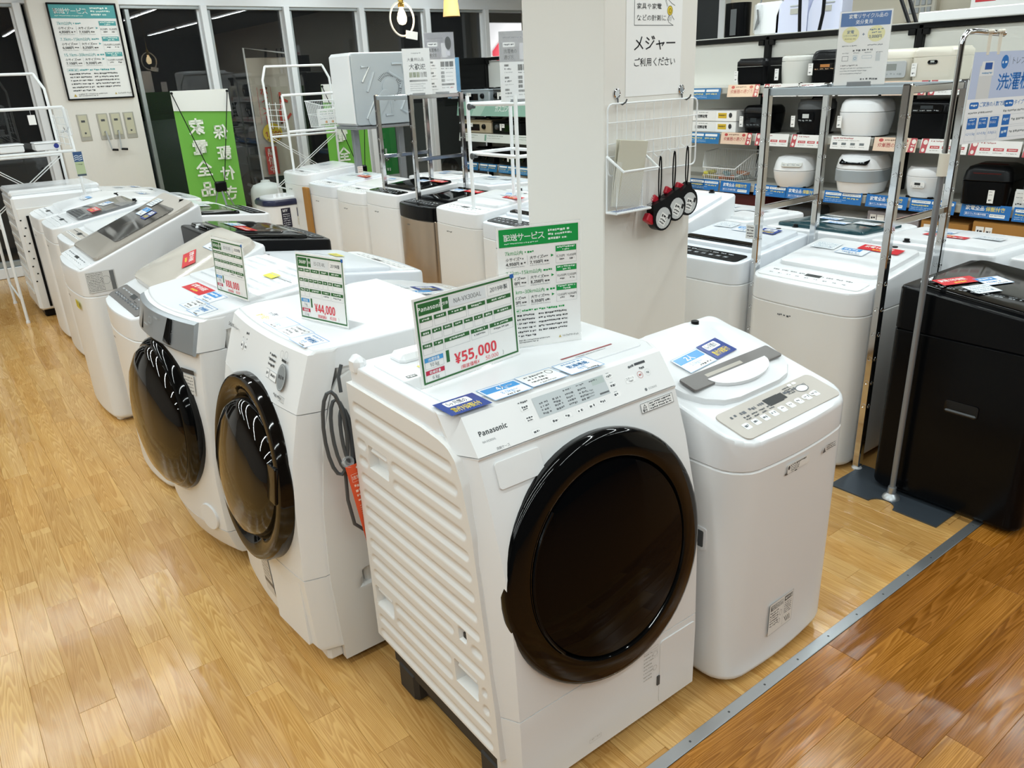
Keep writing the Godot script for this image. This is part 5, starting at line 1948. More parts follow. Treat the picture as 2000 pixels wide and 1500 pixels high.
func delivery_print(o: Node3D, f: Transform3D, hue: String, first: Array) -> void:       # 210 x 297 mm
	var m := M.new()
	var p := P.new(self, m, f)
	p.rect(5, 4, 200, 42, hue)
	p.txt("配送サービス", 16, 16, 16, "f4faf6", 0.12)
	p.dashes(18, 37, 84, 3, "d8efe2")
	for k in 3:
		p.dashes(128, 12 + k * 10, [54, 60, 48][k], 6, "e6f4ec")
	for k in 3:
		var y := 56.0 + k * 48
		p.txt(["7km以内", "7.1km–15km以内", "15.1km–30km以内"][k], 18, y, 10.5, hue, 0.09)
		p.dashes(18 + p.width(["7km以内", "7.1km–15km以内", "15.1km–30km以内"][k], 10.5) + 4, y + 3, 22, 5, hue)
		p.txt("小サイズ", 20, y + 16, 8, "3b3e40", 0.1)
		p.txt("大サイズ", 80, y + 16, 8, "3b3e40", 0.1)
		p.dashes(55, y + 18, 12, 4, "777777")
		p.dashes(115, y + 18, 12, 4, "777777")
		p.txt(first[k] + "円", 20, y + 27, 8.6, "3b3e40", 0.12)
		p.txt(["7,150円", "8,250円", "9,350円"][k], 80, y + 27, 8.6, "3b3e40", 0.12)
		p.dashes(57, y + 29, 12, 5, "555555")
		p.dashes(117, y + 29, 12, 5, "555555")
		p.rect(74, y + 14, 0.7, 22, "b9bdbd")
		p.dashes(20, y + 38, 48, 2, "a8acac")
		p.dashes(80, y + 38, 50, 2, "a8acac")
		p.poly([Vector2(134, y + 16), Vector2(141, y + 19.5), Vector2(134, y + 23)], hue, 2)
		p.frame(146, y - 2, 54, 42, 0.5, "b9bdbd")
		p.rect(146, y - 2, 54, 14, hue)
		p.dashes(150, y, 46, 4, "e6f4ec")
		p.dashes(164, y + 6, 20, 4, "e6f4ec")
		p.txt(["8,250", "10,450", "12,650"][k] + "円", 148, y + 20, 6.2, "3b3e40", 0.1, 0, 0.9)
		p.txt(["10,450", "12,650", "14,850"][k] + "円", 174, y + 20, 6.2, "3b3e40", 0.1, 0, 0.9)
		p.dashes(156, y + 29, 12, 4, "666666")
		p.dashes(182, y + 29, 12, 4, "666666")
	p.frame(18, 200, 34, 9, 0.5, hue)
	p.dashes(22, 202, 26, 5, hue)
	p.dashes(56, 202, 110, 5, hue)
	for k in 6:
		p.dashes(22, 214 + k * 10.5, 68, 4.6, "45484a")
		if k < 5:
			p.dashes(98, 214 + k * 10.5, 76, 4.6, "45484a")
	p.dashes(36, 279, 90, 3, "888888")
	p.dashes(36, 284, 60, 3, "888888")
	p.poly([Vector2(20, 288), Vector2(30, 288), Vector2(25, 279)], "c9a94a", 2)
	p.txt("トレファクマーケット", 160, 279, 5.2, "26302a", 0.13, 0, 0.78)
	p.poly([Vector2(150, 285), Vector2(157, 285), Vector2(153.5, 278)], "c9b26a", 2)
	part(o, "sheet_print", m, mats["print"], 0)

func build_cards() -> void:
	var o := stand_sheet("price_card", "large green framed price card reading 55,000 yen on the nearest machine", "price card", Vector3(0.795, 1.006, -1.417), Vector3(1.1, 1.006, -1.452), 0.203, 0.06, 0.07, "green framed price cards")
	price_print(o, card_frame(o, 0.307, 0.203, 0.06, 297, 210), "Panasonic", "NA-VX300AL", "2019年製", "¥55,000", "50,000", "10 kg", "6 kg")
	o = stand_sheet("price_card", "green framed price card reading 44,000 yen, second from the camera", "price card", Vector3(0.818, 1.012, -2.138), Vector3(0.873, 1.012, -1.94), 0.195, 0.05, 0.06, "green framed price cards")
	price_print(o, card_frame(o, 0.2055, 0.195, 0.05, 297, 210), "SHARP", "ES-S7E-WL", "2019年製", "¥44,000", "40,000", "7 kg", "3.5 kg")
	o = stand_sheet("price_card", "green framed price card reading 88,000 yen, farthest of the three cards", "price card", Vector3(0.764, 0.992, -2.749), Vector3(0.795, 0.992, -2.525), 0.188, 0.05, 0.06, "green framed price cards")
	price_print(o, card_frame(o, 0.226, 0.188, 0.05, 297, 210), "HITACHI", "BD-SG100", "2020年製", "¥88,000", "80,000", "10 kg", "6 kg")
	o = stand_sheet("delivery_sheet", "white sheet with a green heading about delivery service standing behind the largest price card", "notice", Vector3(1.083, 1.006, -1.505), Vector3(1.285, 1.006, -1.432), 0.305, 0.0, 0.08)
	delivery_print(o, card_frame(o, 0.2148, 0.305, 0.0, 210, 297), "149a4b", ["4,950", "6,050", "7,150"])
	# framed poster on the pier
	o = thing("delivery_poster", "black framed poster with a teal heading about delivery service on the wall pier", "poster", Vector3(1.43, 1.618, -8.955), 0.0)
	var m := M.new()
	m.box(Vector3(0.3, 0.4275, -0.006), Vector3(0.6, 0.855, 0.01))
	part(o, "card", m, mats["paper"])
	m = M.new()
	for s in [[0.3, 0.006, 0.6, 0.014], [0.3, 0.849, 0.6, 0.014], [0.006, 0.4275, 0.014, 0.855], [0.594, 0.4275, 0.014, 0.855]]:
		m.box(Vector3(s[0], s[1], 0.0), Vector3(s[2], s[3], 0.024), 0.003)
	part(o, "frame", m, mats["black_plastic"])
	delivery_print(o, card_frame(o, 0.6, 0.851, 0.0, 210, 297), "4fa3a6", ["4,950", "6,000", "7,150"])


# ---------------------------------------------------------------- things on the near pillar
func build_pillar_things() -> void:
	var z := -2.19
	var o := thing("measure_notice", "laminated notice on the pillar about borrowing a tape measure, hands drawing", "notice", Vector3(2.196, 1.562, z))
	var m := M.new()
	m.box(Vector3(0.15, 0.21, 0.0012), Vector3(0.298, 0.42, 0.0014))
	part(o, "sheet", m, mats["paper"])
	m = M.new()
	var p := P.new(self, m, sheet(Vector3(0, 0.42, 0.0022), Vector3.RIGHT, Vector3.DOWN))
	p.line([Vector2(190, 88 + 0.755 * (20 - 20)), Vector2(42, 88 + 0.755 * (20 - 20)), Vector2(42, 88 + 0.755 * (138 - 20)), Vector2(248, 88 + 0.755 * (138 - 20))], 1.8, "33373a")
	p.txt("家具や家電", 54, 104, 19, "33373a", 0.085, 0, 1.28)
	p.txt("などの計測に", 54, 142, 19, "33373a", 0.085, 0, 1.28)
	p.line([Vector2(196, 88 + 0.755 * (2 - 20)), Vector2(203, 88 + 0.755 * (20 - 20)), Vector2(216, 88 + 0.755 * (50 - 20))], 5, "33373a")
	p.line([Vector2(200, 88 + 0.755 * (6 - 20)), Vector2(218, 88 + 0.755 * (2 - 20)), Vector2(236, 88 + 0.755 * (14 - 20)), Vector2(258, 88 + 0.755 * (22 - 20))], 1.6, "33373a")
	p.line([Vector2(205, 88 + 0.755 * (22 - 20)), Vector2(222, 88 + 0.755 * (24 - 20)), Vector2(240, 88 + 0.755 * (40 - 20)), Vector2(256, 88 + 0.755 * (48 - 20))], 1.6, "33373a")
	p.line([Vector2(205, 88 + 0.755 * (26 - 20)), Vector2(217, 88 + 0.755 * (52 - 20))], 3, "eeeeec", 3)
	p.disc(230, 127, 15, 17, "e3c52f")
	p.ring(230, 127, 15, 17, 1.6, "33373a")
	p.ring(231, 128, 7, 9, 2.5, "6a5c14")
	p.line([Vector2(228, 88 + 0.755 * (92 - 20)), Vector2(219, 88 + 0.755 * (108 - 20)), Vector2(224, 88 + 0.755 * (124 - 20)), Vector2(250, 88 + 0.755 * (138 - 20))], 1.6, "33373a")
	p.line([Vector2(240, 88 + 0.755 * (92 - 20)), Vector2(247, 88 + 0.755 * (104 - 20)), Vector2(254, 88 + 0.755 * (112 - 20))], 1.6, "33373a")
	for k in 4:
		p.line([Vector2(222 + k * 6, 88 + 0.755 * (96 + k - 20)), Vector2(217 + k * 6, 88 + 0.755 * (116 + k - 20))], 1.2, "33373a")
	p.txt("メジャー", 42, 215, 44, "222528", 0.11, 0, 1.2)
	p.txt("ご利用ください", 42, 288, 28, "222528", 0.095, 0, 1.08)
	part(o, "sheet_print", m, mats["print"], 0)
	m = M.new()
	m.box(Vector3(0.02, 0.415, 0.002), Vector3(0.07, 0.05, 0.0006))
	m.box(Vector3(0.25, 0.42, 0.002), Vector3(0.06, 0.03, 0.0006))
	part(o, "tape", m, mats["clear_bag"])
	# wire grid hanging from two adhesive hooks
	o = thing("wire_grid", "white wire grid panel hanging on the pillar from two hooks", "wire grid", Vector3(2.087, 1.287, z + 0.022))
	m = M.new()
	var loop := []
	for c in M.rr(0.492, 0.255, 0.022, 0, 4):
		loop.append(Vector3(0.246 + c.x, 0.1275 + c.y, 0))
	m.tube(loop, 0.0034, 8, true)
	part(o, "grid_rim", m, mats["white_wire"])
	for k in 9:
		m = M.new()
		m.tube([Vector3(0.05 + k * 0.049, 0, -0.002), Vector3(0.05 + k * 0.049, 0.255, -0.002)], 0.0015, 6)
		part(o, "grid_wire", m, mats["white_wire"])
	for y in [0.07, 0.115, 0.19]:
		m = M.new()
		m.tube([Vector3(0, y, 0.002), Vector3(0.492, y, 0.002)], 0.0018, 6)
		part(o, "grid_wire", m, mats["white_wire"])
	var names := ["left", "right"]
	for k in 2:
		var x: float = [2.152, 2.503][k]
		var h := thing("adhesive_hook", ["round chrome adhesive hook holding the grid, above the mesh pocket", "round chrome adhesive hook holding the grid, above the hanging tape measures"][k], "hook", Vector3(x, 1.558, z + 0.001), 0.0, "adhesive hooks on the pillar")
		m = M.new()
		m.xf = Transform3D(Basis(Vector3.RIGHT, PI / 2), Vector3(0, 0.018, 0))
		m.lathe([[0.0, 0.0], [0.0175, 0.0], [0.0175, 0.004], [0.014, 0.006], [0.012, 0.004], [0.0, 0.004]], 24)
		part(h, "hook_plate", m, mats["chrome"])
		m = M.new()
		m.tube([Vector3(0, 0.002, 0.006), Vector3(0, -0.016, 0.008), Vector3(0.006, -0.02, 0.026), Vector3(0.012, -0.012, 0.036), Vector3(0.016, -0.002, 0.038)], 0.003, 8)
		part(h, "hook_arm", m, mats["cable_grey"])
	# mesh pocket with an envelope
	o = thing("mesh_pocket", "pale mesh letter pocket hooked on the left of the wire grid", "letter holder", Vector3(2.075, 1.155, z + 0.03))
	m = M.new()
	var w := 0.19
	var back := [Vector3(0, 0, 0.0), Vector3(w, 0, 0.0)]
	for lvl in [[0.0, 0.05], [0.155, 0.085]]:
		m.tube([Vector3(0, lvl[0] + (0.05 if lvl[0] > 0 else 0.0), 0), Vector3(0.004, lvl[0], lvl[1]), Vector3(w - 0.004, lvl[0], lvl[1]), Vector3(w, lvl[0] + (0.05 if lvl[0] > 0 else 0.0), 0)], 0.005, 8)
	m.tube([Vector3(0, 0, 0), Vector3(0, 0.205, 0)], 0.004, 6)
	m.tube([Vector3(w, 0, 0), Vector3(w, 0.205, 0)], 0.004, 6)
	m.tube([Vector3(0, 0, 0), Vector3(w, 0, 0)], 0.004, 6)
	part(o, "pocket_rim", m, mats["white_wire"])
	m = M.new()
	for s in [-1.0, 1.0]:
		for k in range(-16, 34):
			var x0 := k * 0.0075
			var x1: float = x0 + s * 0.115
			var t0 := 0.0
			var t1 := 1.0
			if s > 0:
				t0 = maxf(0.0, (0.0 - x0) / (x1 - x0))
				t1 = minf(1.0, (w - x0) / (x1 - x0))
			else:
				t0 = maxf(0.0, (w - x0) / (x1 - x0))
				t1 = minf(1.0, (0.0 - x0) / (x1 - x0))
			if t1 <= t0:
				continue
			var pts := []
			for t in [t0, t1]:
				pts.append(Vector3(lerpf(x0, x1, t), t * 0.155, lerpf(0.05, 0.085, t)))
			var d: Vector3 = (pts[1] - pts[0]).normalized()
			var sd := d.cross(Vector3.BACK).normalized() * 0.0006
			m.quad(pts[0] - sd, pts[1] - sd, pts[1] + sd, pts[0] + sd)
	for k in 14:
		var zz := 0.005 + k * 0.0057
		m.quad(Vector3(0, 0, minf(zz, 0.05)), Vector3(0, 0.19, zz), Vector3(0, 0.19, zz + 0.001), Vector3(0, 0, minf(zz, 0.05) + 0.001))
	var mesh_part := part(o, "wire_mesh", m, mats["white_wire"], 0)
	mesh_part.set_meta("kind", "stuff")
	m = M.new()
	m.box(Vector3(w / 2, 0.001, 0.025), Vector3(w - 0.008, 0.002, 0.05))
	part(o, "pocket_floor", m, mat("blue_mesh", "7f93bd", 0.5))
	o = thing("envelope", "beige padded envelope standing in the mesh pocket", "envelope", Vector3(2.1, 1.165, z + 0.036))
	for k in 2:
		m = M.new()
		m.xf = Transform3D(Basis(Vector3.RIGHT, 0.02 + k * 0.06) * Basis(Vector3.BACK, -0.1), Vector3(0.075, 0.125, 0.004 + k * 0.011))
		m.box(Vector3.ZERO, Vector3(0.15, 0.245, 0.005), 0.002)
		part(o, "fold", m, mats["envelope"])
	# three tape measures on hooks
	var x0 := [2.328, 2.408, 2.483]
	var drop := [0.165, 0.15, 0.15]
	var lab := ["black and red tape measure hanging from the grid, nearest the mesh pocket", "black and red tape measure hanging from the grid, half hidden in the middle", "black and red tape measure hanging from the grid, nearest the pillar edge"]
	for k in 3:
		o = thing("tape_measure", lab[k], "tape measure", Vector3(x0[k], 1.35 + k * 0.012, z + 0.062), 0.0, "tape measures on the pillar")
		m = M.new()
		m.tube([Vector3(0, 0.04, -0.036), Vector3(0, 0.0, -0.034), Vector3(0.0, -0.012, -0.012), Vector3(0.004, -0.004, 0.004), Vector3(0.012, 0.012, 0.01)], 0.0018, 6)
		part(o, "wire_hook", m, mats["white_wire"])
		var dz: float = drop[k]
		m = M.new()
		var lp := []
		for t in 15:
			var a := TAU * t / 15.0
			lp.append(Vector3(cos(a) * 0.005 + 0.003, -dz * 0.5 - 0.008 + sin(a) * dz * 0.5, 0.0 + cos(a) * 0.002))
		m.tube(lp, 0.0028, 6, true)
		part(o, "wrist_strap", m, mats["black_plastic"])
		m = M.new()
		var body := PackedVector2Array()
		for t in 15:
			var a := -PI * 0.75 + PI * 1.25 * t / 14.0
			body.append(Vector2(cos(a), sin(a)) * 0.036)
		body.append(Vector2(-0.012, 0.05))
		body.append(Vector2(-0.05, 0.01))
		var f := Transform3D(Basis(Vector3.BACK, -0.55 + k * 0.1).scaled(Vector3(1.5, 1.5, 1.4)), Vector3(0.006, -dz - 0.075, 0.0 - k * 0.002))
		m.xf = f
		m.prism(body, -0.013, 0.013)
		part(o, "case", m, mats["black_plastic"], 30)
		m = M.new()
		m.xf = f
		m.box(Vector3(-0.034, -0.022, 0), Vector3(0.03, 0.022, 0.02), 0.003)
		m.box(Vector3(-0.03, 0.032, -0.008), Vector3(0.03, 0.02, 0.012), 0.003)
		part(o, "case_trim", m, mats["red_plastic"])
		m = M.new()
		p = P.new(self, m, f * sheet(Vector3(-0.03, 0.03, 0.0136), Vector3.RIGHT, Vector3.DOWN))
		p.disc(32, 32, 28, 28, "c9cccc")
		p.rect(20, 20, 26, 30, "f2f2f0", 2)
		p.rect(46, 14, 9, 12, "16181a", 2)
		p.dashes(23, 24, 20, 8, "26282a", 3)
		p.dashes(23, 35, 20, 5, "26282a", 3)
		p.dashes(23, 43, 18, 4, "26282a", 3)
		part(o, "case_label", m, mats["print"], 0)

# ---------------------------------------------------------------- the long shelving on the right
func shelf_bay(label: String, z0: float, z1: float, levels: Array, hue: String) -> Node3D:
	var o := thing("shelving_bay", label, "shelf", Vector3(5.25, 0, (z0 + z1) / 2), 0.0, "black framed shelving bays")
	var w := z1 - z0
	var m := M.new()
	for z in [-w / 2 + 0.012]:
		m.box(Vector3(0.4, 0.93, z), Vector3(0.05, 1.86, 0.046), 0.004)
	m.box(Vector3(0.42, 0.93, w / 2 - 0.02), Vector3(0.03, 1.86, 0.03), 0.004)
	part(o, "post", m, mats["black_steel"])
	m = M.new()
	m.box(Vector3(0.4, 1.85, 0), Vector3(0.05, 0.035, w), 0.004)
	for s in [-1.0, 1.0]:
		m.box(Vector3(0.39, 1.815, s * (w / 2 - 0.045)), Vector3(0.03, 0.04, 0.05), 0.004)
	part(o, "top_beam", m, mats["black_steel"])
	m = M.new()
	m.box(Vector3(0.425, 0.98, 0), Vector3(0.02, 1.7, w - 0.03), 0.002)
	part(o, "back_panel", m, mats["shelf_white"])
	for y in levels:
		m = M.new()
		m.box(Vector3(0.2, y - 0.012, 0), Vector3(0.43, 0.024, w - 0.012), 0.004)
		m.box(Vector3(-0.012, y - 0.03, 0), Vector3(0.014, 0.05, w - 0.012), 0.004)
		part(o, "shelf", m, mats["shelf_grey"])
		m = M.new()
		for s in [-1.0, 1.0]:
			m.box(Vector3(0.2, y - 0.05, s * (w / 2 - 0.02)), Vector3(0.36, 0.06, 0.008), 0.002)
		part(o, "bracket", m, mats["black_steel"])
	m = M.new()
	m.box(Vector3(0.65, 1.865, 0), Vector3(0.46, 0.02, w), 0.003)
	m.box(Vector3(0.86, 0.93, 0), Vector3(0.02, 1.86, w))
	part(o, "rear_shelf", m, mats["shelf_grey"])
	return o

func rail_label(o: Node3D, kind: String, y: float, z: float, w := 0.288) -> void:
	# a laminated strip in the shelf rail, leaning a little; the viewer stands on the -x side
	var m := M.new()
	var f := sheet(Vector3(-0.028, y, z - w / 2), Vector3.BACK, Vector3(-0.16, -1, 0))
	var p := P.new(self, m, f)
	var k := w * 1000.0
	match kind:
		"warranty":
			p.rect(0, 0, k, 84, "2a70b8")
			p.txt("家電全品", 26, 13, 26, "eef4f8", 0.12)
			p.txt("保証付き", 144, 13, 26, "e9d96a", 0.12)
			p.frame(26, 52, 140, 22, 1, "dfeaf4")
			p.txt("最大12ヶ月の動作保証", 30, 56, 11.5, "eef4f8", 0.11, 0, 0.98)
			p.pill(172, 54, 88, 20, 3, "eef2f4", 2)
			p.dashes(178, 59, 76, 6, "7d8fa3", 3)
		"detail":
			p.rect(0, 0, k, 84, "2a70b8")
			p.pill(10, 12, 122, 17, 3, "eef2f4", 2)
			p.pill(140, 12, 138, 17, 3, "eef2f4", 2)
			p.dashes(16, 16, 110, 6, "7d8fa3", 3)
			p.dashes(146, 16, 124, 6, "7d8fa3", 3)
			p.dashes(12, 38, 110, 11, "d8cf82")
			p.dashes(150, 38, 116, 11, "d8cf82")
			for r in 2:
				p.dashes(12, 56 + r * 11, 160 - r * 30, 6, "9fc0de")
		"cooker":
			p.rect(0, 0, k, 88, "e8cdb6")
			p.dashes(74, 12, 96, 10, "8a6a58")
			p.disc(48, 18, 16, 11, "c04a48", 2)
			p.disc(214, 18, 16, 11, "c04a48", 2)
			p.txt("炊飯器の選び方", 30, 34, 28, "b5524f", 0.095, 0, 0.97)
			p.poly([Vector2(248, 0), Vector2(k, 0), Vector2(k - 12, 88), Vector2(236, 88)], "bf5157", 2)
			p.disc(268, 22, 14, 15, "f2e8e2", 3)
			p.disc(262, 70, 10, 12, "f2e8e2", 3)
			p.dashes(252, 43, 24, 9, "f2e8e2", 3)
		"guide":
			p.rect(0, 0, k, 88, "efeeec")
			p.poly([Vector2(8, 0), Vector2(48, 0), Vector2(38, 88), Vector2(0, 88)], "bf5157", 2)
			p.disc(28, 22, 14, 15, "f2e8e2", 3)
			p.disc(20, 70, 10, 12, "f2e8e2", 3)
			p.dashes(60, 10, 86, 8, "a86a68")
			for c in 3:
				p.rect(60 + c * 76, 42, 60, 17, "c0494c", 2)
				p.dashes(70 + c * 76, 47, 42, 7, "f2dedc", 3)
				p.dashes(62 + c * 76, 68, 56, 6, "a9a6a2")
		"table":
			p.rect(0, 0, k, 88, "efeeec")
			p.dashes(14, 10, 150, 9, "b06a68")
			p.dashes(14, 26, 200, 6, "a9a6a2")
			for c in 4:
				p.rect(16 + c * 66, 44, 34, 16, "6d7375", 2)
				p.dashes(16 + c * 66, 68, 40, 6, "a9a6a2")
		"blue":
			p.rect(0, 0, k, 84, "2f76ae")
			p.pill(8, 10, k * 0.42, 18, 3, "eef2f4", 2)
			p.pill(k * 0.5, 10, k * 0.42, 18, 3, "eef2f4", 2)
			p.dashes(12, 38, k * 0.36, 11, "d8cf82")
			p.dashes(k * 0.5, 38, k * 0.38, 11, "d8cf82")
			for r in 2:
				p.dashes(12, 56 + r * 11, k * 0.5, 6, "9fc0de")
		"stove":
			p.rect(0, 0, k, 150, "8fb8a8")
			p.poly([Vector2(k * 0.25, 0), Vector2(k * 0.4, 0), Vector2(k * 0.32, 150), Vector2(k * 0.2, 150)], "aecdbf", 2)
			p.txt("ガスコンロ", k * 0.5, 40, 62, "eef4f0", 0.12, 0, 0.9)
		"stove2":
			p.rect(0, 0, k, 90, "dfe5e2")
			for c in 3:
				p.rect(20 + c * k * 0.33, 10, 34, 66, "7fa896", 2)
				p.dashes(70 + c * k * 0.33, 16, k * 0.2, 8, "6a7a72")
				p.dashes(70 + c * k * 0.33, 40, k * 0.16, 8, "a3aca8")
	part(o, "rail_label", m, mats["print_gloss"], 0)

func tag_on(o: Node3D, x: float, y: float, z: float, w := 34.0, h := 64.0) -> void:      # a price tag facing the -x side
	var m := M.new()
	var p := P.new(self, m, sheet(Vector3(x, y, z), Vector3.BACK, Vector3.DOWN))
	p.rect(0, 0, w, h, "f3f3f1")
	p.dashes(w * 0.2, h * 0.1, w * 0.5, h * 0.06, "8d9092")
	p.dashes(w * 0.15, h * 0.35, w * 0.6, h * 0.06, "8d9092")
	p.dashes(w * 0.2, h * 0.72, w * 0.55, h * 0.12, "3d4042")
	part(o, "price_tag", m, mats["print"], 0)

func cooker(label: String, at: Vector3, turn: float, w: float, d: float, h: float, body: Material, lid: Material, q := {}) -> Node3D:
	# faces -x before turning: built facing +z, then turned
	var o := thing(q.get("called", "rice_cooker"), label, q.get("category", "rice cooker"), at, -PI / 2 + turn, q.get("group", "rice cookers on the shelves"))
	var split: float = q.get("split", 0.62)
	var r: float = q.get("r", 0.07)
	var taper: float = q.get("taper", 0.85)
	var m := M.new()
	var rings := []
	for k in [[0.012, taper * 0.9], [0.03, taper], [split * 0.5, lerpf(taper, 1.0, 0.7)], [split - 0.015, 1.0], [split - 0.005, 0.985]]:
		var ring := PackedVector3Array()
		for c in M.rr(w * k[1], d * k[1], r * k[1], 0, 6):
			ring.append(Vector3(c.x, k[0] * h if k[0] > 0.0121 else 0.008, c.y))
		rings.append(ring)
	m.loft(rings)
	part(o, "body", m, body, 45)
	m = M.new()
	rings = []
	for k in [[split + 0.005, 0.985], [split + 0.02, 1.0], [lerpf(split, 1.0, 0.6), q.get("lid_mid", 0.97)], [lerpf(split, 1.0, 0.88), q.get("lid_mid", 0.97) * 0.9], [1.0, q.get("lid_top", 0.72)], [1.0, 0.3]]:
		var ring := PackedVector3Array()
		for c in M.rr(w * k[1], d * k[1], r * k[1], 0, 6):
			ring.append(Vector3(c.x, k[0] * h, c.y - d * 0.03 * (k[0] - split)))
		rings.append(ring)
	m.loft(rings)
	part(o, "lid", m, lid, 45)
	m = M.new()
	for sx in [-1, 1]:
		for sz in [-1, 1]:
			m.box(Vector3(sx * w * 0.3, 0.006, sz * d * 0.3), Vector3(0.03, 0.012, 0.03), 0.003)
	part(o, "foot", m, mats["black_plastic"])
	if q.has("panel"):
		m = M.new()
		m.xf = Transform3D(Basis(Vector3.RIGHT, -q.get("panel_tilt", 0.0)), Vector3(0, q.get("panel_y", 0.4) * h, q.get("panel_z", 0.5) * d + 0.001))
		m.slab(w * q.get("panel_w", 0.5), h * q.get("panel_h", 0.22), 0.015, 0.005, 0.0015)
		part(o, "control_panel", m, mats[q["panel"]])
		var p2 := M.new()
		var p := P.new(self, p2, m.xf * Transform3D(Basis(), Vector3(-w * q.get("panel_w", 0.5) / 2, h * q.get("panel_h", 0.22) / 2, 0.0056)))
		var pw: float = w * q.get("panel_w", 0.5) * 1000.0
		var pp: float = h * q.get("panel_h", 0.22) * 1000.0
		p.rect(pw * 0.3, pp * 0.15, pw * 0.4, pp * 0.4, q.get("lcd", "8f9a94"))
		for k in 4:
			p.dashes(pw * (0.08 + 0.22 * k), pp * 0.7, pw * 0.15, pp * 0.14, q.get("ink", "9aa0a2"))
		part(o, "panel_print", p2, mats["print"], 0)
	if q.has("band"):
		m = M.new()
		rings = []
		for k in [[0.3, 0.965], [0.31, 1.006], [split - 0.03, 1.012], [split - 0.02, 0.97]]:
			var ring := PackedVector3Array()
			for c in M.rr(w * k[1], d * k[1], r, 0, 6):
				ring.append(Vector3(c.x, k[0] * h, c.y))
			rings.append(ring)
		m.loft(rings)
		part(o, "band", m, mats[q["band"]], 45)
	if q.has("handle"):
		m = M.new()
		m.tube([Vector3(-w * 0.5, h * split, 0), Vector3(-w * 0.52, h * 0.8, 0), Vector3(-w * 0.46, h * 0.9, -d * 0.1), Vector3(w * 0.46, h * 0.9, -d * 0.1), Vector3(w * 0.52, h * 0.8, 0), Vector3(w * 0.5, h * split, 0)] if q["handle"] == "bail" else [Vector3(-0.045, h * 0.98, 0), Vector3(-0.04, h * 1.05, 0), Vector3(0.04, h * 1.05, 0), Vector3(0.045, h * 0.98, 0)], 0.006, 8)
		part(o, "handle", m, mats["black_plastic"])
	if q.has("tag"):
		m = M.new()
		var p := P.new(self, m, sheet(Vector3(-w * q["tag"], h * q.get("tag_y", 0.55), d * 0.5 + 0.004), Vector3.RIGHT, Vector3.DOWN))
		p.rect(0, 0, 34, 78, "f3f3f1")
		p.dashes(6, 8, 18, 6, "8d9092")
		p.dashes(6, 26, 20, 5, "8d9092")
		p.dashes(8, 54, 16, 10, "3d4042")
		part(o, "price_tag", m, mats["print"], 0)
	return o

func box_thing(called: String, label: String, at: Vector3, s: Vector3, material: Material, kind: String, group := "", turn := 0.0) -> Node3D:
	# carton with flaps and a printed face on the -x side
	var o := thing(called, label, "box", at, -PI / 2 + turn, group)
	var m := M.new()
	m.box(Vector3(0, s.y / 2 - 0.001, 0), Vector3(s.z, s.y - 0.004, s.x), 0.003)
	part(o, "carton", m, material)
	m = M.new()
	m.box(Vector3(0, s.y - 0.0005, s.x * 0.245), Vector3(s.z - 0.002, 0.003, s.x * 0.485), 0.001)
	m.box(Vector3(0, s.y - 0.0005, -s.x * 0.245), Vector3(s.z - 0.002, 0.003, s.x * 0.485), 0.001)
	part(o, "flap", m, material)
	m = M.new()
	var p := P.new(self, m, sheet(Vector3(-s.z / 2, s.y, s.x / 2 + 0.0012), Vector3.RIGHT, Vector3.DOWN))
	var w := s.z * 1000.0
	var h := s.y * 1000.0
	match kind:
		"flipped":
			p.rect(4, 4, w * 0.56, h - 8, "eeeeec")
			p.txt("器理調磁電", w * 0.12, h * 0.38, h * 0.3, "2c2f31", 0.13, 0, 0.95)
			p.dashes(w * 0.2, h * 0.14, w * 0.2, h * 0.08, "6d7072")
			p.rect(w * 0.62, h * 0.2, w * 0.18, h * 0.5, "d9b52f")
			p.dashes(w * 0.64, h * 0.36, w * 0.14, h * 0.14, "3a3420")
			p.disc(w * 0.88, h * 0.42, h * 0.2, h * 0.24, "2b2d2f")
		"carton":
			p.rect(w * 0.07, h * 0.16, w * 0.16, h * 0.32, "f0f0ee")
			p.rect(w * 0.25, h * 0.16, w * 0.14, h * 0.32, "f0f0ee")
			p.dashes(w * 0.1, h * 0.26, w * 0.1, h * 0.1, "333638", 3)
			p.dashes(w * 0.28, h * 0.26, w * 0.08, h * 0.12, "333638", 3)
			p.rect(w * 0.28, h * 0.56, w * 0.44, h * 0.42, "1f2020")
			p.dashes(w * 0.4, h * 0.7, w * 0.2, h * 0.12, "8d8a80", 3)
		"grey":
			p.rect(w * 0.06, h * 0.12, w * 0.12, h * 0.24, "ececea")
			p.rect(w * 0.2, h * 0.12, w * 0.14, h * 0.24, "ececea")
			p.dashes(w * 0.08, h * 0.2, w * 0.08, h * 0.08, "333638", 3)
			p.rect(w * 0.2, h * 0.42, w * 0.1, h * 0.1, "e0a341")
			p.rect(w * 0.31, h * 0.42, w * 0.14, h * 0.1, "e3d83a")
			p.disc(w * 0.26, h * 0.72, w * 0.09, h * 0.13, "2f3032")
			p.disc(w * 0.26, h * 0.66, w * 0.09, h * 0.1, "d8d9da", 3)
			p.rect(w * 0.66, h * 0.48, w * 0.14, h * 0.1, "ececea")
		"white":
			p.rect(3, 3, w - 6, h - 6, "d9d6d4")
			p.rect(w * 0.05, h * 0.12, w * 0.14, h * 0.4, "f2f2f0", 2)
			p.dashes(w * 0.07, h * 0.26, w * 0.1, h * 0.14, "333638", 3)
			p.disc(w * 0.32, h * 0.6, w * 0.06, h * 0.2, "35383a", 2)
			p.dashes(w * 0.4, h * 0.55, w * 0.4, h * 0.12, "6d7072", 2)
			p.dashes(w * 0.4, h * 0.22, w * 0.5, h * 0.08, "b48f92", 2)
	part(o, "box_print", m, mats["print"], 0)
	return o

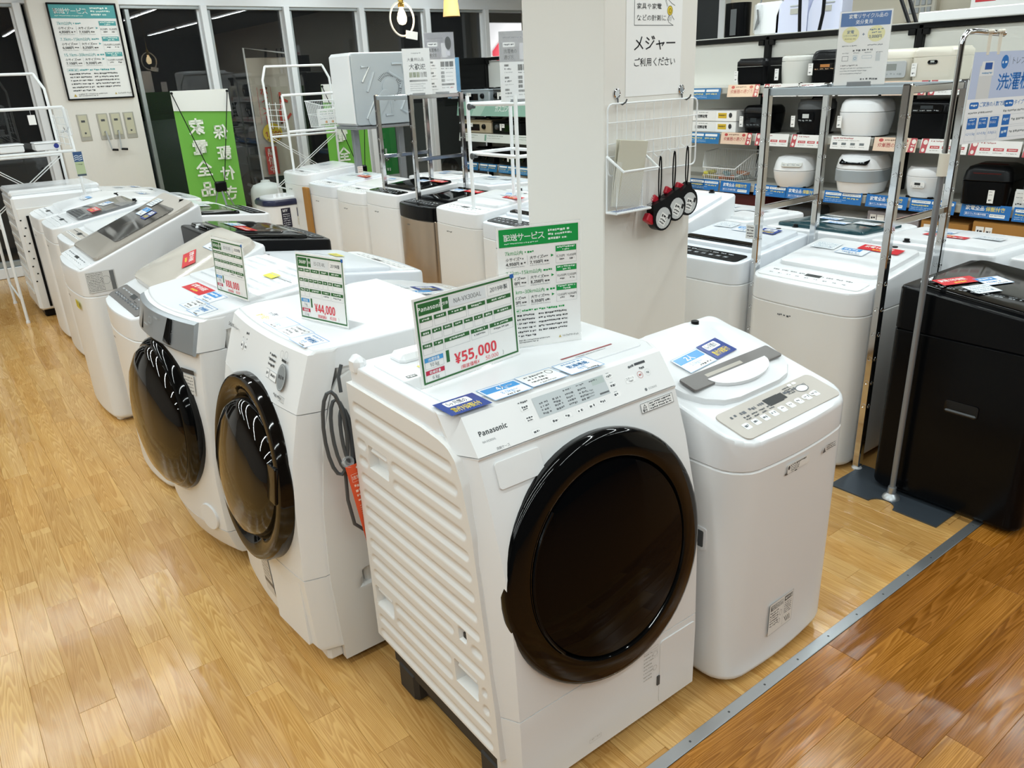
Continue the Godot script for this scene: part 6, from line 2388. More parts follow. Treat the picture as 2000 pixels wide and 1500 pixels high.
func build_shelving() -> void:
	var lv := [0.12, 0.5, 0.785, 1.165, 1.51]
	var a := shelf_bay("shelving bay partly hidden by the pillar, wire basket and boxed cookers in it", -5.27, -4.07, lv, "")
	var b := shelf_bay("shelving bay of rice cookers between the chrome rack posts", -4.07, -2.87, lv, "")
	var c := shelf_bay("shelving bay of rice cookers at the right, brown cartons at its bottom", -2.87, -1.67, lv, "")
	var d := shelf_bay("shelving bay of rice cookers cut by the right picture edge", -1.67, -0.47, lv, "")
	var blue := [[-4.42, "blue"], [-4.27, "detail"], [-3.965, "warranty"], [-3.64, "detail"], [-3.36, "warranty"], [-3.04, "detail"], [-2.72, "warranty"], [-2.415, "detail"], [-2.09, "warranty"], [-1.79, "detail"], [-1.48, "warranty"]]
	for s in blue:
		var o := a if s[0] < -4.07 else (b if s[0] < -2.87 else (c if s[0] < -1.67 else d))
		rail_label(o, s[1], 0.798, s[0] - o.position.z)
	for s in [[-4.29, "blue", 1.165], [-3.985, "cooker", 1.172], [-3.66, "guide", 1.172], [-3.35, "guide", 1.172], [-3.03, "table", 1.172], [-2.715, "cooker", 1.172], [-2.4, "guide", 1.172], [-2.1, "guide", 1.172], [-1.8, "guide", 1.172],
		[-4.3, "blue", 1.5], [-3.945, "cooker", 1.52], [-3.62, "guide", 1.52], [-3.32, "table", 1.52], [-3.01, "table", 1.52], [-2.7, "cooker", 1.52], [-2.4, "guide", 1.52], [-2.1, "guide", 1.52], [-1.8, "table", 1.52]]:
		var o := a if s[0] < -4.07 else (b if s[0] < -2.87 else c)
		rail_label(o, s[1], s[2], s[0] - o.position.z)
	var m := M.new()
	m.box(Vector3(0.36, 1.9, 0.0), Vector3(0.06, 0.06, 1.18), 0.006)
	part(c, "header_strip", m, mats["white_shell"])
	m = M.new()
	m.box(Vector3(0.36, 1.9, 0.0), Vector3(0.06, 0.06, 1.18), 0.006)
	part(d, "header_strip", m, mats["white_shell"])
	var bp: Material = mats["black_plastic"]
	var bs: Material = mats["black_satin"]
	var ws: Material = mats["white_shell"]
	var cr: Material = mats["cream_plastic"]
	# top shelf
	cooker("black square cornered rice cooker on the top shelf beside the black post", Vector3(5.38, 1.512, -3.92), 0.0, 0.29, 0.26, 0.19, bs, bp, {"r": 0.05, "taper": 0.92, "split": 0.7, "lid_mid": 1.0, "lid_top": 0.9, "tag": 0.48})
	cooker("plain white round rice cooker on the top shelf, tag on its left", Vector3(5.4, 1.512, -3.6), 0.0, 0.24, 0.24, 0.2, mats["shelf_white"], mats["shelf_white"], {"r": 0.11, "taper": 0.92, "split": 0.78, "lid_mid": 1.0, "lid_top": 0.94, "tag": 0.5})
	var x := cooker("tall black rice cooker with a brown display on the top shelf", Vector3(5.4, 1.512, -3.33), 0.15, 0.24, 0.26, 0.22, bs, bp, {"r": 0.06, "taper": 0.96, "split": 0.72, "lid_mid": 0.95, "lid_top": 0.7, "panel": "brown_gloss", "panel_y": 0.5, "panel_h": 0.22, "panel_w": 0.7, "lcd": "b5763a", "ink": "c9a27c", "tag": 0.5, "tag_y": 0.62})
	cooker("cream rice cooker with a grey front behind the recycling notice", Vector3(5.4, 1.512, -2.85), 0.1, 0.28, 0.27, 0.2, cr, cr, {"r": 0.06, "split": 0.7, "panel": "grey_panel", "panel_y": 0.38, "panel_h": 0.5, "panel_w": 0.72, "lcd": "8b8f8c"})
	cooker("cream square rice cooker with a small display, rightmost on the top shelf", Vector3(5.38, 1.512, -2.56), 0.0, 0.28, 0.26, 0.2, cr, cr, {"r": 0.04, "taper": 0.95, "split": 0.72, "lid_mid": 1.0, "lid_top": 0.88, "panel": "black_satin", "panel_y": 0.56, "panel_h": 0.12, "panel_w": 0.22, "lcd": "b9c0bd", "tag": 0.46})
	# middle shelf
	for k in 2:
		box_thing("appliance_box", ["boxed cooking appliance lying upside down, lower of the two by the pillar", "boxed cooking appliance lying upside down, upper of the two by the pillar"][k], Vector3(5.4, 1.167 + k * 0.083, -4.25), Vector3(0.3, 0.08, 0.46), mats["paper"], "flipped", "boxed appliances by the pillar")
	cooker("small black rice cooker behind the first chrome post, silver line round it", Vector3(5.38, 1.167, -3.86), 0.0, 0.28, 0.25, 0.2, bs, bp, {"r": 0.08, "split": 0.72, "lid_mid": 0.96, "lid_top": 0.8, "panel": "black_gloss", "panel_y": 0.42, "panel_h": 0.4, "panel_w": 0.5, "lcd": "1c2428", "ink": "5f676b", "tag": 0.46, "tag_y": 0.62})
	cooker("tall black electric pot with two side handles and a grey lid", Vector3(5.38, 1.167, -3.41), 0.0, 0.26, 0.26, 0.24, bp, mats["cable_grey"], {"r": 0.12, "taper": 0.8, "split": 0.72, "lid_mid": 0.98, "lid_top": 0.92, "panel": "black_satin", "panel_y": 0.5, "panel_h": 0.3, "panel_w": 0.5, "lcd": "c9cdcc", "handle": "knob", "tag": 0.46, "called": "electric_pot", "category": "electric pot"})
	cooker("large white rounded rice cooker in the middle of the middle shelf", Vector3(5.36, 1.167, -3.01), 0.0, 0.32, 0.3, 0.25, ws, ws, {"r": 0.1, "split": 0.64, "lid_mid": 0.95, "lid_top": 0.62, "tag": 0.4})
	cooker("black rice cooker behind the second chrome post on the middle shelf", Vector3(5.36, 1.167, -2.54), 0.0, 0.33, 0.28, 0.24, bs, bs, {"r": 0.06, "taper": 0.94, "split": 0.66, "lid_mid": 0.98, "lid_top": 0.75, "panel": "black_gloss", "panel_y": 0.78, "panel_h": 0.2, "panel_w": 0.6, "lcd": "2a3134", "ink": "aab0b2", "tag": 0.46, "tag_y": 0.62})
	# lower shelf
	cooker("white rice cooker with a grey display on its sloping lid, leftmost on the low shelf", Vector3(5.36, 0.787, -3.52), 0.35, 0.3, 0.36, 0.23, ws, ws, {"r": 0.11, "taper": 0.78, "split": 0.55, "lid_mid": 0.92, "lid_top": 0.55, "panel": "shelf_white", "panel_y": 0.78, "panel_z": 0.44, "panel_tilt": 0.9, "panel_h": 0.3, "panel_w": 0.5, "lcd": "7f8a84"})
	cooker("white rice cooker with a broad stainless band on the low shelf", Vector3(5.36, 0.787, -2.99), 0.1, 0.33, 0.36, 0.27, ws, ws, {"r": 0.14, "taper": 0.86, "split": 0.62, "lid_mid": 0.94, "lid_top": 0.55, "band": "galvanised", "panel": "black_satin", "panel_y": 0.82, "panel_z": 0.42, "panel_tilt": 1.0, "panel_h": 0.26, "panel_w": 0.6, "lcd": "55605c"})
	cooker("small plain white rice cooker with a black seam on the low shelf", Vector3(5.38, 0.787, -2.55), 0.0, 0.24, 0.23, 0.2, ws, ws, {"r": 0.1, "taper": 0.82, "split": 0.7, "lid_mid": 0.98, "lid_top": 0.84, "panel": "white_front", "panel_y": 0.45, "panel_h": 0.2, "panel_w": 0.4, "lcd": "2d3133"})
	cooker("black rice cooker with a red brown lid plate on the low shelf", Vector3(5.36, 0.787, -2.13), 0.1, 0.28, 0.32, 0.24, bs, bp, {"r": 0.05, "taper": 0.96, "split": 0.62, "lid_mid": 0.94, "lid_top": 0.66, "panel": "dark_red", "panel_y": 0.9, "panel_z": 0.3, "panel_tilt": 1.15, "panel_h": 0.5, "panel_w": 0.6, "lcd": "3a1a18", "tag": -0.1, "tag_y": 0.42})
	cooker("black and silver rice cooker cut by the right picture edge", Vector3(5.38, 0.787, -1.78), 0.0, 0.27, 0.3, 0.21, bp, bp, {"r": 0.06, "split": 0.6, "band": "stainless", "tag": 0.45})
	for t in [[-3.27, 0.785], [-2.36, 0.785], [-1.93, 0.785]]:
		var o := thing("price_board", ["white price board leaning between the sloping white cooker and the banded one", "white price board right of the small white cooker", "white price board right of the black cooker with the red lid plate"][int((t[0] + 3.3) / 0.66)], "price tag", Vector3(5.27, t[1], t[0]), 0.0, "price boards on the low shelf")
		m = M.new()
		m.xf = Transform3D(Basis(Vector3.BACK, -0.12), Vector3(0, 0.055, 0))
		m.box(Vector3.ZERO, Vector3(0.002, 0.11, 0.065))
		part(o, "board", m, mats["paper"])
		tag_on(o, -0.009, 0.1, -0.03, 60, 96)
	# bottom
	box_thing("appliance_box", "dark red appliance box under the blue labels near the pillar", Vector3(5.42, 0.502, -3.92), Vector3(0.3, 0.2, 0.4), mats["dark_red"], "none")
	box_thing("appliance_box", "flat white kitchen appliance box under the blue labels", Vector3(5.4, 0.502, -3.07), Vector3(0.3, 0.11, 0.28), mats["paper"], "white")
	box_thing("appliance_box", "lilac grey rice cooker box with coloured stickers", Vector3(5.4, 0.502, -2.68), Vector3(0.3, 0.18, 0.36), mat("lilac_grey", "8f8b8f", 0.6), "grey")
	box_thing("appliance_box", "brown carton with a black panel, left of the two at the shelf bottom", Vector3(5.4, 0.502, -2.33), Vector3(0.32, 0.16, 0.3), mats["carton"], "carton")
	box_thing("appliance_box", "brown carton with a black panel, right of the two at the shelf bottom", Vector3(5.38, 0.502, -2.0), Vector3(0.32, 0.19, 0.3), mats["carton"], "carton")
	var bag := thing("appliance_box", "black carton in the shade of the lowest shelf behind the white washing machines", "box", Vector3(5.42, 0.502, -3.42))
	m = M.new()
	m.box(Vector3(0, 0.07, 0), Vector3(0.24, 0.14, 0.22), 0.02)
	part(bag, "carton", m, mats["cable_grey"])
	# wire basket with remote controls
	var o := thing("wire_basket", "white wire basket with a dipped front on the low shelf by the pillar", "basket", Vector3(5.44, 0.787, -4.18))
	m = M.new()
	var rim := [Vector3(-0.17, 0.1, -0.16), Vector3(-0.17, 0.1, 0.16), Vector3(-0.05, 0.21, 0.24), Vector3(0.15, 0.22, 0.26), Vector3(0.15, 0.22, -0.26), Vector3(-0.05, 0.21, -0.24)]
	m.tube(rim, 0.005, 6, true)
	part(o, "basket_rim", m, mats["white_wire"])
	var base_c := [Vector3(-0.15, 0.006, -0.16), Vector3(-0.15, 0.006, 0.16), Vector3(-0.05, 0.006, 0.2), Vector3(0.12, 0.006, 0.22), Vector3(0.12, 0.006, -0.22), Vector3(-0.05, 0.006, -0.2)]
	m = M.new()
	for e in 6:
		var n: int = [16, 7, 10, 24, 10, 7][e]
		for k in n:
			var t := (k + 0.5) / n
			m.tube([base_c[e].lerp(base_c[(e + 1) % 6], t), rim[e].lerp(rim[(e + 1) % 6], t)], 0.0018, 4)
	for t in [0.0, 0.35]:
		var l := []
		for e in 6:
			l.append(base_c[e].lerp(rim[e], t))
		m.tube(l, 0.0025, 5, true)
	var wires := part(o, "basket_wire", m, mats["white_wire"])
	wires.set_meta("kind", "stuff")
	var hues := ["c7b27a", "d8cfc4", "b5643c", "9fa8a4", "c9c04a", "d9d2c6", "6d8a8c", "c98a6a"]
	for k in 8:
		var r := thing("remote_control", "small packed accessory lying in the wire basket", "accessory", Vector3(5.34 + (k % 2) * 0.1, 0.797 + (k / 4) * 0.03, -4.32 + (k % 4) * 0.085), k * 0.4, "packed accessories in the wire basket")
		m = M.new()
		m.box(Vector3(0, 0.014, 0), Vector3(0.05, 0.028, 0.13), 0.008)
		part(r, "packet", m, mat("packet_" + hues[k], hues[k], 0.5))
	# gas stove shelves left of the pillar
	var s := shelf_bay("shelving bay of gas stoves seen between the white poles and the pillar", -7.9, -6.4, [0.12, 0.5, 0.74, 1.06, 1.38], "")
	rail_label(s, "stove", 1.41, 0.0, 1.46)
	rail_label(s, "stove2", 1.075, 0.0, 1.46)
	for k in 4:
		rail_label(s, "blue", 0.755, -0.55 + k * 0.365, 0.33)
	m = M.new()
	m.box(Vector3(0.1, 1.62, -0.74), Vector3(0.6, 0.5, 0.02), 0.004)
	for k in 6:
		m.box(Vector3(0.1, 1.46 + k * 0.07, -0.72), Vector3(0.5, 0.006, 0.006))
	part(s, "end_rack", m, mats["black_steel"])
	build_stove("stainless gas stove with two black knobs on the top stove shelf", Vector3(5.42, 1.382, -7.6), 0.6, "galvanised", "galvanised")
	build_stove("dark gas grill beside the stainless stove on the top stove shelf", Vector3(5.42, 1.382, -7.08), 0.3, "cable_grey", "black_plastic")
	build_stove("beige gas stove with large dials on the second stove shelf", Vector3(5.42, 1.062, -7.6), 0.6, "beige_metal", "black_plastic")
	build_stove("black gas stove with grey buttons in the middle of the second stove shelf", Vector3(5.42, 1.062, -7.02), 0.5, "black_plastic", "cable_grey")
	build_stove("black gas stove at the left of the third stove shelf", Vector3(5.42, 0.742, -7.58), 0.6, "black_plastic", "black_gloss")
	build_stove("black gas stove at the right of the third stove shelf", Vector3(5.42, 0.742, -6.9), 0.56, "black_plastic", "black_gloss")
	build_stove("beige gas stove on the lowest visible stove shelf", Vector3(5.42, 0.502, -6.95), 0.5, "shelf_grey", "cable_grey")
	# on top of the shelving
	var t := thing("tower_speaker", "black curved tower on top of the shelving next to the doorway", "speaker", Vector3(5.95, 1.876, -4.6))
	m = M.new()
	var ring0 := PackedVector3Array()
	var ring1 := PackedVector3Array()
	for k in 20:
		var aa := TAU * k / 20
		ring0.append(Vector3(cos(aa) * 0.1, 0.0, sin(aa) * 0.11))
		ring1.append(Vector3(cos(aa) * 0.1, 0.27, sin(aa) * 0.11))
	m.loft([ring0, ring1])
	part(t, "body", m, mats["black_satin"])
	m = M.new()
	m.box(Vector3(-0.1, 0.12, 0.03), Vector3(0.004, 0.2, 0.06), 0.001)
	part(t, "grille", m, mats["cable_grey"])
	t = thing("panel_heater", "white panel heater with a wooden topped handle and bagged cord on top of the shelving", "heater", Vector3(5.95, 1.876, -4.28))
	m = M.new()
	m.box(Vector3(0, 0.125, 0), Vector3(0.08, 0.25, 0.25), 0.015)
	part(t, "body", m, mats["white_shell"])
	m = M.new()
	m.tube([Vector3(0, 0.25, -0.1), Vector3(0, 0.29, -0.09), Vector3(0, 0.3, -0.07), Vector3(0, 0.3, 0.08), Vector3(0, 0.29, 0.1), Vector3(0, 0.25, 0.11)], 0.006, 8)
	var hd := part(t, "handle", m, mats["grey_pole"])
	m = M.new()
	m.tube([Vector3(0, 0.3, -0.06), Vector3(0, 0.3, 0.07)], 0.009, 8)
	part(hd, "handle_sleeve", m, mats["cork"])
	m = M.new()
	m.tube([Vector3(-0.05, 0.2, -0.09), Vector3(-0.055, 0.1, -0.07), Vector3(-0.055, 0.05, -0.1), Vector3(-0.05, 0.14, -0.08)], 0.008, 6)
	part(t, "cord", m, mats["black_plastic"])
	m = M.new()
	m.box(Vector3(-0.056, 0.13, -0.08), Vector3(0.03, 0.22, 0.07), 0.01)
	part(t, "cord_bag", m, mats["clear_bag"])
	for k in 2:
		t = thing("dehumidifier", ["pale lilac appliance with a taped plate, left of the two on top of the shelving", "pale lilac appliance with a curved edge, right of the two on top of the shelving"][k], "dehumidifier", Vector3(5.98, 1.876, [-4.05, -3.76][k]), 0.0, "lilac appliances on top of the shelving")
		m = M.new()
		var poly := PackedVector2Array([Vector2(-0.14, 0), Vector2(0.14, 0), Vector2(0.14, 0.28), Vector2(0.04, 0.28), Vector2(-0.06, 0.265), Vector2(-0.11, 0.22), Vector2(-0.14, 0.14)])
		m.xf = Transform3D(Basis(Vector3.UP, -PI / 2), Vector3.ZERO)
		m.prism(poly, -0.07, 0.07)
		part(t, "body", m, mats["lilac_panel"], 35)
		m = M.new()
		m.box(Vector3(-0.072, 0.16, 0.02), Vector3(0.004, 0.04, 0.07), 0.001)
		part(t, "rating_plate", m, mats["shelf_grey"])
		m = M.new()
		m.box(Vector3(-0.072, 0.2, 0.03), Vector3(0.006, 0.012, 0.1), 0.003)
		part(t, "grip", m, mats["grey_panel"])
	for k in 2:
		t = thing("appliance_hose", ["black standing tube between the two lilac appliances", "pair of black slanting tubes behind the recycling notice"][k], "tube", Vector3(5.84, 1.876, [-3.9, -3.45][k]))
		for j in 2:
			m = M.new()
			if k == 0:
				m.tube([Vector3(0, 0.0, -0.02 + j * 0.17), Vector3(0, 0.12, -0.03 + j * 0.2), Vector3(0, 0.42, -0.05 + j * 0.22)], 0.013, 8)
			else:
				m.tube([Vector3(0, 0.0, 0.4 + j * 0.05), Vector3(0, 0.2, 0.3 + j * 0.06), Vector3(0, 0.45, 0.2 + j * 0.06)], 0.012, 8)
			part(t, "tube", m, mats["black_plastic"])
	t = thing("breaker_panel", "beige electric breaker panel on the cream wall at the top right", "electric panel", Vector3(7.27, 2.05, -3.7))
	m = M.new()
	m.box(Vector3(0, 0.14, 0), Vector3(0.08, 0.5, 0.26), 0.01)
	part(t, "case", m, mats["cream_plastic"])
	for r in 2:
		for k in 4:
			m = M.new()
			m.box(Vector3(-0.043, -0.02 + r * 0.06, -0.075 + k * 0.05), Vector3(0.014, 0.045, 0.034), 0.003)
			part(t, "breaker", m, mats["grey_panel"])
	t = thing("wall_poster", "white notice with red arrow headings cut by the top right corner", "poster", Vector3(6.6, 1.98, -2.55))
	m = M.new()
	m.box(Vector3(0, 0.2, 0), Vector3(0.006, 0.42, 0.9))
	part(t, "sheet", m, mats["paper"])
	m = M.new()
	var p := P.new(self, m, sheet(Vector3(-0.0045, 0.41, -0.45), Vector3.BACK, Vector3.DOWN))
	for k in 5:
		p.poly([Vector2(30, 130 + k * 52), Vector2(170, 130 + k * 52), Vector2(190, 148 + k * 52), Vector2(170, 166 + k * 52), Vector2(30, 166 + k * 52)], "c62f3a")
		p.dashes(46, 140 + k * 52, 110, 14, "f2dede", 2)
		p.dashes(220, 138 + k * 52, 90, 10, "777777")
		p.dashes(360, 138 + k * 52, 90, 10, "777777")
	p.rect(560, 180, 130, 40, "c62f3a")
	p.rect(740, 180, 130, 40, "c62f3a")
	p.dashes(580, 190, 90, 18, "f2dede", 2)
	p.dashes(560, 240, 120, 12, "777777")
	p.dashes(740, 240, 120, 12, "777777")
	part(t, "sheet_print", m, mats["print"], 0)
	m = M.new()
	m.tube([Vector3(0.01, -0.12, -0.4), Vector3(0.01, 0.0, -0.4)], 0.008, 6)
	m.tube([Vector3(0.01, -0.12, 0.4), Vector3(0.01, 0.0, 0.4)], 0.008, 6)
	part(t, "poster_leg", m, mats["black_steel"])

func build_stove(label: String, at: Vector3, w: float, body: String, knob: String) -> void:
	var o := thing("gas_stove", label, "gas stove", at, -PI / 2, "gas stoves on the shelves")
	var m := M.new()
	m.box(Vector3(0, 0.075, 0), Vector3(w, 0.13, 0.34), 0.012)
	part(o, "body", m, mats[body])
	m = M.new()
	m.box(Vector3(0, 0.145, -0.01), Vector3(w + 0.01, 0.016, 0.36), 0.005)
	part(o, "top_plate", m, mats[body])
	for k in 2:
		m = M.new()
		m.xf = Transform3D(Basis(Vector3.RIGHT, PI / 2), Vector3((-0.3 + 0.6 * k) * w, 0.085, 0.17))
		m.lathe([[0.0, 0.0], [0.028, 0.0], [0.026, 0.02], [0.02, 0.026], [0.0, 0.026]], 18)
		part(o, "knob", m, mats[knob if knob != body else "black_plastic"])
		m = M.new()
		m.xf = Transform3D(Basis(), Vector3((-0.25 + 0.5 * k) * w, 0.153, -0.02))
		m.lathe([[0.05, 0.0], [0.07, 0.0], [0.07, 0.008], [0.05, 0.012], [0.05, 0.0]], 20)
		for j in 4:
			m.xf = Transform3D(Basis(Vector3.UP, TAU * j / 4), Vector3((-0.25 + 0.5 * k) * w, 0.165, -0.02))
			m.box(Vector3(0.06, 0, 0), Vector3(0.08, 0.008, 0.008), 0.002)
		part(o, "trivet", m, mats["black_plastic"])
	m = M.new()
	m.box(Vector3(0, 0.075, 0.171), Vector3(w * 0.3, 0.07, 0.006), 0.003)
	part(o, "grill_door", m, mats["black_gloss"])
	m = M.new()
	var p := P.new(self, m, sheet(Vector3(-w * 0.2, 0.12, 0.178), Vector3.RIGHT, Vector3.DOWN))
	p.rect(0, 0, 30, 70, "f0f0ee")
	p.rect(36, 0, 50, 40, "f0f0ee")
	p.dashes(6, 10, 16, 6, "777777", 2)
	p.dashes(42, 12, 34, 8, "777777", 2)
	part(o, "price_tag", m, mats["print"], 0)

# ---------------------------------------------------------------- racks, banners and the rest
func chrome_rack(label: String, x0: float, x1: float, z0: float, z1: float, mid: float) -> Node3D:
	var o := thing("chrome_rack", label, "rack", Vector3((x0 + x1) / 2, 0, (z0 + z1) / 2), 0.0, "chrome frame racks over the washing machines")
	var hx := (x1 - x0) / 2
	var hz := (z1 - z0) / 2
	for sx in [-1, 1]:
		for sz in [-1, 1]:
			var m := M.new()
			m.box(Vector3(sx * hx, 0.79, sz * hz), Vector3(0.032, 1.55, 0.032), 0.004)
			var post := part(o, "post", m, mats["chrome"])
			m = M.new()
			for k in 12:
				for f in 2:
					m.xf = Transform3D(Basis(Vector3.BACK, PI / 2) if f == 0 else Basis(Vector3.RIGHT, PI / 2), Vector3(sx * hx - (0.0155 if f == 0 else 0.0), 0.3 + k * 0.105, sz * hz + (0.0155 if f == 1 else 0.0)))
					m.lathe([[0.0045, 0.0], [0.011, -0.0006], [0.0105, 0.0022], [0.006, 0.0022], [0.0045, 0.0]], 12)
			part(post, "post_hole", m, mats["chrome"])
			m = M.new()
			m.xf = Transform3D(Basis(), Vector3(sx * hx, 0, sz * hz))
			m.lathe([[0.0, 0.0], [0.02, 0.0], [0.022, 0.006], [0.016, 0.016], [0.0, 0.016]], 14)
			part(post, "foot", m, mats["white_shell"])
	for y in [1.545, mid]:
		for sz in [-1, 1]:
			if y == 1.545 or true:
				var m := M.new()
				m.box(Vector3(0, y, sz * hz), Vector3(hx * 2 - 0.03, 0.028, 0.014), 0.003)
				part(o, "side_rail", m, mats["chrome"])
		if y == 1.545:
			for sx in [-1, 1]:
				var m := M.new()
				m.box(Vector3(sx * hx, y, 0), Vector3(0.014, 0.03, hz * 2 - 0.03), 0.003)
				part(o, "front_rail", m, mats["galvanised"])
	return o

func hang_print(o: Node3D, w: float, h: float, frame: Transform3D, kind: String) -> void:
	var m := M.new()
	var p := P.new(self, m, frame)
	match kind:
		"recycle":
			p.rect(5, 5, 200, 54, "2168ae")
			p.txt("家電リサイクル品の", 36, 11, 17, "f2f6f9", 0.1, 0, 0.95)
			p.txt("処分費用", 66, 34, 17, "f2f6f9", 0.1, 0, 0.95)
			for k in 2:
				p.disc(50 + k * 104, 92, 35, 32, "efeab2")
			p.txt("家電", 34, 74, 14, "6d8096", 0.1)
			p.txt("リサイクル料金", 20, 92, 7.6, "6d8096", 0.1)
			p.dashes(28, 106, 44, 5, "b3ab7c")
			p.txt("+", 96, 82, 20, "3f5f80", 0.12)
			p.dashes(126, 72, 56, 7, "6d8096")
			p.dashes(136, 84, 36, 6, "6d8096")
			p.txt("3,000円", 124, 96, 14, "4d5f74", 0.12, 0, 0.98)
			p.dashes(20, 134, 60, 5, "8d9296")
			p.dashes(124, 134, 60, 5, "8d9296")
			p.dashes(66, 152, 80, 8, "45484b")
			p.frame(24, 178, 26, 20, 1.4, "5b6063")
			p.pill(68, 174, 20, 26, 3, "dfe6e9")
			p.ring(78, 188, 6, 6, 1.6, "6fa0c0")
			p.frame(106, 178, 40, 12, 1.2, "a9c0cc")
			p.rect(162, 170, 18, 32, "d3d8da")
			for k in 4:
				p.dashes(24 + k * 46, 164, 26, 4, "8d9296")
			p.dashes(22, 214, 70, 5, "777777")
			for k in 3:
				p.dashes(22, 226 + k * 11, 130 - k * 20, 4, "8d9296")
			p.disc(112, 274, 4, 4, "5b6063")
			p.dashes(120, 270, 60, 8, "3f4346")
		"choose":
			p.rect(0, 0, 420, 150, "bfcbe6")
			p.rect(36, 44, 62, 106, "d5d7d8", 2)
			p.poly([Vector2(44, 30), Vector2(98, 30), Vector2(104, 76), Vector2(36, 76)], "e4e6e8", 3)
			p.rect(58, 34, 34, 22, "2a56a0", 4)
			p.dashes(48, 64, 48, 6, "6d9ac2", 4)
			p.disc(150, 34, 17, 22, "2a73c0", 2)
			p.dashes(138, 30, 24, 9, "e6eef6", 3)
			p.rect(172, 14, 0.8, 36, "7d8a9a", 2)
			p.txt("トレファクが教える", 182, 20, 22, "46505c", 0.075, 0, 0.95)
			p.txt("洗濯機の選び方", 132, 70, 54, "2a73c0", 0.105, 0, 0.95)
			p.rect(0, 150, 420, 147, "eef1f5")
			for k in 2:
				p.pill(14 + k * 170, 160, 44, 22, 7, "2a6fbe", 2)
				p.dashes(20 + k * 170, 167, 32, 8, "e6eef6", 3)
			p.txt("ご家族の人数で選ぶ", 62, 161, 15.5, "3a7cc2", 0.1, 0, 0.95)
			p.txt("タイプで選ぶ", 232, 161, 15.5, "3a7cc2", 0.1, 0, 0.95)
			p.dashes(14, 192, 116, 7, "8d9296")
			p.dashes(184, 192, 110, 7, "8d9296")
			for k in 3:
				p.frame(14 + k * 54, 208, 50, 82, 0.7, "b3bfcc")
				p.pill(17 + k * 54, 212, 44, 36, 3, "2a6fbe", 2)
				p.txt(["1人〜2人", "3人〜4人", "5人以上"][k], 20 + k * 54, 226, 8.4, "eef4fa", 0.12, 0, 0.9, 3)
				p.dashes(26 + k * 54, 216, 26, 5, "cfe0f0", 3)
				p.txt(["4.2~5.5kg", "6.0~8.0kg", "8.0kg以上"][k], 18 + k * 54, 260, 9.6, "3a7cc2", 0.09, 0, 0.92)
			for k in 2:
				p.frame(186, 208 + k * 42, 134, 36, 0.7, "b3bfcc")
				p.rect(186, 208 + k * 42, 38, 36, "2a6fbe", 2)
				p.dashes(192, 220 + k * 42, 26, 10, "cfe0f0", 3)
				p.dashes(232, 222 + k * 42, 80, 8, "8d9296")
		"welcome":
			p.rect(0, 0, 210, 297, "f2f3f3")
			p.dashes(70, 26, 70, 7, "8d9296")
			p.txt("大量持込買取"[0] + "量持込品", 34, 58, 22, "4a4d50", 0.09, 0, 1.1)
			p.txt("大歓迎", 44, 96, 38, "35383b", 0.1, 0, 1.05)
			for k in 5:
				p.rect(42 + k * 28, 150, 24, 34, ["b7c48a", "8fb04a", "a9c25e", "d9d6cf", "3a3d40"][k])
			p.rect(40, 200, 140, 12, "3f4346")
			for k in 4:
				p.dashes(42, 224 + k * 14, 120 - (k % 2) * 20, 6, "a9adb0")
		"grey_choose":
			p.rect(0, 0, 210, 297, "f1f2f3")
			p.rect(0, 0, 210, 128, "b9b9c6")
			p.pill(22, 46, 70, 20, 3, "f1f2f3", 2)
			p.dashes(28, 52, 56, 8, "5b5f66", 3)
			p.dashes(24, 24, 110, 5, "8b8d98", 2)
			p.txt("洗濯機の", 26, 74, 18, "3f434a", 0.09)
			p.txt("選び方", 26, 100, 18, "3f434a", 0.09)
			p.rect(118, 50, 40, 70, "d6d6dc", 2)
			p.disc(168, 52, 22, 32, "33363a", 3)
			p.ring(168, 52, 18, 27, 3, "4c5056", 4)
			p.rect(150, 90, 30, 22, "c9c9d2", 3)
			for k in 3:
				p.rect(26, 138 + k * 52, 26, 9, "4a4d50")
				p.dashes(26, 154 + k * 52, 40, 8, "777b7e")
				p.dashes(26, 170 + k * 52, 50, 5, "b3b6b8")
				if k == 0:
					for c in 3:
						p.rect(104 + c * 32, 140, 28, 26, "44484c")
						p.dashes(106 + c * 32, 172, 24, 6, "777b7e")
				elif k == 1:
					for c in 3:
						p.rect(104, 188 + c * 19, 26, 14, "44484c")
						p.dashes(140, 192 + c * 19, 50, 5, "b3b6b8")
				else:
					p.rect(104, 248, 92, 10, "6d7174")
					for c in 3:
						p.dashes(106 + c * 30, 266, 22, 7, "b3b6b8" if c < 2 else "c07078")
		"blue":
			p.rect(0, 0, 90, 330, "3b97c9")
			p.disc(40, 150, 16, 16, "e6a03a", 2)
			p.rect(24, 200, 40, 40, "dfe9ee", 2)
			p.txt("歓", 20, 60, 44, "e6f1f6", 0.1)
			p.dashes(14, 270, 60, 14, "d9ebf4")
	part(o, "sheet_print", m, mats["print"], 0)

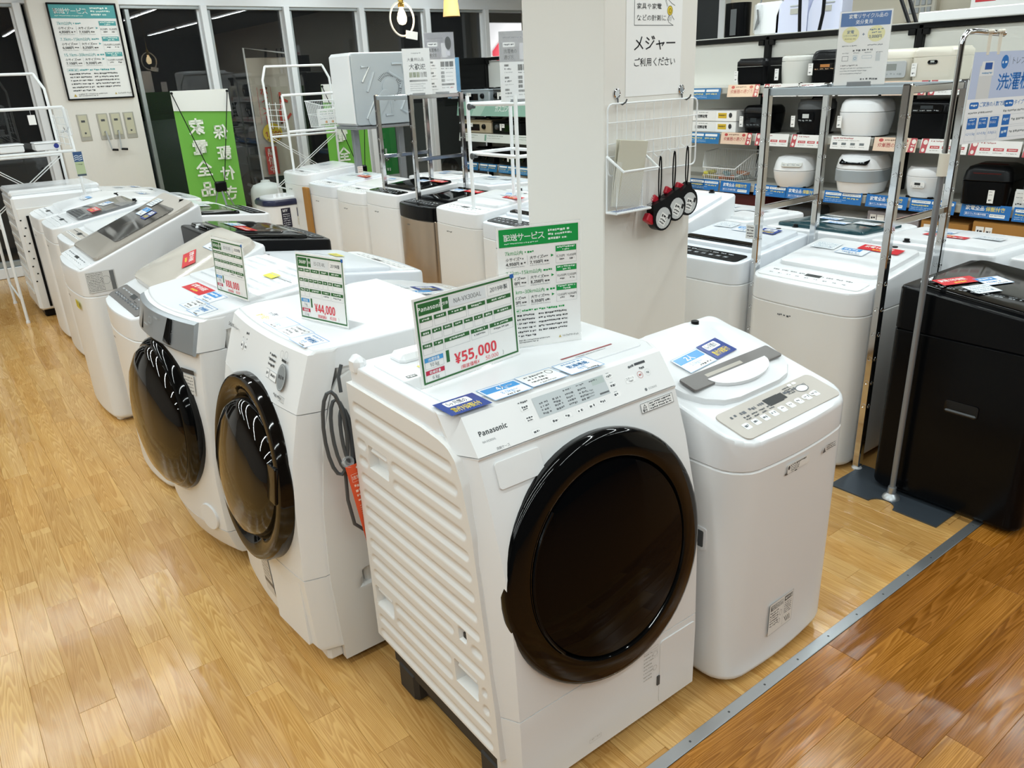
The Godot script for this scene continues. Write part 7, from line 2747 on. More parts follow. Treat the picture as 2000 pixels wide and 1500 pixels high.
func upright_sheet(label: String, at: Vector3, turn: float, w: float, h: float, kind: String, uw: float, uh: float, group := "") -> Node3D:
	var o := thing("notice_sheet", label, "notice", at, turn, group)
	var m := M.new()
	m.box(Vector3(0, h / 2, 0), Vector3(w, h, 0.003))
	part(o, "sheet", m, mats["paper"])
	m = M.new()
	m.box(Vector3(0, h / 2, 0.0028), Vector3(w + 0.006, h + 0.006, 0.0015))
	part(o, "acrylic_holder", m, mats["acrylic"])
	m = M.new()
	m.box(Vector3(0, 0.004, -0.006), Vector3(w * 0.5, 0.02, 0.016), 0.003)
	part(o, "sheet_clip", m, mats["grey_pole"])
	var f := sheet(Vector3(-w / 2, h, 0.0017), Vector3.RIGHT, Vector3.DOWN)
	f.basis.x *= w / uw * 1000.0
	f.basis.y *= h / uh * 1000.0
	hang_print(o, w, h, f, kind)
	return o

func laundry_rack(label: String, x0: float, x1: float, zf: float, zb: float) -> Node3D:
	var o := thing("laundry_rack", label, "rack", Vector3((x0 + x1) / 2, 0, (zf + zb) / 2), 0.0, "white laundry racks")
	var hx := (x1 - x0) / 2
	var hz := (zf - zb) / 2
	for sx in [-1.0, 1.0]:
		for k in 2:
			var z := hz if k == 0 else -hz
			var m := M.new()
			m.tube([Vector3(sx * hx, 0.01, z + (0.0 if k == 0 else -0.01)), Vector3(sx * hx, 0.3, z), Vector3(sx * (hx - 0.01), 0.86, z * 0.92), Vector3(sx * (hx - 0.01), 1.27, z * 0.9)] + ([Vector3(sx * (hx - 0.01), 1.6, z * 0.9), Vector3(sx * (hx - 0.01), 1.72, -hz * 0.95), Vector3(sx * (hx - 0.06), 1.84, -hz * 1.05)] if k == 1 else [Vector3(sx * (hx - 0.01), 1.58, z * 0.75)]), 0.0115, 10)
			var leg := part(o, "leg", m, mats["white_wire"])
			m = M.new()
			m.xf = Transform3D(Basis(), Vector3(sx * hx, 0, z + (0.0 if k == 0 else -0.01)))
			m.lathe([[0.0, 0.0], [0.016, 0.0], [0.015, 0.018], [0.0, 0.018]], 10)
			part(leg, "foot", m, mats["white_shell"])
		var m2 := M.new()
		m2.tube([Vector3(sx * hx, 0.18, -hz), Vector3(sx * hx, 0.18, hz)], 0.007, 8)
		m2.tube([Vector3(sx * (hx - 0.01), 0.72, -hz * 0.93), Vector3(sx * (hx - 0.01), 0.72, hz * 0.93)], 0.007, 8)
		part(o, "side_bar", m2, mats["white_wire"])
	for b in [[1.84, -hz * 1.05, 0.06], [1.58, hz * 0.75, 0.01], [1.26, hz * 0.9, 0.01], [1.2, -hz * 0.9, 0.01]]:
		var m := M.new()
		m.tube([Vector3(-hx + b[2], b[0], b[1]), Vector3(hx - b[2], b[0], b[1])], 0.0115, 10)
		part(o, "cross_bar", m, mats["white_wire"])
	for s in [-1.0, 1.0]:
		var m := M.new()
		for d in [-0.011, 0.011]:
			m.tube([Vector3(-s * hx, 0.72, -hz * 0.93 + 0.002 * s), Vector3(s * hx, 1.2, -hz * 0.9)].map(func(v): return v + Vector3(0, d, 0)), 0.004, 6)
		part(o, "brace", m, mats["white_wire"])
	var m := M.new()
	for k in 16:
		m.tube([Vector3(-hx + 0.02 + k * (hx * 2 - 0.04) / 15, 1.255, hz * 0.88), Vector3(-hx + 0.02 + k * (hx * 2 - 0.04) / 15, 1.225, -hz * 0.88)], 0.0025, 5)
	part(o, "wire_shelf", m, mats["white_wire"])
	for sx in [-1.0, 1.0]:
		m = M.new()
		for k in 5:
			m.tube([Vector3(sx * (hx - 0.01), 1.3 + k * 0.05, -hz * 0.8), Vector3(sx * (hx - 0.01), 1.3 + k * 0.05, hz * 0.8)], 0.003, 5)
		for k in 3:
			m.tube([Vector3(sx * (hx - 0.01), 1.28, -hz * 0.6 + k * hz * 0.6), Vector3(sx * (hx - 0.01), 1.52, -hz * 0.6 + k * hz * 0.6)], 0.003, 5)
		part(o, "side_grid", m, mats["white_wire"])
	return o

func x_banner(label: String, x: float, z: float, turn: float, full: bool) -> void:
	var o := thing("banner_stand", label, "banner", Vector3(x, 0, z), turn)
	var w := 0.54
	var y0 := 0.32
	var y1 := 1.66
	var m := M.new()
	var rings := []
	for k in 8:
		var ring := PackedVector3Array()
		for c in [[-w / 2, 0.0], [w / 2, 0.0], [w / 2, -0.002], [-w / 2, -0.002]]:
			ring.append(Vector3(c[0] * (1.0 - 0.02 * sin(PI * k / 7.0)), lerpf(y0, y1, k / 7.0), c[1] - 0.02 * sin(PI * k / 7.0)))
		rings.append(ring)
	m.loft(rings)
	part(o, "banner_cloth", m, mat("banner_green", "6fb544", 0.55))
	m = M.new()
	# the print faces the window; the cloth lets it show through, so it reads mirrored from here
	var f := sheet(Vector3(w / 2, y1, 0.004), Vector3.LEFT, Vector3.DOWN)
	var p := P.new(self, m, f)
	p.poly([Vector2(0, 0), Vector2(540, 0), Vector2(540, 180), Vector2(0, 210)], "e9ebe6")
	p.poly([Vector2(0, 1190), Vector2(540, 1120), Vector2(540, 1338), Vector2(0, 1338)], "e9ebe6")
	p.txt("トレファクマーケット", 128, 84, 52, "1f2a24", 0.17, 0, 0.66)
	p.poly([Vector2(62, 140), Vector2(112, 140), Vector2(112, 100), Vector2(87, 72), Vector2(62, 100)], "8fb35a", 2)
	p.poly([Vector2(58, 104), Vector2(116, 104), Vector2(87, 66)], "d98a54", 3)
	p.rect(80, 112, 14, 28, "e9ebe6", 3)
	if full:
		for k in 4:
			p.txt(["家", "電", "全", "品"][k], 285, 262 + k * 200, 140, "eef3e8", 0.135)
		for k in 4:
			p.txt(["保", "証", "付", "き"][k], 70, 330 + k * 200, 130, "eef3e8", 0.135)
	else:
		for k in 4:
			p.txt(["家", "電", "全", "品"][k], 285, 262 + k * 200, 140, "eef3e8", 0.135)
		p.txt("(付き)", 120, 1040, 90, "eef3e8", 0.12)
	part(o, "lettering", m, mats["print"], 0)
	for sx in [-1.0, 1.0]:
		m = M.new()
		m.tube([Vector3(sx * w * 0.49, y1 - 0.01, 0.006), Vector3(sx * 0.04, 0.78, 0.2)], 0.0045, 6)
		part(o, "arm", m, mats["black_plastic"])
		m = M.new()
		m.xf = Transform3D(Basis(Vector3.RIGHT, PI / 2), Vector3(sx * w * 0.48, y1 - 0.02, 0.006))
		m.lathe([[0.0, -0.004], [0.012, -0.004], [0.012, 0.004], [0.0, 0.006]], 12)
		part(o, "eyelet", m, mats["black_plastic"])
		m = M.new()
		m.tube([Vector3(sx * 0.03, 0.74, 0.2), Vector3(sx * 0.28, 0.05, 0.28)], 0.006, 6)
		part(o, "leg", m, mats["grey_pole"])
	m = M.new()
	m.tube([Vector3(0, 0.74, 0.2), Vector3(0.02, 0.05, 0.6)], 0.009, 8)
	part(o, "leg", m, mats["grey_pole"])
	m = M.new()
	m.box(Vector3(0, 0.76, 0.2), Vector3(0.11, 0.1, 0.06), 0.014)
	part(o, "hub", m, mats["black_plastic"])

func build_things() -> void:
	var m := M.new()
	var o: Node3D
	# chrome racks and what stands on them
	chrome_rack("chrome frame rack standing over the washing machines right of the pillar", 2.965, 3.41, -2.115, -1.52, 1.06)
	upright_sheet("white notice with a blue heading about appliance recycling on the near chrome rack", Vector3(3.0, 1.565, -1.735), -PI / 2 + 0.45, 0.18, 0.258, "recycle", 210, 297)
	chrome_rack("chrome frame rack in front of the clothes dryer", 2.955, 3.38, -5.56, -5.06, 1.12)
	upright_sheet("white notice welcoming bulk sales, on the far chrome rack beside the dryer", Vector3(3.02, 1.56, -5.045), -PI / 2 + 1.15, 0.19, 0.3, "welcome", 210, 297, "")
	upright_sheet("white notice with a grey heading beside the bulk sale notice", Vector3(3.22, 1.56, -5.05), -PI / 2 + 1.15, 0.21, 0.4, "grey_choose", 210, 297, "")
	upright_sheet("narrow blue notice peeping out behind the grey headed one", Vector3(3.42, 1.52, -5.2), -PI / 2 + 1.2, 0.1, 0.28, "blue", 90, 330, "")
	o = thing("clear_tag", "small white tag taped to the first chrome post", "tag", Vector3(2.94, 0.99, -2.115))
	m = M.new()
	var p := P.new(self, m, sheet(Vector3(0, 0.0, -0.045), Vector3.BACK, Vector3.DOWN))
	p.rect(0, 0, 46, 62, "eceeee")
	for k in 4:
		p.dashes(6, 8 + k * 13, 34, 6, "4a4d50")
	part(o, "tag_print", m, mats["print"], 0)
	# white pole rack with a notice
	o = thing("pole_rack", "white pole rack over the washing machines left of the pillar", "rack", Vector3(3.12, 0, -4.09))
	for q in [[-0.17, -0.25], [-0.17, 0.25], [0.17, -0.25], [0.17, 0.25]]:
		m = M.new()
		m.tube([Vector3(q[0], 0, q[1]), Vector3(q[0], 1.55, q[1])], 0.0125, 10)
		part(o, "pole", m, mats["white_wire"])
	for y in [1.5, 1.2]:
		for q in [[-0.17, -0.25, -0.17, 0.25], [0.17, -0.25, 0.17, 0.25], [-0.17, -0.25, 0.17, -0.25], [-0.17, 0.25, 0.17, 0.25]]:
			m = M.new()
			m.tube([Vector3(q[0], y, q[1]), Vector3(q[2], y, q[3])], 0.011, 10)
			part(o, "cross_bar", m, mats["white_wire"])
	for y in [1.5, 1.2]:
		m = M.new()
		m.xf = Transform3D(Basis(Vector3.BACK, PI / 2), Vector3(-0.16, y - 0.015, -0.19))
		m.lathe([[0.0, 0.0], [0.012, 0.0], [0.012, 0.03], [0.02, 0.034], [0.02, 0.044], [0.0, 0.046]], 10)
		part(o, "clamp_screw", m, mats["cable_grey"])
	upright_sheet("white notice with a grey heading standing on the white pole rack", Vector3(3.0, 1.515, -3.87), -PI / 2 + 1.0, 0.21, 0.38, "grey_choose", 210, 297, "")
	# laundry racks
	laundry_rack("white laundry rack straddling the machines in the left corner", 0.47, 1.1, -7.05, -7.85)
	laundry_rack("white laundry rack with a wire basket in front of the beige flag", 2.93, 3.64, -7.3, -7.8)
	for k in 3:
		o = thing("storage_case", ["white storage case with a blue dot on the corner laundry rack", "white storage case in the middle of the corner laundry rack", "white storage case at the left picture edge on the corner laundry rack"][k], "case", Vector3([0.93, 0.68, 0.45][k], 1.27, -7.3), 0.06 * k, "white cases on the corner laundry rack")
		m = M.new()
		m.box(Vector3(0, 0.025, 0), Vector3(0.17, 0.05, 0.2), 0.008)
		part(o, "case_body", m, mats["white_shell"])
		m = M.new()
		m.box(Vector3(0, 0.056, 0), Vector3(0.18, 0.012, 0.21), 0.005)
		part(o, "case_lid", m, mats["white_shell"])
		if k == 0:
			m = M.new()
			m.xf = Transform3D(Basis(Vector3.RIGHT, PI / 2), Vector3(0.06, 0.03, 0.1))
			m.lathe([[0.0, 0.0], [0.018, 0.0], [0.018, 0.002], [0.0, 0.002]], 16)
			part(o, "dot_sticker", m, mat("dot_blue", "23358a", 0.4))
	o = thing("paper_tag", "small blank white tag hanging from the corner laundry rack", "tag", Vector3(0.86, 1.5, -7.12))
	m = M.new()
	m.box(Vector3(0, 0, 0), Vector3(0.05, 0.07, 0.001))
	part(o, "tag_sheet", m, mats["paper"])
	m = M.new()
	m.tube([Vector3(0, 0.035, 0), Vector3(0, 0.085, 0)], 0.0008, 4)
	part(o, "tag_string", m, mats["white_wire"])
	o = thing("screw_bag", "small clear bag of screws hanging from the corner laundry rack", "bag", Vector3(1.06, 1.42, -7.1))
	m = M.new()
	m.box(Vector3(0, 0.05, 0), Vector3(0.1, 0.2, 0.02), 0.008)
	part(o, "bag_film", m, mats["clear_bag"])
	m = M.new()
	for k in 6:
		m.xf = Transform3D(Basis(Vector3.BACK, k * 0.9), Vector3(-0.02 + k * 0.009, -0.02 + (k % 3) * 0.012, 0))
		m.tube([Vector3(-0.012, 0, 0), Vector3(0.012, 0, 0)], 0.003, 6)
	part(o, "bagged_screw", m, mats["chrome"])
	o = thing("wire_basket", "white wire basket of paper packets on the laundry rack beside the dryer", "basket", Vector3(3.42, 1.275, -7.42), 0.1)
	var wm := M.new()
	var top := [Vector3(-0.17, 0.24, -0.15), Vector3(0.17, 0.24, -0.15), Vector3(0.17, 0.2, 0.15), Vector3(-0.17, 0.2, 0.15)]
	var low := [Vector3(-0.15, 0.0, -0.13), Vector3(0.15, 0.0, -0.13), Vector3(0.15, 0.0, 0.13), Vector3(-0.15, 0.0, 0.13)]
	m = M.new()
	m.tube(top, 0.005, 6, true)
	part(o, "basket_rim", m, mats["white_wire"])
	for e in 4:
		for k in 18:
			var t := (k + 0.5) / 18.0
			wm.tube([low[e].lerp(low[(e + 1) % 4], t), top[e].lerp(top[(e + 1) % 4], t)], 0.0018, 4)
	for t in [0.0, 0.5]:
		var l := []
		for e in 4:
			l.append(low[e].lerp(top[e], t))
		wm.tube(l, 0.0022, 5, true)
	part(o, "basket_wire", wm, mats["white_wire"]).set_meta("kind", "stuff")
	for k in 3:
		var pk := thing("paper_packet", ["printed paper packet at the left of the wire basket beside the dryer", "printed paper packet in the middle of the wire basket beside the dryer", "printed paper packet at the right of the wire basket beside the dryer"][k], "packet", Vector3(3.34 + k * 0.08, 1.28, -7.4 - k * 0.03), 0.1 + k * 0.05, "paper packets in the far basket")
		m = M.new()
		m.box(Vector3(0, 0.08, 0), Vector3(0.11, 0.16, 0.03), 0.003)
		part(pk, "packet_box", m, mats["paper"])
		m = M.new()
		p = P.new(self, m, sheet(Vector3(-0.05, 0.15, 0.0156), Vector3.RIGHT, Vector3.DOWN))
		for r in 4:
			p.dashes(8, 10 + r * 22, 80, 9, ["8fae8a", "9aa3a8", "b5bcc0", "9aa3a8"][r])
		p.disc(70, 110, 14, 12, "d99a5a")
		p.rect(6, 128, 88, 10, "7ba05e")
		part(pk, "packet_print", m, mats["print"], 0)
	# clothes dryer on its stand
	o = thing("clothes_dryer", "white clothes dryer on a stand with its embossed grey back plate facing the camera", "clothes dryer", Vector3(3.53, 1.3, -6.7))
	m = M.new()
	m.box(Vector3(0, 0.3, -0.02), Vector3(0.585, 0.6, 0.42), 0.025)
	part(o, "cabinet", m, mats["white_shell"])
	m = M.new()
	m.xf = Transform3D(Basis(), Vector3(0, 0.3, 0.185))
	m.slab(0.575, 0.585, 0.03, 0.02, 0.008)
	var plate := part(o, "back_plate", m, mats["galvanised"])
	var emb := [[[-0.2, 0.48], [-0.12, 0.48], [-0.2, 0.36]], [[0.1, 0.5], [0.2, 0.5], [0.22, 0.42]], [[-0.16, 0.28], [-0.08, 0.44]], [[0.06, 0.44], [0.2, 0.36], [0.17, 0.3]], [[0.24, 0.26], [0.16, 0.12], [0.22, 0.09]], [[-0.19, 0.06], [-0.09, 0.23], [-0.02, 0.2]], [[0.0, 0.08], [0.07, 0.08], [0.07, 0.2]]]
	for e in emb:
		m = M.new()
		var pts := []
		for q in e:
			pts.append(Vector3(q[0], q[1], 0.204))
		m.tube(pts, 0.013, 8)
		part(plate, "embossing", m, mats["galvanised"])
	m = M.new()
	m.xf = Transform3D(Basis(Vector3.RIGHT, PI / 2), Vector3(0.06, 0.31, 0.2))
	m.lathe([[0.0, 0.0], [0.075, 0.0], [0.072, 0.014], [0.0, 0.016]], 28)
	m.xf = Transform3D(Basis(Vector3.BACK, 0.95), Vector3(-0.06, 0.15, 0.2))
	m.slab(0.34, 0.1, 0.05, 0.016, 0.005)
	part(plate, "hub_embossing", m, mats["galvanised"])
	m = M.new()
	for k in 30:
		var a := -1.2 + k * 0.13
		if k in [15, 16, 17]:
			continue
		for r in [0.098, 0.118]:
			m.xf = Transform3D(Basis(Vector3.BACK, a), Vector3(0.06, 0.31, 0.2055))
			m.box(Vector3(r, 0, 0), Vector3(0.015, 0.004, 0.001))
	for k in 4:
		m.xf = Transform3D(Basis(Vector3.BACK, 1.2), Vector3(0.225 + k * 0.013, 0.52 - k * 0.014, 0.2055))
		m.box(Vector3.ZERO, Vector3(0.02, 0.006, 0.001))
	part(plate, "vent_slot", m, mats["black_plastic"])
	o = thing("dryer_stand", "grey metal post stand carrying the clothes dryer", "stand", Vector3(3.53, 0, -6.7))
	m = M.new()
	for x in [-0.22, 0.24]:
		m.box(Vector3(x, 0.64, 0.0), Vector3(0.06, 1.26, 0.05), 0.006)
	part(o, "post", m, mats["grey_pole"])
	m = M.new()
	m.box(Vector3(0, 1.285, 0), Vector3(0.6, 0.025, 0.4), 0.005)
	m.box(Vector3(0, 0.02, 0.0), Vector3(0.56, 0.04, 0.5), 0.005)
	part(o, "tray", m, mats["grey_pole"])
	m = M.new()
	p = P.new(self, m, sheet(Vector3(-0.248, 0.95, 0.0262), Vector3.RIGHT, Vector3.DOWN))
	p.rect(0, 0, 54, 150, "d9d2cc")
	for k in 8:
		p.dashes(6, 10 + k * 17, 42, 7, "b07a70")
	part(o, "warning_label", m, mats["print"], 0)
	# banners
	x_banner("green banner on a black cross stand, white lettering mirrored, near the wall pier", 2.47, -8.25, -0.08, true)
	x_banner("green banner on a black cross stand behind the dryer stand", 4.02, -8.3, 0.1, false)
	# small twin washer with a blue rim, and a white bottle
	o = thing("portable_washer", "small white and navy portable washer with printed labels in front of the window", "washing machine", Vector3(2.78, 0.0, -7.35))
	m = M.new()
	var rings := []
	for k in [[0.02, 0.9], [0.05, 0.94], [0.6, 1.0], [0.62, 0.98]]:
		var ring := PackedVector3Array()
		for c in M.rr(0.42 * k[1], 0.4 * k[1], 0.12, 0, 6):
			ring.append(Vector3(c.x, k[0], c.y))
		rings.append(ring)
	m.loft(rings)
	part(o, "body", m, mats["white_front"], 45)
	m = M.new()
	rings = []
	for k in [[0.62, 1.0], [0.63, 1.05], [0.66, 1.05], [0.675, 1.0]]:
		var ring := PackedVector3Array()
		for c in M.rr(0.42 * k[1], 0.4 * k[1], 0.13, 0, 6):
			ring.append(Vector3(c.x, k[0], c.y))
		rings.append(ring)
	m.loft(rings)
	part(o, "rim", m, mats["navy_plastic"], 45)
	m = M.new()
	m.xf = Transform3D(Basis(Vector3.RIGHT, -PI / 2), Vector3(0, 0.675, 0))
	m.slab(0.36, 0.34, 0.12, 0.02, 0.008)
	for k in 3:
		m.xf = Transform3D(Basis(), Vector3(-0.08 + k * 0.05, 0.69, 0.06))
		m.lathe([[0.0, 0.0], [0.016, 0.0], [0.014, 0.03], [0.0, 0.032]], 12)
	part(o, "lid", m, mats["white_shell"])
	m = M.new()
	p = P.new(self, m, sheet(Vector3(-0.09, 0.6, 0.2), Vector3.RIGHT, Vector3.DOWN))
	p.rect(0, 0, 90, 180, "1d2134")
	p.txt("MY", 12, 8, 30, "e9ebf0", 0.13)
	for k in 6:
		p.dashes(12, 52 + k * 20, 66, 10, "c9ccd6")
	p.rect(190 - 40, 0, 84, 170, "d9d4c6")
	p.rect(152, 10, 76, 80, "474c66", 2)
	p.rect(172, 24, 36, 52, "aab0c4", 3)
	p.dashes(158, 110, 64, 10, "6d6a60")
	part(o, "front_label", m, mats["print"], 0)
	o = thing("ceramic_jar", "white lidded jar standing behind the portable washer", "jar", Vector3(3.0, 0.0, -8.3))
	m = M.new()
	m.lathe([[0.0, 0.0], [0.16, 0.0], [0.17, 0.3], [0.17, 0.58], [0.16, 0.66], [0.13, 0.7], [0.05, 0.725], [0.045, 0.745], [0.0, 0.75]], 28)
	part(o, "jar_body", m, mat("jar_white", "cdd3cf", 0.4))
	o = thing("cardboard_strip", "brown cardboard pad leaning on the tall white machine under the laundry rack", "cardboard", Vector3(2.84, 0.0, -6.86), 0.0)
	m = M.new()
	m.box(Vector3(0, 0.4, 0), Vector3(0.03, 0.8, 0.1), 0.004)
	part(o, "pad", m, mats["carton"])
	# plates and cranks on the wall pier
	for k in 4:
		var x: float = [1.515, 1.695, 1.815, 1.94][k]
		o = thing("shutter_plate", ["grey shutter control plate, leftmost of the four below the poster", "grey shutter control plate with a crank, second from the left below the poster", "grey shutter control plate with a crank, third from the left below the poster", "grey shutter control plate, rightmost of the four below the poster"][k], "control plate", Vector3(x, 1.36, -8.967), 0.0, "shutter control plates")
		m = M.new()
		m.box(Vector3.ZERO, Vector3(0.1, 0.25, 0.006), 0.002)
		part(o, "plate", m, mats["grey_plate"])
		m = M.new()
		m.box(Vector3(0, 0.015, 0.004), Vector3(0.075, 0.2, 0.003), 0.001)
		part(o, "inner_plate", m, mat("plate_yellow", "c9c6ad", 0.5))
		m = M.new()
		m.box(Vector3(0, 0.06, 0.006), Vector3(0.035, 0.02, 0.001))
		m.xf = Transform3D(Basis(Vector3.RIGHT, PI / 2), Vector3(0, -0.05, 0.006))
		m.lathe([[0.0, 0.0], [0.009, 0.0], [0.009, 0.002], [0.0, 0.002]], 12)
		part(o, "key_hole", m, mats["cable_grey"])
		if k in [1, 2]:
			m = M.new()
			m.tube([Vector3(0, -0.05, 0.0), Vector3(0, -0.05, 0.03), Vector3(0.02 - (k - 1) * 0.035, -0.22, 0.04), Vector3(0.02 - (k - 1) * 0.035, -0.225, 0.04)], 0.008, 8)
			var c := part(o, "crank_arm", m, mats["grey_panel"])
			m = M.new()
			var s := 1.0
			m.tube([Vector3(0.02 - (k - 1) * 0.035, -0.222, 0.04), Vector3(0.075 - (k - 1) * 0.03, -0.228, 0.045)], 0.011, 8)
			part(c, "crank_grip", m, mats["black_plastic"])
	o = thing("acrylic_tag", "tall clear stand with a small blue and green label on the left row of machines", "label stand", Vector3(1.02, 0.945, -6.55))
	m = M.new()
	m.box(Vector3(0, 0.17, 0), Vector3(0.075, 0.34, 0.003))
	m.box(Vector3(0, 0.002, -0.03), Vector3(0.09, 0.004, 0.08), 0.001)
	part(o, "acrylic_stand", m, mats["acrylic"])
	m = M.new()
	p = P.new(self, m, sheet(Vector3(-0.03, 0.335, 0.002), Vector3.RIGHT, Vector3.DOWN))
	p.rect(0, 0, 60, 70, "2f4f78")
	for k in 3:
		p.line([Vector2(6, 30 + k * 13), Vector2(20, 25 + k * 13), Vector2(36, 33 + k * 13), Vector2(54, 27 + k * 13)], 4, "dfe6ea")
	p.rect(0, 70, 60, 86, "a9b58f")
	p.dashes(10, 84, 40, 8, "5f6a50")
	p.rect(0, 156, 60, 14, "3f4a56")
	part(o, "label_print", m, mats["print"], 0)
	# hanging sign stand at the right
	o = thing("sign_stand", "chrome sign stand with a grey steel foot and a hanging blue and white guide sheet", "sign stand", Vector3(2.827, 0, -1.293))
	m = M.new()
	var foot := PackedVector2Array([Vector2(-0.1, -0.22), Vector2(0.16, -0.22), Vector2(0.16, 0.22), Vector2(-0.1, 0.22), Vector2(-0.1, 0.05)])
	for k in 9:
		var a := PI * 0.5 - PI * k / 8.0
		foot.append(Vector2(-0.1 + cos(a) * 0.05, sin(a) * 0.05))
	foot.append(Vector2(-0.1, -0.05))
	m.xf = Transform3D(Basis(Vector3.RIGHT, PI / 2), Vector3(0.02, 0.006, 0))
	m.prism(foot, 0.0, 0.006)
	part(o, "foot_plate", m, mats["steel_sheet"], 20)
	m = M.new()
	m.lathe([[0.0, 0.006], [0.034, 0.006], [0.03, 0.016], [0.017, 0.028], [0.016, 0.055], [0.0, 0.055]], 20)
	part(o, "collar", m, mats["aluminium"])
	m = M.new()
	m.tube([Vector3(0, 0.03, 0), Vector3(0, 1.29, 0)], 0.011, 12)
	part(o, "pole", m, mats["grey_pole"])
	m = M.new()
	m.tube([Vector3(0, 1.27, 0), Vector3(0, 1.345, 0)], 0.0165, 12)
	part(o, "pole_joint", m, mats["cream_plastic"])
	m = M.new()
	m.tube([Vector3(0, 1.3, 0), Vector3(0, 1.68, 0), Vector3(0.004, 1.705, 0.0), Vector3(0.02, 1.722, 0.004), Vector3(0.05, 1.724, 0.01), Vector3(0.2, 1.714, 0.04)], 0.009, 12)
	part(o, "upper_pole", m, mats["chrome"])
	o = thing("guide_sheet", "blue and white guide sheet on choosing a washing machine hanging from the sign stand", "sign", Vector3(2.885, 1.37, -1.275), -0.25)
	m = M.new()
	m.box(Vector3(0.21, 0.145, 0), Vector3(0.42, 0.29, 0.002))
	part(o, "sheet", m, mats["paper"])
	m = M.new()
	var f := sheet(Vector3(0, 0.29, 0.0014), Vector3.RIGHT, Vector3.DOWN)
	f.basis.y *= 0.29 / 0.297
	hang_print(o, 0.42, 0.29, f, "choose")
	for x in [0.06, 0.11]:
		m = M.new()
		m.box(Vector3(x, 0.315, 0.0), Vector3(0.014, 0.07, 0.004), 0.001)
		m.box(Vector3(x, 0.352, 0.0), Vector3(0.02, 0.012, 0.02), 0.004)
		part(o, "hanger_clip", m, mats["cream_plastic"])
	# power cord bundle and orange tag between the two drum machines
	o = thing("power_cord", "bundled grey power cord hanging behind the near drum machine", "cord", Vector3(0.735, 0.78, -1.765))
	for k in 3:
		m = M.new()
		var pts := []
		for t in 17:
			var a := TAU * t / 17.0
			pts.append(Vector3(-0.015 + k * 0.016 + cos(a) * (0.026 - k * 0.004), 0.02 + sin(a) * (0.12 - k * 0.02) - k * 0.01, cos(a + k) * 0.012))
		m.tube(pts, 0.0052, 7, true)
		part(o, "cord_loop", m, mats["cable_grey"])
	m = M.new()
	m.tube([Vector3(0.015, 0.13, 0), Vector3(0.018, 0.17, -0.01), Vector3(0.03, 0.2, -0.01)], 0.005, 7)
	m.tube([Vector3(-0.002, -0.08, 0), Vector3(-0.006, -0.18, 0), Vector3(0.004, -0.26, 0), Vector3(0.03, -0.29, 0.0)], 0.005, 7)
	part(o, "cord_run", m, mats["cable_grey"])
	m = M.new()
	m.box(Vector3(0.016, -0.085, 0.0), Vector3(0.032, 0.05, 0.03), 0.006)
	part(o, "plug", m, mats["black_plastic"])
	m = M.new()
	m.xf = Transform3D(Basis(Vector3.RIGHT, PI / 2 - 0.5), Vector3(0.0, -0.06, 0.02))
	m.lathe([[0.01, -0.006], [0.016, -0.006], [0.016, 0.006], [0.01, 0.006], [0.01, -0.006]], 16)
	part(o, "cord_tie", m, mats["clear_bag"])
	o = thing("caution_tag", "orange caution tag hanging on the power cord", "tag", Vector3(0.725, 0.71, -1.735), -0.15)
	m = M.new()
	m.xf = Transform3D(Basis(Vector3.BACK, 0.13), Vector3.ZERO)
	m.box(Vector3(0.03, -0.12, 0), Vector3(0.066, 0.245, 0.001))
	part(o, "tag_card", m, mats["orange_tag"])
	var tf := Transform3D(Basis(Vector3.BACK, 0.13), Vector3.ZERO)
	m = M.new()
	p = P.new(self, m, tf * sheet(Vector3(-0.003, 0.002, 0.0009), Vector3.RIGHT, Vector3.DOWN))
	p.disc(30, 10, 3.4, 3.4, "f3e6dd")
	p.frame(8, 26, 50, 24, 0.8, "f7d9c9")
	p.txt("注意事項", 10, 32, 10.5, "f9e6da", 0.1)
	for k in 4:
		p.dashes(10, 58 + k * 15, 46, 8, "f7d3c2")
	for k in 6:
		p.dashes(10, 122 + k * 7, 32, 3.4, "f0b9a0")
	p.rect(36, 176, 22, 52, "efe9df")
	p.disc(34, 190, 8, 10, "f5f1ea", 2)
	p.rect(46, 170, 14, 14, "efc55a", 2)
	p.dashes(10, 206, 22, 5, "f7d3c2")
	part(o, "tag_print", m, mats["print"], 0)
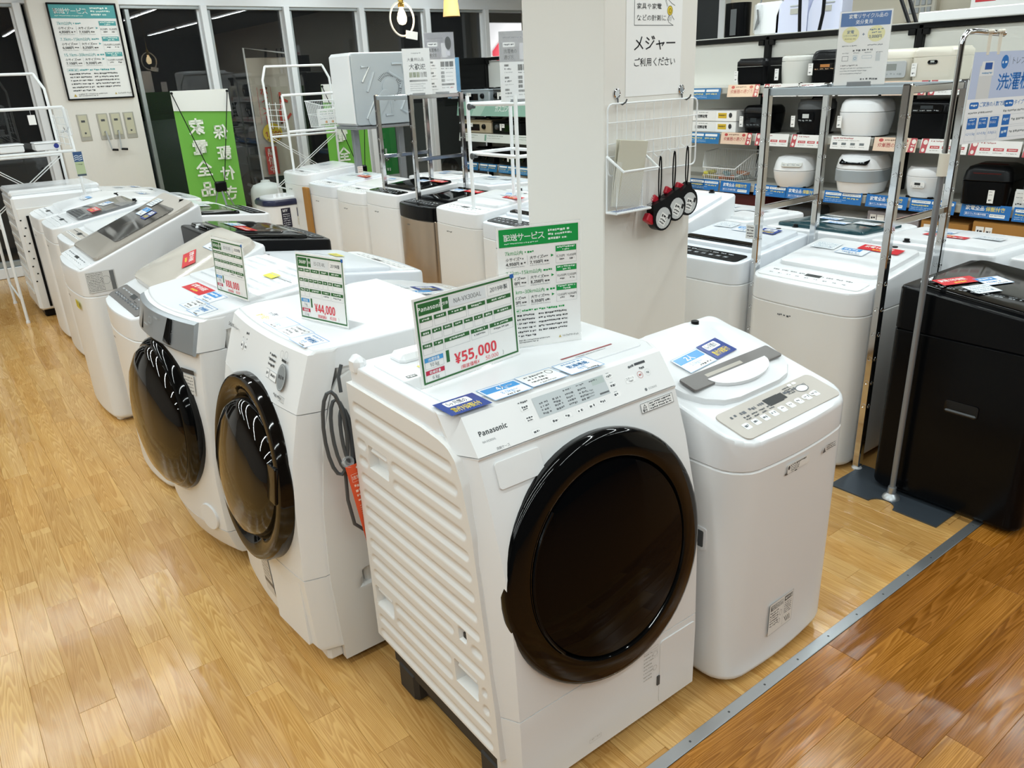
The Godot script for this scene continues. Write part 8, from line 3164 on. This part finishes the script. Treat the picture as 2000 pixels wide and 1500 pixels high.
	# pendant lamps for sale near the window
	for k in 2:
		var at: Vector3 = [Vector3(3.2, 2.1, -5.5), Vector3(3.97, 2.24, -6.0)][k]
		o = thing("pendant_lamp", ["pendant lamp with a white ring round a bare glowing bulb and a paper tag", "pendant lamp with a small cream cone shade at the top edge"][k], "lamp", at, 0.0, "")
		m = M.new()
		m.tube([Vector3(0, 0.14 if k == 0 else 0.08, 0), Vector3(0, 3.0 - at.y, 0)], 0.004, 6)
		part(o, "cord", m, mats["brass"])
		m = M.new()
		m.xf = Transform3D(Basis(), Vector3(0, 0.1, 0))
		m.lathe([[0.0, -0.04], [0.022, -0.04], [0.024, -0.02], [0.018, -0.015], [0.02, 0.01], [0.012, 0.04], [0.0, 0.045]], 16)
		part(o, "socket", m, mats["brass"])
		var glow := mat("bulb_glow", "fff1d6", 0.3)
		glow.emission_enabled = true
		glow.emission = Color("ffe3ad")
		glow.emission_energy_multiplier = 6.0
		m = M.new()
		m.lathe([[0.0, -0.06], [0.022, -0.054], [0.034, -0.034], [0.036, -0.012], [0.028, 0.02], [0.016, 0.045], [0.014, 0.06], [0.0, 0.06]], 20)
		part(o, "bulb", m, glow)
		if k == 0:
			m = M.new()
			var pts := []
			for t in 40:
				var a := TAU * t / 40.0
				pts.append(Vector3(cos(a) * 0.1, sin(a) * 0.115 - 0.02, 0))
			m.tube(pts, 0.007, 8, true)
			part(o, "ring", m, mats["cream_plastic"])
			m = M.new()
			m.xf = Transform3D(Basis(Vector3.BACK, -0.15), Vector3(0.06, -0.13, 0.02))
			m.box(Vector3.ZERO, Vector3(0.1, 0.055, 0.0012))
			part(o, "paper_tag", m, mats["paper"])
		else:
			var shade := mat("shade_cream", "f2e6b8", 0.6)
			shade.backlight_enabled = true
			shade.backlight = Color(0.8, 0.72, 0.45)
			m = M.new()
			m.lathe([[0.07, -0.1], [0.072, -0.1], [0.05, 0.08], [0.048, 0.08], [0.07, -0.1]], 24)
			part(o, "shade", m, shade)
		var l := OmniLight3D.new()
		l.name = "pendant_light"
		l.position = at
		l.light_color = Color("ffdca8")
		l.light_energy = 0.25
		l.light_size = 0.03
		l.omni_range = 12.0
		l.omni_attenuation = 2.0
		l.shadow_enabled = true
		add_child(l)
